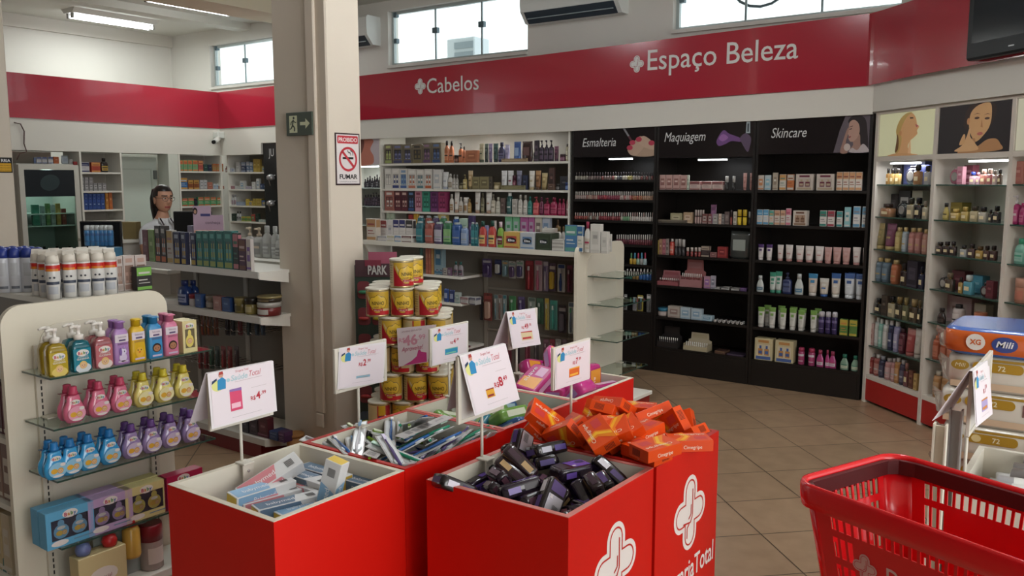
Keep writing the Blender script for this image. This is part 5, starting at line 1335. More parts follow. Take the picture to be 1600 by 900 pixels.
def one_box():
    W, D, H = .058, .04, .118; mb = MB(); A = M('d6cc96', 0.4); mb.box(-W / 2, W / 2, -D / 2 + .003, D / 2, 0, H, A, .001)
    for x0, x1, z0, z1 in ((-W / 2, -W * .34, 0, H), (W * .34, W / 2, 0, H), (-W * .34, W * .34, H * .74, H), (-W * .34, W * .34, 0, H * .14)): mb.box(x0, x1, -D / 2, -D / 2 + .003, z0, z1, A)
    out = [('box', mb)]; mb = MB(); fr(mb, -W * .34, W * .34, H * .14, H * .74, -D / 2 + .0029, M('6a6248')); mb.poly([(a, -D / 2 + .002, b) for a, b in ellipse(0, H * .36, W * .28, H * .2, 16)], M('e0d070', 0.2)); mb.poly([(a, -D / 2 + .0021, b) for a, b in ellipse(0, H * .6, W * .12, H * .12, 12)], M('e0d070', 0.2)); face(mb, 0, -D / 2 + .0015, H * .36, .01); out.append(('window', mb))
    mb = MB(); baby_text(mb, 0, -D / 2 - .0006, H * .8, .03); out.append(('print', mb)); return parts_set(out)
place_row(one_box(), .04, [(298, 550)], 0, 'baby_oil_box', 'pale yellow baby oil carton with window', 'carton', G_)
place_row(baby_oil('d06a86', 'b8405e', 'dc9ab0'), .038, [(121, 655), (160, 646), (194, 637)], 1, 'baby_oil', 'pink pear shaped bottle', 'bottle', G_)
place_row(baby_oil('dacd72', 'bfae2c', 'e2dca8'), .038, [(229, 630), (261, 622), (292, 614)], 1, 'baby_oil', 'pale yellow pear shaped bottle', 'bottle', G_)
place_row(baby_oil('3a9ad0', '1f6fae', '8cc0dc'), .038, [(91, 741), (116, 738), (144, 730), (177, 722)], 2, 'baby_oil', 'blue pear shaped bottle', 'bottle', G_)
place_row(baby_oil('9a86b4', '5c3a7c', 'c4b6d2'), .038, [(211, 713), (242, 706), (272, 699), (303, 690)], 2, 'baby_oil', 'purple pear shaped bottle', 'bottle', G_)
for nm, c, inn, pts in (('light blue', '5fa6cc', '7fb0d6', (113, 852)), ('lilac', 'b49ac0', 'b49cc8', (176, 835)), ('pale yellow', 'cfc48a', 'd6c878', (232, 822)), ('crimson', 'a81f4a', 'c85a7a', (290, 806))):
    place_row(gift_box(c, inn), .052, [pts], 3, 'gift_box', nm + ' boxed baby gift set', 'gift box', 'boxed baby gift sets', rows=1 if nm == 'crimson' else 2)
# floor level of the end cap: feeding bottle pack and cream cartons
mb = MB(); mb.box(GP + .018, GA, Gb0, Gb1 + .1, .15, .18, SHELFW, .002)
tag(mb.build('base_shelf'), 'low white base shelf under the glass shelves', 'shelf')
fz = .1805
def low_pack():
    W, D, H = .2, .06, .28; mb = MB(); mb.prism([(x, -D / 2, z) for x, z in rrect(-W / 2, W / 2, 0, H, .01, 3)], (0, .003, 0), M('8d9690', 0.35)); out = [('card', mb)]
    mb = MB(); mb.lathe([(.03, 0), (.032, .01), (.03, .1), (.02, .115)], M('c9a24a', 0.15, coat=.5), 18, c=(.02, -D / 2 - .034, .08)); mb.lathe([(.024, .115), (.024, .14), (.01, .155)], M('b8242a', 0.3), 16, c=(.02, -D / 2 - .034, .08)); out.append(('feeding_bottle', mb))
    mb = MB(); mb.poly([(a, -D / 2 - .001, b) for a, b in ellipse(0, H * .86, W * .4, H * .1, 16)], M('a89a94', 0.4)); mb.text('Bebê', (0, -D / 2 - .0015, H * .82), (1, 0, 0), (0, 0, 1), .028, M('6a3a34')); out.append(('print', mb)); return parts_set(out)
p = PA(190, 850, GA - .03); put(low_pack(), 'feeding_bottle_pack', (GA - .1, p.y + .02, fz), math.pi / 2, 'grey card pack with amber feeding bottle below the glass shelves', 'pack', None)
def cream_pack():
    W, D, H = .17, .06, .15; mb = MB(); mb.box(-W / 2, W / 2, -D / 2, D / 2, 0, H, M('c9b98a', 0.45), .002); out = [('box', mb)]
    for x, c in ((-W * .3, '6a78a8'), (W * .25, 'b8282a')):
        mb = MB(); mb.lathe([(.0, H), (.022, H + .003), (.026, H + .02), (.02, H + .038), (.006, H + .044)], M(c, 0.3), 18, c=(x, 0, 0)); out.append(('ball_cap', mb))
    mb = MB(); mb.poly([(a, -D / 2 - .0006, b) for a, b in ellipse(0, H * .45, W * .3, H * .2, 16)], M('d9d0c8', 0.4)); mb.text('Especial', (0, -D / 2 - .001, H * .37), (1, 0, 0), (0, 0, 1), .018, M('8a2a30')); out.append(('print', mb)); return parts_set(out)
cp = cream_pack(); p = PA(155, 892, GA - .03); put(cp, 'cream_pack', (GA - .03, p.y, fz), math.pi / 2, 'cream carton with blue and red round caps, lowest at the glass shelves', 'carton', None)
p = PA(245, 890, GA - .03); put(parts_set([('bottle', k_jar(.085, .17, .085, ['a89a94', '8a2430', 'cfc4bc']))]), 'lidded_jar', (GA - .06, p.y, fz), math.pi / 2, 'clear jar with dark red lid below the glass shelves', 'jar', None)
# ------------------------------------------------------------------ wall shelving for hair care
HZ3 = [1.757, 1.503, 1.277, 1.03, .78, .5]
def shelf_lamp(parent, c, w, yaw=0.0, m=None, dk='c8c8c4'):
    o = empty('shelf_lamp', c, yaw); o.parent = parent
    mb = MB(); mb.prism([(-w / 2, y, z) for y, z in ((-.02, 0), (.02, 0), (.018, -.012), (-.018, -.012))], (w, 0, 0), M(dk, 0.4)); mb.build('lamp_housing', o)
    mb = MB(); mb.box(-w / 2 + .01, w / 2 - .03, -.016, .016, -.022, -.0122, LAMP); mb.build('diffuser', o)
def spot(x, y, z, e, sx=.3):
    d = bpy.data.lights.new('strip_light', 'AREA'); d.shape = 'RECTANGLE'; d.size = sx; d.size_y = .05; d.energy = e; d.color = (.95, .98, 1)
    l = bpy.data.objects.new('strip_light', d); COL.objects.link(l); l.location = (x, y, z)
hx0, hx1 = PB(595, 250, 6.47).x, -4.075
t = empty('hair_care_shelving', (0, 0, 0)); tag(t, 'wide white wall shelving stocked with hair care under Cabelos', 'shelving')
mb = MB(); mb.box(hx0, hx1, 6.845, 6.86, 0, 2.06, GREYBACK); mb.build('back_panel', t)
for x in (hx0 - .02, hx1 - .018):
    mb = MB(); mb.box(x, x + .018, 6.47, 6.86, 0, 2.055, SHELFW); mb.build('side_panel', t)
for z in HZ3:
    mb = MB(); mb.box(hx0, hx1 - .019, 6.47, 6.844, z - .02, z, SHELFW); mb.build('shelf', t)
for px in (672, 744, 820):
    p = PB(px, 214, 6.6); shelf_lamp(t, (p.x, 6.6, 2.058), .27); spot(p.x, 6.6, 2.03, 1.6)
S1, S2, S3, S4 = (SB(6.485, z, .16) for z in HZ3[:4])
run(S1, 'the top hair shelf', 550, 200, 3.914, '''
197 244 100 win 6f6653,8a9a52,a8b06a|brown kit box with green bottles
247 309 100 win 6f6653,3a3f66,6a6f9a|brown kit box with navy bottles
312 364 100 win 6d6450,3a3f66,7a7fa0|brown kit box with navy bottles
367 427 100 win 6d6450,6a5f3a,3f3a35|brown kit box with olive bottles
430 482 92 win 6f6653,5a3f66,8a6a80|brown kit box with purple bottles
485 543 90 win 6f6653,2f4a7a,5a6f9a|brown kit box with blue bottles
560 587 78 bot b8663c,2a2420,c87a50|orange bottle with black cap
590 616 80 bot b8663c,2a2420,c87a50|orange bottle with black cap
617 646 165 jar 4a2a20,2a201c,7a4a38|squat dark jar
648 672 90 pump b8663c,2a2420,c07048|orange pump bottle
675 690 112 bot c07048,2a2420,b8663c|small orange bottle
692 768 137 lab b06844,9a5838,c88a60|orange carton
770 800 95 tube a89f80,3f4a38,c0b898|sand coloured tube
805 828 96 tube 3f4a44,2a3430,6a7a70|dark green tube
830 853 95 tube 75688c,5a4f70,9a8cb0|lilac tube
856 886 94 tube 2f4a48,20302f,4f6a66|dark teal tube
888 928 87 bot 3c3a58,2a2840,5a587a|indigo bottle
930 957 103 tube 8a84a8,6a6488,a8a2c0|pale lilac tube
985 1028 84 bag 3f5fa0,8aa8d0|blue foil pouch
1033 1097 80 bag 3f2c2c,6a4a48|dark brown pouch
1100 1138 150 jar 2f2a34,1f1c24,4f4a58|dark jar
1114 1140 76 lab 38303a,5a4a5a,2a242c|tall dark carton
1143 1169 76 pump 3a3040,241e28,5a4a60|plum pump bottle
1172 1197 75 pump 3a3040,241e28,5a4a60|plum pump bottle
1200 1228 74 pump 3a3040,241e28,5a4a60|plum pump bottle
1231 1258 112 tube 5a2f44,3a2030,7a4a60|maroon tube
1262 1300 160 jar 6a3a50,3a2430,8a5a70|maroon jar
1305 1320 97 mist b0a88a,3a3028,d0c8b0|slim oil bottle
1323 1340 165 jar b8b8b0,8a8a88,d8d8d0|pale jar
@-0.012
910 1074 187 flat a08a66,7a5f44,c8b898|low wooden display tray
''')
run(S2, 'the second hair shelf', 600, 230, 8.18, '''
5 95 275 win cfcac2,cfcac2,d8d4cc,9a958e|white kit box with plain band
98 195 272 win cfcac2,2f3a78,d8d4cc,9a958e|white kit box with navy band
197 295 275 win cfcac2,3f60a0,7a98b8,5a7898|white kit box with blue band
300 408 280 win cfcac2,b86a50,d8d4cc,9a958e|white kit box with salmon band
412 508 285 win cfcac2,4f7880,d8d4cc,8a8a86|white kit box with teal band
515 610 280 win cfcac2,b8552e,d8d4cc,9a958e|white kit box with orange band
624 722 285 lab cfccc6,b0b4b8,d8d4cc|white carton
725 805 318 tube cfd0d0,9aa0b0,d8d8d8|silver white tube
808 864 340 bot c8c4bc,b8b4ac,8a7a60|white bottle with tan label
868 908 350 bot b0aca4,8a8780,c8c4bc|grey bottle
912 944 352 bot a8a49c,8a8780,c0bcb4|grey bottle
946 998 455 jar 6a6248,4f4a38,8a8260|olive jar
1002 1048 348 pump b09a5a,7a6a3a,c8b880|gold pump bottle
1060 1120 300 tube b89a68,6a5a30,d0b890|gold tube
1124 1220 378 lab 857a52,6a6040,a0966a|gold carton
1222 1340 378 lab 857a52,6a6040,a0966a|gold carton
''')
run(S2, 'the second hair shelf', 740, 230, 8.18, '''
196 234 382 lab 4f4638,3a342a,6a5f4a|brown carton
235 320 450 jar a8956a,8a7a50,c8b890|gold jar
335 410 300 tube cfd0d0,b0b4b8,e0e0e0|silver tube
418 492 300 tube cfd0d0,8a2f44,e0e0e0|silver tube with red label
486 530 360 jar 6a2a3c,4a2030,9a5a6a|wine red jar
532 602 300 tube 63637c,4a4a60,8a8aa0|slate tube
624 680 360 lab 2c3350,1f2438,5a6080|navy carton
692 765 302 tube cfc8b8,a8956a,e0dcd4|white tube with gold label
776 845 300 tube 8a5a34,5a3a20,b88a5a|brown tube
852 930 332 tube a8905a,7a6438,c8b480|gold tube
962 1028 265 lab 4f3630,3a2824,7a5a50|tall brown carton
1032 1096 470 jar 3a3836,2a2826,6a6664|dark jar
1102 1210 372 lab 34343a,24242a,5a5a60|dark carton
@-0.012
340 662 487 flat 847c54,6a6240,a09a70|low olive display tray
945 1028 472 lab 6a4f40,4f3a30,9a8070|small brown carton
1146 1240 450 jar 33509a,28407a,6a88c0|blue jar
''')
run(S3, 'the third hair shelf', 600, 230, 8.18, '''
5 125 560 win a8655a,9a5a50,cfc8c0,6a3a38|salmon kit box
130 214 560 win 5a2430,6a2a34,c8a898,4a1e28|dark red kit box
216 300 560 win 5a2430,6a2a34,c8a898,4a1e28|dark red kit box
303 386 560 win 2a2834,34508a,5a80b0,24222c|black and blue kit box
392 480 560 win b87a8a,c890a0,8a3a50,9a5a68|pink kit box
485 584 565 win 2f8a70,3fa088,1f5a4a,2a7a64|green kit box
590 690 570 win 6a3068,7a407a,4a2048,5a2858|purple kit box
692 795 570 win 98305e,a84070,6a2044,8a2a54|magenta kit box
830 880 600 bot cfcac0,b8b4aa,a07a50|white bottle with tan label
884 945 572 tube cfc8be,b88a70,d8d4cc|white tube with tan label
948 998 640 bot c8c2b8,b8b4aa,a88a68|white bottle with tan label
1002 1058 645 jar cfc8be,d8d4cc,a07a50|white jar with tan label
1062 1106 662 bot a07a40,8a6a38,c8a870|amber bottle
1145 1213 570 tube d0cbc2,a8856a,dcd8d0|white tube with tan label
''')
run(S3, 'the third hair shelf', 740, 230, 8.18, '''
86 128 585 bot 6f6a50,4f4a38,a09a7a|olive bottle
137 214 570 tube d0cbc2,a8856a,dcd8d0|white tube with tan label
216 268 600 pump b8ae98,8a8270,cfc8b8|beige pump bottle
272 335 640 bot b8b4a4,a8a494,c8c4b4|cream bottle
342 394 650 lab 6a5650,54443e,8a766e|brown carton
406 475 580 mist 2a5654,d0d4d0,3f6a66|tall dark teal bottle
490 550 665 lab b8b2a8,a09a90,cfcac0|grey carton
560 616 612 bot bcb6ac,a8a298,cfcac0|grey bottle
626 680 615 bot bcb6ac,a8a298,cfcac0|grey bottle
684 738 630 bot 1f7a70,185f58,4f9a90|teal bottle
750 826 635 pump c8454c,a83840,d86a6a|red pump bottle
836 885 640 bot 6a2040,4f1830,8a4060|wine bottle
889 965 650 pump a01f4a,801838,b84a6a|crimson pump bottle
970 1060 645 bot a01f4a,801838,b84a6a|crimson bottle
1072 1116 662 bot a01f4a,801838,b84a6a|crimson bottle
1120 1164 662 bot a01f4a,801838,b84a6a|crimson bottle
1172 1238 625 mist a86a70,d0ccc8,c09094|rose bottle with white spray
''')
run(SB(6.485, HZ3[3], .16), 'the fourth hair shelf', 570, 330, 9.41, '''
315 365 25 lab a8b8a0,8aa088,c8d0c0|pale green carton
368 420 25 lab a8b8a0,8aa088,c8d0c0|pale green carton
640 700 50 lab a83030,d0a050,802020|red carton
715 780 30 lab c89a2a,b08020,e0c060|yellow carton
1070 1190 40 lab c0a860,a89040,d8c890|sand carton
1520 1600 65 lab 3f2a5a,2a1c40,6a5a8a|violet carton
''')
run(SB(6.485, HZ3[3], .16), 'the fourth hair shelf', 740, 320, 7.62, '''
372 458 122 lab 6ab884,a8b8b8,4a9a64|green topped carton
465 545 122 lab 6ab884,a8b8b8,4a9a64|green topped carton
552 645 128 lab b85a9a,b0a0b8,9a3a7a|pink topped carton
650 722 128 lab b85a9a,b0a0b8,9a3a7a|pink topped carton
728 812 135 lab c0b8a8,7a6a64,d0c8b8|beige carton
816 905 140 lab a8b0c0,6a88a8,d0d0d0|pale blue carton
970 1020 180 bot 7a5a3a,4a3420,b89a70|amber bottle
1115 1155 180 bot 7a5a3a,4a3420,b89a70|amber bottle
''')
# narrow display bay left of it, half hidden by the column
x0, x1 = hx0 - .62, hx0 - .021
t = empty('hair_display_bay', (0, 0, 0)); tag(t, 'narrow white display bay with picture and dark bottles beside the column', 'shelving')
mb = MB(); mb.box(x0, x1, 6.845, 6.86, 0, 2.05, SHELFW); mb.build('back_panel', t)
mb = MB(); mb.box(x0 - .02, x0 - .001, 6.47, 6.86, 0, 2.05, SHELFW); mb.build('side_panel', t)
zt = PB(580, 217, 6.47).z; zb = PB(580, 257, 6.47).z
mb = MB(); mb.box(x0, x1, 6.475, 6.49, zb, zt, M('b8aeb4', 0.5)); mb.build('picture_board', t)
mb = MB(); w = x1 - x0; hgt = zt - zb; fan(mb, (x0, 6.4745, zb), (w, 0, 0), (0, 0, hgt), [(.35, 0), (.8, 0), (.86, .3), (.78, .6), (.86, .9), (.8, 1), (.62, 1), (.6, .7), (.5, .4)], M('b4705e', 0.5), True)
fan(mb, (x0, 6.474, zb), (w, 0, 0), (0, 0, hgt), [(.3, .2), (.5, .3), (.62, .7), (.6, 1), (.3, 1)], M('6a4038', 0.5), True); mb.build('picture', t)
bays = []
for y in (293.5, 322, 352):
    z = PB(580, y, 6.5).z; bays.append(z); mb = MB(); mb.box(x0, x1, 6.48, 6.843, z - .008, z, M('c2d0cc', 0.1, spec=.8)); mb.build('glass_shelf', t)
p = PB(583, 260, 6.55); shelf_lamp(t, (p.x - .05, 6.55, zb - .002), .3); spot(p.x - .05, 6.55, zb - .03, 1.2)
for i in range(7): item(SB(6.5, bays[0]), 568 + i * 3.7, 571.5 + i * 3.7, 280 - (i % 3) * 2 - i * .6, 'bot', ['2a2830', '1c1a20', '8a8a90' if i % 2 else '4a4850'], 'dark hair bottle', 'the upper shelf beside the column', 'dark bottles beside the column')
for i in range(6): item(SB(6.5, bays[1]), 568 + i * 4.2, 572 + i * 4.2, 304 - (3 if i in (3, 4) else 0), 'pump' if i in (3, 4) else 'bot', ['2c2030', '1c1820', '5a4a58'], 'dark hair bottle', 'the middle shelf beside the column', 'dark bottles beside the column')

# ------------------------------------------------------------------ three black cosmetics cabinets
CB = 6.46; EDGE = [-4.055, PB(1024.5, 300, CB).x, PB(1178.5, 300, CB).x, -1.565]
ROWY = [[(960, 281), (960, 312), (960, 344.5), (960, 381), (998, 414), (998, 437.5), (998, 487)], [(1100, 297), (1100, 350), (1100, 402), (1100, 451), (1100, 502), (1100, 551)], [(1268, 297.5), (1268, 353.5), (1268, 411), (1268, 463), (1268, 520), (1268, 573)]]
HEADB = [246, 246, 240]
def cabinet(i, label, title, tx):
    x0, x1 = EDGE[i] + .002, EDGE[i + 1] - .002; xm = (x0 + x1) / 2; b = CB
    t = empty('cosmetics_cabinet', (xm, b, 0)); tag(t, label, 'cabinet', 'black cosmetics cabinets'); w = (x1 - x0) / 2; H = 2.058 if i else 2.04
    for s in (-1, 1):
        mb = MB(); mb.box(s * w, s * (w - .02), 0, .36, 0, H, DARK); mb.build('side_panel', t)
    mb = MB(); mb.box(-w + .021, w - .021, .345, .36, .0, H, DARK); mb.build('back_panel', t)
    hz = PB((900, 1100, 1268)[i], HEADB[i], b).z
    mb = MB(); mb.box(-w + .021, w - .021, .002, .02, hz, H, DARK2); mb.build('header_panel', t)
    mb = MB(); mb.box(-w + .021, w - .021, .0, .02, 0, ROWZ[i][-1] - .02, DARK); mb.build('plinth', t)
    mb = MB(); mb.box(-w + .021, w - .021, .021, .344, hz, hz + .015, DARK); mb.build('top_board', t)
    for z in ROWZ[i]:
        mb = MB(); mb.box(-w + .021, w - .021, .004, .344, z - .02, z, DARK); mb.build('shelf', t)
    p = PB(tx[0], tx[2], b); q = PB(tx[1], tx[2], b)
    mb = MB(); mb.text(title, (p.x - xm, .0015, p.z), (1, 0, 0), (0, 0, 1), .105, M('cfcfcf', 0.5), 'L', shear=.25, width=q.x - p.x); mb.build('lettering', t)
    return t, xm, w, hz, H
ROWZ = [[PB(x, y, CB).z for x, y in r] for r in ROWY]
NAIL = cabinet(0, 'black nail polish cabinet headed Esmalteria', 'Esmalteria', (909, 962, 229.5))
MAKE = cabinet(1, 'black makeup cabinet headed Maquiagem', 'Maquiagem', (1037, 1102, 221.5))
SKIN = cabinet(2, 'black skin care cabinet headed Skincare', 'Skincare', (1204, 1260, 215.5))
def art_frame(c, x0, x1):      # printed picture at the right of a header: frame in metres
    t, xm, w, hz, H = c; a = PB(x0, 220, CB).x - xm; b = min(PB(x1, 220, CB).x - xm, w - .022)
    return t, (a, .0016, hz + .004), (b - a, 0, 0), (0, 0, H - hz - .008)
LAYC = {}
def P_(mb, F, lay, pts, m, sm=True):
    t, o, X, Y = F; LAYC[id(mb)] = n = LAYC.get(id(mb), 0) + 1; fan(mb, (o[0], o[1] - .00025 * n, o[2]), X, Y, pts, M(m, 0.4) if isinstance(m, str) else m, sm)
F = art_frame(NAIL, 966, 1023); mb = MB()       # hand with red nails and a brush
for pts, m in (([(.45, .0), (1, .0), (1, .32), (.8, .55), (.62, .66), (.5, .55), (.3, .3), (.28, .15)], 'a8907c'), ([(.3, .12), (.5, .02), (.72, .3), (.6, .45), (.4, .38)], 'b49a86'), ([(.55, .5), (.72, .66), (1, .4), (1, .2), (.7, .3)], 'b89e8a')): P_(mb, F, 1, pts, m)
for cx, cy, r in ((.33, .28, -.6), (.4, .45, -.5), (.58, .55, -.6), (.93, .42, -.2)): P_(mb, F, 2, ellipse(cx, cy, .085, .085, 12, r), 'b03a50', False)
P_(mb, F, 3, [(.1, .98), (.16, .98), (.38, .56), (.34, .53)], '8a8a90', False); P_(mb, F, 4, [(.27, .66), (.32, .68), (.40, .53), (.35, .50)], '5a3038', False); mb.build('artwork', F[0])
F = art_frame(MAKE, 1110, 1178); mb = MB()      # powder brush with violet powder
P_(mb, F, 1, [(.15, .45), (.3, .72), (.45, .62), (.7, .5), (.72, .4), (.5, .42), (.35, .34), (.2, .3)], '6f4a80'); P_(mb, F, 2, [(.2, .5), (.3, .62), (.42, .52), (.3, .42)], '9a6aa8')
P_(mb, F, 2, [(.7, .5), (.82, .62), (.95, .5), (.93, .25), (.88, .12), (.75, .35)], '5a4a60'); P_(mb, F, 3, [(.84, .97), (.92, .97), (.93, .62), (.83, .62)], 'a8b4b8', False); P_(mb, F, 4, [(.86, .88), (.9, .88), (.9, .66), (.86, .66)], '3a4448', False)
mb.build('artwork', F[0])
F = art_frame(SKIN, 1300, 1362); mb = MB()      # woman with cream on her cheek
P_(mb, F, 1, [(.05, 0), (1, 0), (1, 1), (.35, 1), (.2, .6)], '5f565e', False)
P_(mb, F, 1, [(.42, .80), (.5, .95), (.68, 1.0), (.88, .86), (.95, .5), (.98, .15), (.86, .08), (.72, .3), (.6, .7)], '2a2224')
P_(mb, F, 2, [(.56, .38), (.74, .48), (.78, .2), (.86, .08), (.5, .06), (.58, .2)], '9a7a6e')
P_(mb, F, 3, [(.46, .80), (.58, .86), (.70, .76), (.74, .58), (.70, .42), (.60, .30), (.50, .29), (.445, .38), (.45, .45), (.41, .52), (.44, .6)], 'b08e80')
P_(mb, F, 4, [(.5, 0), (.56, .12), (.7, .06), (.84, .22), (.98, .1), (1, 0)], 'b4aaac'); P_(mb, F, 4, [(.24, 0), (.3, .3), (.40, .62), (.45, .64), (.42, .45), (.38, .25), (.44, .0)], '9a786c')
P_(mb, F, 5, ellipse(.42, .14, .09, .1, 14), 'c2b4ae', False); P_(mb, F, 5, [(.46, .62), (.53, .645), (.53, .615), (.46, .6)], '3a2a28', False); P_(mb, F, 5, [(.45, .68), (.55, .71), (.55, .69), (.45, .665)], '4a3430', False); P_(mb, F, 5, [(.445, .42), (.5, .44), (.52, .42), (.49, .385), (.45, .39)], '8a4a4a', False)
mb.build('artwork', F[0])
for c, px, py, w_ in ((NAIL, 971, 252, .25), (MAKE, 1115, 247, .27)):
    p = PB(px, py, CB + .03); shelf_lamp(c[0], (p.x - c[1], .035, c[3] - .001), w_, dk='2a2a2a'); spot(p.x, CB + .05, c[3] - .03, .8)
# nail polish rows
def polish(row, x0, x1, n, yt, cols, where, capc='cfcac4', w_=None):
    sf = SB(CB + .02, ROWZ[0][row], .03); st = (x1 - x0) / n; rr_ = random.Random(row * 7 + n)
    for i in range(n):
        c = cols[min(len(cols) - 1, int(i / n * len(cols)))] if isinstance(cols, list) else cols
        c = rr_.choice(c.split('/')); cc = rr_.choice(capc.split('/'))
        item(sf, x0 + st * i, x0 + st * (i + .9), yt + rr_.random() * .6, 'pol', [c, cc], 'nail polish bottle', where, 'nail polish bottles in the black cabinet')
polish(0, 898, 1021, 30, 269, ['8a8478/a09a8a', '6a5a58/8a7a74', '8a4a48/7a6460', '5a5a60/b8b0a0', 'a89a5a/8a8078', '7a4a48/5a5450'], 'the top polish shelf', '4a3f40/3a3438')
polish(1, 898, 1021, 42, 299, ['a08a84', '9a6a60/b09080', 'a03a44/8a3040', '8a3448', 'b06a6a/b8a098', '9a4a3a/a86a4a', 'a07a60'], 'the second polish shelf', 'cfcac4/bdb8b0')
polish(2, 897, 1021, 36, 332, ['8a3a38/9a4a40', '9a9a90/7a5a50', '8a2f3a', '7a2a30/a05050', 'a8a090/6a9a70', 'b8b0a8', 'bcb6b0'], 'the third polish shelf', 'd0ccc6/c8a8a0')
polish(3, 962, 1020, 17, 366.5, ['6a2a38/5a2430', '6a3038'], 'the fourth polish shelf', 'd4d0ca')
polish(4, 983, 1010, 5, 395, ['b8902a', '8aa890', '9a9a98', '9ab0b4'], 'the fifth polish shelf', 'c8502a/5aa070/c03a5a/4a9ac0')
polish(5, 977, 1019, 8, 420, ['3a7a6a', '8a6a3a', '2a5a9a', '2a5a9a'], 'the sixth polish shelf', 'd0ccc8')
run(SB(CB + .03, ROWZ[0][6], .05), 'the manicure tool shelf', 960, 380, 3.75, '''
58 75 300 blis 8a8a88,4a4a48|grey hanging tool pack
108 132 318 blis b0aca4,6a6a70|pale tool pack
135 170 305 blis a8983a,3a3a3a|yellow tool pack
190 216 300 blis 9a9894,5a5a58|silver tool pack
''')
zc_ = ROWZ[0][6] - .36
mb = MB(); mb.box(EDGE[0] + .03, EDGE[1] - .03, CB + .03, CB + .3, zc_ - .02, zc_, DARK); o = mb.build('drawer_shelf'); tag(o, 'lowest black shelf of the nail polish cabinet', 'shelf')
run(SB(CB + .035, zc_, .1), 'the lowest nail cabinet shelf', 960, 380, 3.75, '''
60 95 420 bag 7a2a28,b8b0a0|red pouch
95 130 470 box a89a80,8a6a50|tan carton
133 162 500 tube a8a49c,8a8680|grey tube
170 208 490 jar bcb8b0,a8a49c|pale tub
''')
M1, M2, M3, M4, M5, M6 = (SB(CB + .02, z, .1) for z in ROWZ[1])
run(M1, 'the top makeup shelf', 860, 160, 3.75, '''
640 676 425 lab b89088,8a5a54,c8aca4|pink carton
678 715 425 lab b89088,8a5a54,c8aca4|pink carton
718 758 425 lab b89088,8a5a54,c8aca4|pink carton
760 800 427 lab b89088,8a5a54,c8aca4|pink carton
801 814 427 lab b8bfae,8a9a88|pale green carton
815 878 462 box bca49c,8a4a4a,6a5a58|wide pink and white carton
886 945 462 box bca49c,8a4a4a,6a5a58|wide pink and white carton
948 1010 462 box bca49c,8a4a4a,6a5a58|wide pink and white carton
1022 1042 432 pen 2a2828,b0b0ac,5a5a58|black and silver mascara
1065 1082 432 pen 2a2828,b0b0ac,5a5a58|black and silver mascara
1128 1150 415 tube b07a70,9a6a60,c09088|pink tube
1166 1188 415 tube b07a70,9a6a60,c09088|pink tube
''')
run(M2, 'the second makeup shelf', 1020, 320, 6.43, '''
175 293 85 lab 9a9470,b0a888,6a6448|gold green palette box
305 398 78 lab a88a6a,c0a890,8a6a50|tan palette box
421 440 52 pen a88a84,b0a09a,6a4a48|rosy makeup stick
446 465 52 pen a88a84,b0a09a,6a4a48|rosy makeup stick
470 489 52 pen a88a84,b0a09a,6a4a48|rosy makeup stick
494 514 52 pen a88a84,b0a09a,6a4a48|rosy makeup stick
496 548 92 lab 7a4844,a89a94,5a3030|maroon carton
555 595 92 lab 7a4844,a89a94,5a3030|maroon carton
600 654 92 lab 8a8480,a8a29c,6a6460|grey carton
661 690 90 lab c0a898,b08a78,d0c0b4|cream carton
693 720 95 lab 6a6462,8a8480,4a4644|dark grey carton
722 770 70 lab 5a4a48,7a6a66,8a7a74|brown carton
776 797 55 pen 8a4038,3a2a2a,6a3a38|red makeup stick
809 842 70 lab b0a898,8a8478,c8c0b4|pale carton
846 887 50 pen c8a81c,b89818,3a3420|yellow mascara
899 942 50 pen c8a81c,b89818,3a3420|yellow mascara
960 985 70 pen 24242a,a8a8a8,6a6a70|black and silver mascara
578 638 0 bag 6a4060,8a5a80|violet puff
@-0.012
45 345 152 flat 4a4238,6a6050,8a8270|long dark palette
''')
run(M3, 'the third makeup shelf', 1020, 320, 6.43, '''
33 62 355 lab a8903a,8a7428,c8b46a|yellow carton
64 94 345 lab a07a5a,8a5a48,c0a088|tan carton
96 130 345 lab a8626a,8a4a58,c08a8a|pink carton
132 160 342 lab 8a7a74,6a5a54,a89a94|grey carton
162 210 345 mist b83a30,a8a098,c86a5a|red lip gloss
217 248 345 pen 3a3436,8a8480,5a5456|dark makeup stick
252 284 345 pen 3a3436,8a8480,5a5456|dark makeup stick
288 320 350 pen 3a3436,a8a4a0,5a5456|dark makeup stick
333 360 430 pen 8a3a38,b8a8a0,a05048|red lipstick
376 402 430 pen 8a3a38,b8a8a0,a05048|red lipstick
417 442 430 pen 8a3a38,b8a8a0,a05048|red lipstick
452 480 430 pen 8a3a38,b8a8a0,a05048|red lipstick
484 570 415 box 3a2c2c,9a8a78,5a4a48|dark carton with tan top
574 640 480 lab 8a5a58,6a4040,a88a84|dusty rose carton
648 742 425 lab 96302f,7a2428,b85a54|red carton
762 980 268 bag 3a3c3a,8a8f88|clear plastic pouch of accessories
''')
run(M4, 'the fourth makeup shelf', 1020, 320, 6.43, '''
20 262 672 disp 9a4f54,a8666a,7a2a2a|pink lip gloss display tray
268 498 560 disp a06a6a,9a5a58,7a2a2a|pink lip gloss display tray with tall card
512 578 720 lab a87a8a,8a5a9a,c8a8b0|purple pink carton
581 628 715 lab 9a94a0,6a6a78,b8b4bc|lilac grey carton
592 670 832 flat b4b0aa,3a3a40,8a8a8a|small white carton
684 764 832 flat b4b0aa,3a3a40,8a8a8a|small white carton
783 868 842 flat b4b0aa,3a3a40,8a8a8a|small white carton
874 945 838 flat 4a3060,6a4a80,8a7a98|small violet carton
''')
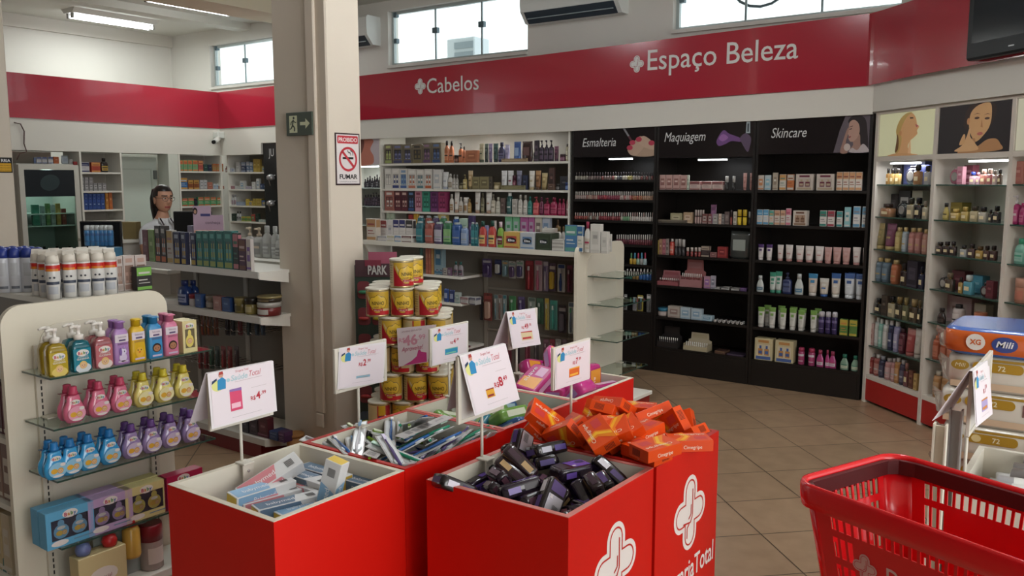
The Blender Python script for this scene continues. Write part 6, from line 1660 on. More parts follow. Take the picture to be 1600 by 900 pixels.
run(M5, 'the fifth makeup shelf', 960, 380, 3.75, '''
241 308 382 jar 9a8a84,2f7a9a,b0a09a|blue domed box
312 384 370 lab a89c90,8a7068,b8b0a8|cream carton
385 446 378 lab a4b4bc,7a9ab0,c0c8cc|pale blue carton
448 511 386 lab a4b4bc,7a9ab0,c0c8cc|pale blue carton
508 574 425 lab 9ab4c0,6a90a8,b8c4c8|low pale blue carton
585 602 452 roll a8a4a0,6a6664|white roll
611 628 454 roll a8a4a0,6a6664|white roll
636 653 456 roll a8a4a0,6a6664|white roll
664 681 459 roll a8a4a0,6a6664|white roll
690 707 461 roll a8a4a0,6a6664|white roll
715 732 463 roll a8a4a0,6a6664|white roll
740 757 466 roll a8a4a0,6a6664|white roll
''')
run(M6, 'the lowest makeup shelf', 960, 380, 3.75, '''
247 374 498 disp 2a2624,242020,4a4442|black display tray
402 548 536 disp a89a78,b0a284,c8c0b0|cream lipstick display tray
585 650 632 flat 4a3028,6a4a34,8a6a4a|low brown carton
655 758 652 flat 34283a,4a3a50,6a5a70|low dark violet carton
''')
K1, K2, K3, K4, K5, K6 = (SB(CB + .02, z, .1) for z in ROWZ[2])
run(K1, 'the top skin care shelf', 1140, 160, 3.75, '''
166 202 427 lab c0b4a8,c07a4a,d0c8c0|white and orange carton
206 242 427 lab a8b8bc,7aa8b8,c8c4b8|white and blue carton
253 283 412 lab a89a88,8a7a68,c8c0b4|grey and gold carton
293 332 422 box c0b8ac,c08a4a,5a7a6a|white and green carton
338 378 422 box c06a34,b8b0a4,8a4a24|orange and white carton
388 492 420 win c0b4a8,a89478,6a2438,b0a498|white kit box with wine tube
509 615 420 win c0b4a8,a89478,6a2438,b0a498|white kit box with wine tube
628 664 408 box c4b8ac,c0885a,8a4a3a|white and tan carton
666 701 408 box c4b8ac,c0885a,8a4a3a|white and tan carton
703 738 408 box c4b8ac,c0885a,8a4a3a|white and tan carton
740 778 408 box c4b8ac,c0885a,8a4a3a|white and tan carton
''')
run(K2, 'the second skin care shelf', 1140, 160, 3.75, '''
161 195 628 box bcb6b0,4f8fb8,8ab0c4|white and blue carton
197 230 628 box bcb6b0,4f8fb8,8ab0c4|white and blue carton
233 260 632 box bcb0a8,4a9a88,c8884a|white and teal carton
263 296 632 box c0b4a8,c09070,8a5a48|white and peach carton
299 328 632 box c0b4a8,c09070,8a5a48|white and peach carton
331 360 622 box c4bab4,c86a80,a84a60|white and pink carton
372 455 635 win c0b6aa,8a6a50,6a4434,a88a74|white carton with two portraits
529 570 635 box c4bcb4,2a7a68,6a5a58|white and green carton
575 616 635 box c4bcb4,9a3040,6a5a58|white and red carton
628 662 638 box c4bcb4,2f8a88,6a5a58|white and teal carton
674 710 615 lab 7aacb0,c0bcb4,4a8a90|pale teal carton
726 767 610 box c4c0ba,5a90b0,7a7a80|tall white and blue carton
779 813 612 box c4c0ba,5a90b0,7a7a80|tall white and blue carton
''')
run(K3, 'the third skin care shelf', 1140, 380, 4.092, '''
178 216 8 tube c0b8b4,c0b8b4,4a2a6a|white tube with purple top
230 271 10 tube c0b8b4,c0b8b4,4a2a6a|white tube with purple top
302 342 12 tube c4b4ae,b07a74,c8c0ba|white and pink tube
353 402 12 tube c4b4ae,b07a74,c8c0ba|white and pink tube
418 472 17 tube c4b4ae,b07a74,c8c0ba|white and pink tube
478 534 20 tube c4b4ae,b07a74,c8c0ba|white and pink tube
541 600 22 tube c4b4ae,b07a74,c8c0ba|white and pink tube
602 652 27 tube b4847c,b07a74,b88e88|rose pink tube
656 712 27 tube b4847c,b07a74,b88e88|rose pink tube
717 770 30 tube b4847c,b07a74,b88e88|rose pink tube
783 838 28 tube c0b0aa,b07a74,c4bab4|white and pink tube
851 878 32 tube c0b0aa,b07a74,c4bab4|white and pink tube
''')
run(K4, 'the fourth skin care shelf', 1140, 380, 4.092, '''
170 218 208 oval b8bcb8,b0b4b4,4a6a80|white lotion bottle
252 296 187 tube b0b8b0,2f8468,2f8468|green and white tube
290 334 182 tube b0b8b0,2f8468,2f8468|green and white tube
335 396 190 pump 2a3460,2a3050,4a5478|navy pump bottle
415 472 198 oval b8bcb8,b0b4b4,4a7a98|white lotion bottle
497 560 197 tube c0b0a0,c4bcb4,2f7aa8|peach tube with blue foot
570 632 227 tube bcb0a0,2f5a9a,c8c4bc|short cream tube with blue band
645 709 195 tube c0b4a4,c8c4bc,2f5a9a|cream tube with blue band
728 798 195 tube bcc0c4,c8ccd0,3a5a98|white tube with blue band
802 866 198 tube bcc0c4,c8ccd0,3a5a98|white tube with blue band
@0.05
752 815 190 tube bcc0c4,c8ccd0,3a5a98|rear white tube with blue band
''')
W5 = ((176, 410), (247, 412), (315, 418), (378, 418), (433, 432), (512, 432))
run(K5, 'the fifth skin care shelf', 1140, 380, 4.092, '\n'.join('%d %d %d tube bfbcb2,b4b0a8,6f9a40|white tube with green label' % (x, x + 45, y) for x, y in W5) + '''
566 606 438 can 3a2c5c,c0bcc4,6a5a8a|purple spray can
610 647 440 can 3a2c5c,c0bcc4,6a5a8a|purple spray can
651 689 442 can 3a2c5c,c0bcc4,6a5a8a|purple spray can
704 758 487 box 4f7a34,b89a34,c87a34|green and yellow carton
766 818 492 box 4f7a34,b8a034,5a7a34|green and yellow carton
@0.06
215 262 398 tube b8b4aa,b0aca4,6f9a40|rear white tube with green label
304 352 402 tube b8b4aa,b0aca4,6f9a40|rear white tube with green label
382 430 410 tube b8b4aa,b0aca4,6f9a40|rear white tube with green label
440 488 418 tube b8b4aa,b0aca4,6f9a40|rear white tube with green label
540 585 420 tube b8b4aa,b0aca4,6f9a40|rear white tube with green label
''')
run(K6, 'the lowest skin care shelf', 1140, 380, 4.092, '''
160 277 610 win c0b084,3f5a9a,b87a3a,c8bca0|cream and blue sun care kit
291 411 625 win c0b084,3f5a9a,b87a3a,c8bca0|cream and blue sun care kit
434 476 668 can a83a68,a82a50,c4b8c0|pink spray can
499 543 675 can a83a68,a82a50,c4b8c0|pink spray can
554 602 685 oval b03a78,a8385a,c0b8c0|pink and white bottle
611 640 685 oval b03a78,a8385a,c0b8c0|pink and white bottle
633 682 695 oval b03a78,a8385a,c0b8c0|pink and white bottle
706 762 712 oval 7a9a84,1f7058,b8bca0|green bottle with teal cap
776 830 722 oval 7a9a84,1f7058,b8bca0|green bottle with teal cap
''')
# ------------------------------------------------------------------ perfume bays on the slanted wall
PW = M('d2cabf', 0.5)
def sp(x, y, off=.0): return (hit(x, y, ND, P0 + ND * off) - P0).dot(DD)
def pz(x, y, off=.0): return hit(x, y, ND, P0 + ND * off).z
DIV = [0.0, sp(1452, 330), sp(1570, 330), sp(1570, 330) + .66]
PZ0 = pz(1400, 602)
SHY = [[(1410, 288.5), (1410, 341), (1410, 394), (1402, 446), (1398, 498), (1394, 550)], [(1510, 288.5), (1506, 346), (1504, 402), (1500, 459), (1496, 513), (1470, 566)], [(1585, 288), (1585, 351), (1585, 413), (1585, 474), (1585, 530)]]
bay = []
for i in range(3):
    s0, s1 = DIV[i], DIV[i + 1]; sm = (s0 + s1) / 2; w = (s1 - s0) / 2; c = P0 + DD * sm
    t = empty('perfume_bay', c, RZP); tag(t, ['white perfume bay under the picture of a blonde woman looking up', 'white perfume bay under the dark picture of a woman', 'white perfume bay at the right edge of the picture'][i], 'shelving', 'perfume bays on the slanted wall')
    mb = MB(); mb.box(-w, w, .30, .315, 0, 2.06, PW); mb.build('back_panel', t)
    mb = MB(); mb.box(-w, -w + .03, 0, .299, 0, 2.06, PW); mb.build('side_panel', t)
    if i == 2: mb = MB(); mb.box(w - .03, w, 0, .299, 0, 2.06, PW); mb.build('side_panel', t)
    zb, zt = 1.755, 2.045
    mb = MB(); mb.box(-w + .031, w - (.031 if i == 2 else 0), .0, .02, zb - .03, zb, PW); mb.build('header_frame', t); mb = MB(); mb.box(-w + .031, w - (.031 if i == 2 else 0), 0.0, .02, zt, 2.06, PW); mb.build('header_frame', t)
    mb = MB(); mb.box(-w + .035, w - .008, .008, .012, zb + .002, zt - .002, M(('c9c9a4', '262326', 'c4c2ac')[i], 0.35, em=.25 if i != 1 else .02)); mb.build('picture_panel', t)
    mb = MB(); mb.box(-w + .031, w, .004, .299, PZ0 - .03, PZ0, PW); mb.build('base_shelf', t)
    mb = MB(); mb.box(-w + .031, w, .006, .02, .02, PZ0 - .031, M('a8201c', 0.4)); mb.build('kick_board', t)
    zs = [pz(x, y, .02) for x, y in SHY[i]]
    for z in zs:
        mb = MB(); mb.box(-w + .031, w, .014, .299, z - .008, z, M('9fb0a8', 0.08, trans=.6, ior=1.2)); g = mb.build('glass_shelf', t)
        mb = MB(); mb.box(-w + .031, w, .012, .0139, z - .008, z, GREDGE); mb.build('edge', g)
    bay.append((t, sm, w, zb, zt, zs))
    if i < 2:
        s = sp((1407, 1535)[i], 239) - sm; shelf_lamp(t, (s, .05, zb - .031), .32); p = c + DD * s + ND * .05; spot(p.x, p.y, zb - .06, 1.3)
def PF(i): t, sm, w, zb, zt, zs = bay[i]; return t, (-w + .035, .0078, zb + .002), (2 * w - .043, 0, 0), (0, 0, zt - zb - .004)
def E_(h): return M(h, 0.35, em=.12)
F = PF(0); mb = MB()           # blonde woman looking up
P_(mb, F, 1, [(.42, .0), (.33, .1), (.36, .35), (.33, .6), (.40, .85), (.52, .97), (.62, .93), (.55, .6), (.45, .3)], E_('b89a5a')); P_(mb, F, 2, [(.30, .0), (.40, .1), (.44, .35), (.42, .6), (.50, .85), (.60, .95), (.67, .86), (.71, .68), (.745, .64), (.71, .55), (.72, .48), (.66, .40), (.60, .33), (.56, .2), (.62, .05), (.66, 0)], E_('cfa070'))
P_(mb, F, 3, [(.36, .5), (.39, .35), (.385, .15), (.33, .08), (.345, .3)], E_('6a4a2a')); P_(mb, F, 3, [(.57, .87), (.63, .86), (.64, .83), (.58, .83)], E_('4a3420'), False); P_(mb, F, 3, [(.675, .7), (.735, .66), (.70, .62)], E_('b05a5a'), False); P_(mb, F, 3, [(.57, .02), (.59, .3), (.61, .3), (.62, .02)], E_('dcb488')); P_(mb, F, 3, ellipse(.415, .52, .025, .06, 10), E_('c08a5a'), False); P_(mb, F, 3, [(.2, 0), (.4, .06), (.7, .02), (.7, 0)], E_('c89868')); mb.build('picture', F[0])
F = PF(1); mb = MB()           # dark haired woman with hand at chin
P_(mb, F, 1, [(.39, .5), (.375, .75), (.42, .93), (.52, 1.0), (.70, 1.0), (.79, .93), (.79, .7), (.7, .5)], E_('30241f')); P_(mb, F, 2, [(.44, .6), (.46, .82), (.54, .95), (.66, 1.0), (.73, .95), (.745, .7), (.72, .5), (.66, .36), (.58, .24), (.53, .24), (.47, .4)], E_('c49a6c'))
P_(mb, F, 1, [(.52, .3), (.56, .12), (.7, .25), (.82, .26), (.88, .16), (.9, .04), (.6, 0), (.3, 0)], E_('a87c54')); P_(mb, F, 3, [(.26, .04), (.36, .16), (.42, .34), (.45, .50), (.475, .48), (.47, .34), (.54, .2), (.58, .05)], E_('c8a074')); P_(mb, F, 3, [(.32, .18), (.37, .38), (.40, .36), (.39, .2)], E_('c49a6c'))
for a, b in ((.55, .705), (.69, .68)): P_(mb, F, 4, ellipse(a, b, .035, .025, 12), E_('4a352a'), False); P_(mb, F, 4, [(a - .05, b + .07), (a, b + .10), (a + .05, b + .07), (a, b + .085)], E_('5a3a28'), False)
P_(mb, F, 4, ellipse(.605, .38, .04, .035, 12, .3), E_('b0645a'), False); P_(mb, F, 4, [(.62, .68), (.61, .52), (.64, .5)], E_('a8784e'), False); P_(mb, F, 4, ellipse(.435, .65, .02, .07, 10), E_('b8865a'), False); mb.build('picture', F[0])
def PR(i, j, where, ox, oy, sc, text, dz=None):
    z = bay[i][5][j] if j < len(bay[i][5]) else PZ0
    run(SP(.03, z, .1), where, ox, oy, sc, text, group='perfumes on the slanted wall')
c1_ = (1340, 130, 3.335); c2_ = (1340, 380, 3.0)
PR(0, 0, 'the top shelf of the first perfume bay', *c1_, '''
148 164 445 perf a8783a,2a2420|amber perfume
167 189 445 perf b08a4a,2a2420|amber perfume
193 218 445 perf b08a4a,2a2420|amber perfume
290 325 425 perf a06a3a,1f1c1c|tall amber perfume
345 375 430 perf a8a8a8,2a2a30|silver perfume
226 286 432 round 2a2838,1f1c24|black round perfume
@0.1
150 232 382 lab 2a2628,4a4444,8a8480|black carton
240 355 408 lab 2a2f5a,3a4070,6a70a0|navy carton
''')
PR(0, 1, 'the second shelf of the first perfume bay', *c1_, '''
113 170 628 perf a06a44,3a2a24|low amber perfume
180 234 640 round 2a2a2e,8a8a8a|black round perfume
254 290 598 perf 9a8f74,3a3830|gold perfume
293 330 597 perf 26242a,1c1a20|black perfume
336 362 615 perf b0a890,8a8070|pale perfume
@0.1
154 212 578 lab 342e2c,4a4442,6a6462|dark carton
214 280 560 lab 1f1d20,b0acaa,3a3838|black carton with white label
284 340 560 lab b4ac98,a09880,c8c0b0|beige carton
''')
PR(0, 2, 'the third shelf of the first perfume bay', *c1_, '''
94 127 730 tube 8a7a4a,b0965a,a08a54|gold cream tube
129 180 732 tube 7a3a54,b0965a,8a4a68|purple cream tube
188 218 752 mist b09a5a,b89a60,c0aa6a|gold body mist
226 250 752 mist 9aa8b0,b89a60,a8b4b8|clear body mist
258 290 755 mist b07068,b89a60,b88078|rose body mist
295 322 755 mist b07068,b89a60,b88078|rose body mist
331 357 762 mist b07a68,b89a60,b88a78|rose body mist
''')
PR(0, 3, 'the fourth shelf of the first perfume bay', *c2_, '''
79 107 68 mist 5a7080,b0945a,6a8090|slate body mist
108 137 72 mist 5a7080,b0945a,6a8090|slate body mist
148 179 80 mist b0603a,b0945a,b86a48|orange body mist
199 230 95 perf 3a2a28,2a2020|dark perfume
232 283 85 lab 2a2430,4a4450,3a3440|dark carton
285 308 110 perf 2a2c4a,1f1f30|dark blue perfume
''')
PR(0, 4, 'the fifth shelf of the first perfume bay', *c2_, '''
76 110 258 perf 24201e,1a1716|black perfume
112 139 245 lab 4a3c30,3a3028,7a6a5a|brown carton
140 172 250 perf b0a484,1f1c1c|cream perfume with black cap
174 206 252 perf 3a3428,8a7040|dark perfume with gold cap
208 236 255 perf 5a5a3a,8a7a4a|olive perfume
239 277 262 perf 4a3828,a08858|brown perfume with gold cap
280 298 268 perf 2c2620,6a5a3a|slim dark perfume
''')
PR(0, 5, 'the sixth shelf of the first perfume bay', *c2_, '''
53 76 375 lab b8968e,a87a74,c8b0a8|pale pink carton
77 96 348 mist b4b8b4,c0c4c0,c4c4c0|white body mist
94 113 355 mist 7ab0a0,c0c4c0,98c0b4|mint body mist
113 137 360 mist b4b4b0,c0c0bc,c4c4c0|white body mist
139 160 362 mist 2a3050,c0c0c0,4a5070|navy body mist
164 187 367 mist 8a84a8,c0c0c0,a09ab8|lilac body mist
188 212 400 mist 5a2430,3a1c24,7a4450|wine body mist
214 257 402 tube a84444,b05a54,c07a74|red cream tube
259 290 402 tube bcb4a8,b0a89c,c8c0b8|white cream tube
''')
PR(0, 6, 'the base shelf of the first perfume bay', *c2_, '''
41 68 517 mist 8a2a2a,b8b4b0,a04a44|red body spray
69 97 522 mist 9a4a44,b8b4b0,b07a70|red body spray
93 118 530 mist 2f2f48,8a8a90,4a4a60|navy body spray
119 150 540 mist b07a78,a89a98,c09a98|pink body spray
152 172 540 mist b07a78,a89a98,c09a98|pink body spray
167 191 537 mist a8703a,b8b4b0,c08a5a|orange body spray
190 215 548 mist 3a344a,a8a4a8,5a5468|dark body spray
215 237 562 perf 6a2f34,8a5a54|wine perfume
239 260 597 lab 6a3a2c,8a5a44,4a2a20|brown carton
262 280 612 lab b08a4a,c8a868,8a6a34|yellow carton
''')
PR(1, 0, 'the top shelf of the second perfume bay', *c1_, '''
454 512 445 round b05a74,c8a0a8|pink round perfume
519 550 435 lab b87a88,a85a70,c8a0a8|pink carton
580 612 462 perf b8909a,2a3a8a|pink perfume with blue cap
616 636 465 perf c090a0,b87a88|pale pink perfume
637 668 450 perf b06a5a,c09a8a|coral perfume
671 700 447 perf a85a5a,c0a090|coral perfume
702 724 455 perf b89a94,8a7a70|beige perfume
728 750 450 perf 5a4030,2a2020|brown perfume
@0.1
554 604 428 lab 8a3a4a,b87a88,6a2a38|wine carton
''')
PR(1, 1, 'the second shelf of the second perfume bay', *c1_, '''
441 470 625 oval b09a48,1f1a1a,c0aa60|gold perfume with black cap
480 525 655 perf b8943a,c0a050|low gold perfume
536 572 645 perf b09448,a88a40|gold perfume
582 624 640 perf b0a078,3a3228|clear amber perfume
628 668 645 perf a8a090,2a2628|clear perfume with black cap
681 700 660 perf 3a3434,2a2626|small dark perfume
703 737 640 perf 2f2a2a,1f1c1c|dark perfume
@0.1
470 546 622 lab 8a7428,a08a3a,6a5820|gold carton
''')
PR(1, 2, 'the third shelf of the second perfume bay', *c1_, '''
405 440 828 perf 3a2828,2a1f20|dark red perfume
443 476 826 perf 3a2828,2a1f20|dark red perfume
478 508 826 perf 3a2a2c,2a2022|dark red perfume
531 564 845 perf a8a8a8,2a2828|silver perfume
571 606 838 perf 4a3030,2a2020|brown perfume
611 650 850 perf b08a3a,5a4020|gold perfume
653 684 848 perf 4a2c28,2a1e1c|brown perfume
687 720 848 perf 4a2c28,2a1e1c|brown perfume
''')
PR(1, 3, 'the fourth shelf of the second perfume bay', *c2_, '''
362 404 155 round 2a2426,8a8480|dark round perfume
407 444 140 perf 4a3a30,6a5a44|brown perfume
472 490 160 perf b0883a,2a2420|gold perfume
493 535 150 perf 4a9ab0,b8c4c4|cyan perfume
558 600 185 round 4a2428,2a1c20|dark red round perfume
602 638 178 lab 6a2a34,5a2028,8a4a50|wine carton
@0.1
442 505 130 lab 5a2028,6a2a34,8a5a5a|wine carton
532 588 152 lab 3f8aa4,4a9ab0,8ac0cc|cyan carton
''')
PR(1, 4, 'the fifth shelf of the second perfume bay', *c2_, '''
368 404 305 oval 2f2420,2a2020,4a3a34|dark perfume
434 474 288 mist b8a8a4,1f1c1c,c8bcb8|pale bottle with black cap
532 576 325 jar b05a3a,b86a48,c88a68|orange jar
@0.12
412 540 250 lab a88a8c,b09a98,8a6a60|pink picture card
546 604 285 lab b8b09c,c4bcac,a09880|beige card
''')
PR(1, 5, 'the sixth shelf of the second perfume bay', *c2_, '''
345 376 432 mist a85034,a86044,b86a50|orange body mist
380 411 442 mist a85034,a86044,b86a50|orange body mist
413 440 442 mist a85034,a86044,b86a50|orange body mist
''')
PR(1, 6, 'the base shelf of the second perfume bay', *c2_, '''
345 380 600 mist a07040,a89a88,b08a60|amber body spray
386 418 610 mist a07040,a89a88,b08a60|amber body spray
''')
PR(2, 0, 'the top shelf of the last perfume bay', *c1_, '''
816 866 408 lab b06a5c,a85a50,c08a7c|coral carton
''')
PR(2, 1, 'the second shelf of the last perfume bay', *c1_, '''
797 838 585 pump b02a68,c8c0c0,c05a84|magenta pump bottle
842 866 625 bot b02a68,a02058,c05a84|magenta bottle
''')
PR(2, 2, 'the third shelf of the last perfume bay', *c1_, '''
812 866 810 bot 6aa894,2f9a74,88b8a8|teal glass bottle
''')
PR(2, 3, 'the fourth shelf of the last perfume bay', *c2_, '''
722 780 165 jar b87860,c08a74,b86a54|coral jar with large cap
''')
PR(2, 4, 'the fifth shelf of the last perfume bay', *c2_, '''
695 745 355 bag 6a2428,8a4444|dark red gift bag
748 780 360 lab 5a2430,7a3a44|dark red carton
''')
# ------------------------------------------------------------------ goods on the middle gondola
GT = SB(G3B + .015, G3Z, .1)
run(GT, 'the mouthwash shelf', 570, 330, 9.41, '''
20 160 112 box c0b4a4,a87a4a,8a3a34|white and orange toothpaste carton
182 320 365 flat c0bab2,8a8a90,b8a8a0|flat white toothpaste carton
324 430 362 flat c0bab2,a8a078,b8a8a0|flat white toothpaste carton
434 530 360 flat c0bab2,4a7aa8,b8a8a0|flat white toothpaste carton
534 690 362 flat c4beb6,6a4444,b8a8a0|flat white toothpaste carton
738 842 150 mw 1f5560,8a9490,2f7a80|teal mouthwash bottle
868 992 150 mw 8a4438,8a9490,a85a4c|amber red mouthwash bottle
1003 1128 165 mw 4a3c5c,8a9490,a8a0ac|purple mouthwash bottle
1138 1260 150 mw 2f6a44,8a9490,7aa868|green mouthwash bottle
1268 1393 170 mw 1f4a8a,8a9490,3a5a98|deep blue mouthwash bottle
1402 1496 230 mw 6a84a8,8a9490,8a9ab4|pale blue mouthwash bottle
@0.09
165 225 125 box c0b0a8,9a3a3a,b8a8a0|white and red carton
228 318 130 box c4bcb4,8a3a3a,b8a8a0|white and red carton
322 408 130 lab c4beb8,b0a8a4,8a8a90|plain white carton
412 500 122 box c0b8b0,2f2f68,b8b0a8|white carton with navy top
503 595 122 box c0b8b0,2f2f68,b8b0a8|white carton with navy top
600 705 126 box c4bcb4,3a3434,b8b0a8|white carton with black bar
@0.16
760 850 72 mw 1f5560,7a8484,2f7a80|rear mouthwash bottle with grey cap
880 960 72 mw 8a4438,7a8484,a85a4c|rear mouthwash bottle with grey cap
985 1070 74 mw 4a3c5c,7a8484,a8a0ac|rear mouthwash bottle with grey cap
1090 1180 76 mw 2f6a44,7a8484,7aa868|rear mouthwash bottle with grey cap
1285 1370 85 mw 1f4a8a,b0b8b8,3a5a98|rear mouthwash bottle with grey cap
1385 1510 110 lab 9ab4a0,7a9a88,c0ccc0|pale green carton behind mouthwash
1520 1600 70 lab 3a2a54,5a4474,8a7aa0|dark violet carton behind mouthwash
''')
run(GT, 'the mouthwash shelf', 740, 320, 7.62, '''
-38 5 208 mw 1a5a62,8a9490,2f7a80|dark teal mouthwash bottle
8 46 212 mw 1a5a62,8a9490,2f7a80|dark teal mouthwash bottle
50 134 198 bot b03a34,1f4a40,c8a05a|red shampoo bottle with green cap
160 248 192 bot b03a34,1f4a40,c8a05a|red shampoo bottle with green cap
270 344 205 bot 7aa83a,c8b0b8,6a2a34|lime bottle with pale cap
352 548 325 elite c09a44,a83a34,c8b48a|yellow and red tissue box
548 728 335 elite a8aeb4,5a7aa0,c0c4c4|grey blue tissue box
735 925 342 elite 2f3a28,3a4834,4a5840|dark green tissue box
928 1078 500 flat c0bcb4,9a968e,b0aca4|lowest white box of the stack
928 1078 458 flat c0bcb4,9a968e,b0aca4 500|middle white box of the stack
930 1078 416 flat c0bcb4,9a968e,b0aca4 458|topmost white box of the stack
1085 1232 245 box 3a6a98,4a8a7a,b8bcb8|blue and green baby wipes carton
1234 1302 250 box c0bcb0,2f5f90,8a9a8a|white carton with blue foot
1312 1384 205 bot c0bcb4,a82f50,a8a090|white bottle with pink cap
1388 1512 232 lab c0bcb2,b0aca2,8a8a84|tall white carton
1515 1600 322 lab c0bcb2,b0aca2,9a968e|square white carton
@0.14
125 168 250 lab 8a84b0,7a74a0,a8a4c8|lilac carton
230 262 190 lab c0b4ac,a89c94,c8c0b8|white carton
810 955 282 lab bcb6ac,a8a298,8a8a84|low white carton at the back
968 1040 262 bot c0bab0,7a6238,b0aaa0|white bottle with bronze cap
1042 1084 262 bot c0bab0,7a6238,b0aaa0|white bottle with bronze cap
1600 1640 350 lab c0bcb2,b0aca2,9a968e|small white carton
''')
G3S = [PB(720, y, G3B + .06).z for y in (433, 475, 545)]
run(SB(G3B + .07, G3S[0], .08), 'the upper side shelf of the middle gondola', 680, 360, 6.43, '''
-160 -135 110 lab 2f5a54,3f6a64,5a8a84|teal carton
-100 -75 112 lab a85a44,b86a50,c88a70|orange carton
-72 -47 112 lab a85a44,b86a50,c88a70|orange carton
-44 -20 112 lab b07a3a,b8884a,c8a070|amber carton
-15 70 115 lab 7a949c,3a6a88,a8b8bc|grey blue carton
5 38 375 lab 8a8488,4a3a50,a8a0a4|small grey carton
42 75 378 lab 6a6870,3a3a44,8a8890|small grey carton
78 118 380 lab 9a948c,6a6460,b0aaa4|small grey carton
122 158 378 lab 6a4a64,8a8488,7a6a78|small purple carton
180 218 315 bot 8a8488,1f5a54,5a3a4a|small bottle with teal cap
222 270 318 bot 8a8488,1f5a54,5a3a4a|small bottle with teal cap
''')
run(SB(G3B + .07, G3S[1], .08), 'the second side shelf of the middle gondola', 680, 360, 6.43, '''
80 130 590 bag 2f4a88,9aa4b8|blue pouch
135 190 600 bag 2f3a68,8a94b0|navy pouch
192 245 625 lab 9aa49c,7a948a,b0b8b0|pale green carton
190 240 672 flat a8a4a0,5a6a80,8a8884|low white carton
250 330 672 flat a8a4a0,8a5a5a,8a8884|low white carton
340 405 675 flat a8a4a0,5a5a6a,8a8884|low white carton
''')
run(SB(G3B + .07, G3S[2], .08), 'the third side shelf of the middle gondola', 680, 360, 6.43, '''
200 240 1060 lab 2a2830,4a4450,6a6470|small dark carton
195 290 1180 flat 5a2f30,6a3a38,8a5a54|low dark red carton
''')
def hook(sf, x0, x1, yt, yb, kind, cols, desc, where):
    return item(sf, x0, x1, yt, kind, cols, desc, where, 'packs hanging on the middle gondola', True, yb)
H1 = SB(G3B + .26, 0, .02); X = lambda v: 680 + v / 6.43; Y_ = lambda v: 360 + v / 6.43
for x0, x1, a, b, k, c, d in ((470, 568, 285, 470, 'blis', '5a4a7a,4a3a68,b0acb4', 'purple hanging pack'), (597, 665, 292, 442, 'blis', '2a3464,b4b4b0,3a4474', 'navy pack with white disc'), (672, 733, 302, 465, 'blis', '7a9a98,6a8a94,b8905a', 'teal and orange pack'), (737, 810, 312, 482, 'blis', 'b0b0ac,5a4468,7a9a90', 'white pack with purple disc'),
                           (813, 890, 302, 480, 'blis', 'b4b4b0,4a4470,7aa08a', 'white pack with violet disc'), (906, 990, 305, 600, 'brush', '8a2a30,a83a40,c0b8b4', 'red toothbrush card'), (998, 1078, 302, 610, 'brush', 'b09aa0,b05a74,c8b8bc', 'pink toothbrush card'), (1084, 1138, 312, 612, 'brush', '8a7a98,b0a8b0,6a5a80', 'lilac toothbrush card'), (1142, 1214, 330, 610, 'blis', '5a4a60,c0a028,b8b4a8', 'pack with yellow disc'),
                           (1228, 1308, 340, 620, 'brush', 'b4b8bc,2a4a90,c0c4c8', 'white and blue toothbrush card'), (1322, 1382, 348, 624, 'brush', '6a3a50,8a3a5a,b0a0a8', 'maroon toothbrush card'), (1386, 1424, 352, 530, 'brush', 'b0aaa8,5a4a70,c0bcb8', 'pale toothbrush card')):
    hook(H1, X(x0), X(x1), Y_(a), Y_(b), k, c.split(','), d, 'the upper hooks of the middle gondola')
for x0, x1, a, b, k, c, d in ((446, 478, 660, 900, 'brush', '2a2628,3a3638,8a8480', 'black toothbrush card'), (484, 574, 630, 905, 'blis', '7a3a34,b08a78,9a4a44', 'brown red hanging pack'), (590, 630, 645, 900, 'brush', '8a8c88,5a7a80,a8a8a4', 'grey toothbrush card'), (632, 675, 645, 900, 'brush', '9a948c,7a5a54,a8a4a0', 'grey brown toothbrush card'), (680, 718, 648, 905, 'brush', '8a9a98,3a7a84,a8b0b0', 'grey teal toothbrush card'), (742, 812, 660, 850, 'brush', '4a8a54,3a7a4a,a8b8a8', 'green toothbrush card'), (830, 902, 666, 850, 'brush', '4a3a64,6a5a88,a8a0b0', 'purple toothbrush card'), (932, 1010, 675, 930, 'brush', '8a9a8c,5a6a60,b0b4b0', 'grey green toothbrush card'), (1016, 1092, 680, 940, 'brush', '3a5a44,4a6a50,9aa49a', 'dark green toothbrush card'), (1102, 1146, 682, 1000, 'brush', 'a89a5a,b09430,b8b0a0', 'yellow toothbrush card'), (1152, 1230, 702, 1000, 'brush', '4a8a80,3f9a88,a8c0b8', 'teal toothbrush card'), (1236, 1320, 752, 1030, 'blis', '3a3236,5a5258,8a8484', 'dark boxed pack'), (1338, 1402, 722, 1040, 'brush', 'b0b4ac,5a6a7a,4a9a64', 'white and green toothbrush card')):
    hook(H1, X(x0), X(x1), Y_(a), Y_(b), k, c.split(','), d, 'the middle hooks of the middle gondola')
for i, (x0, c) in enumerate(((455, '6a2a34,7a3a40,8a6a68'), (520, '3a3034,5a4a50,8a8080'), (600, '7a3040,8a4450,a08a88'), (670, '4a4444,6a6060,8a8684'), (745, '6a4450,7a5460,a09090'), (795, '7a2f38,8a3a44,a07a78'), (840, 'a8a49c,8a8680,b8b4ac'), (890, '4a3a40,6a5a60,8a8084'))):
    hook(H1, 700 + x0 / 5, 700 + (x0 + 42) / 5, 440 + 450 / 5, 440 + 640 / 5, 'brush', c.split(','), ['dark red', 'black', 'wine', 'dark grey', 'mauve', 'red', 'pale', 'dark'][i] + ' hanging pack', 'the lowest hooks of the middle gondola')
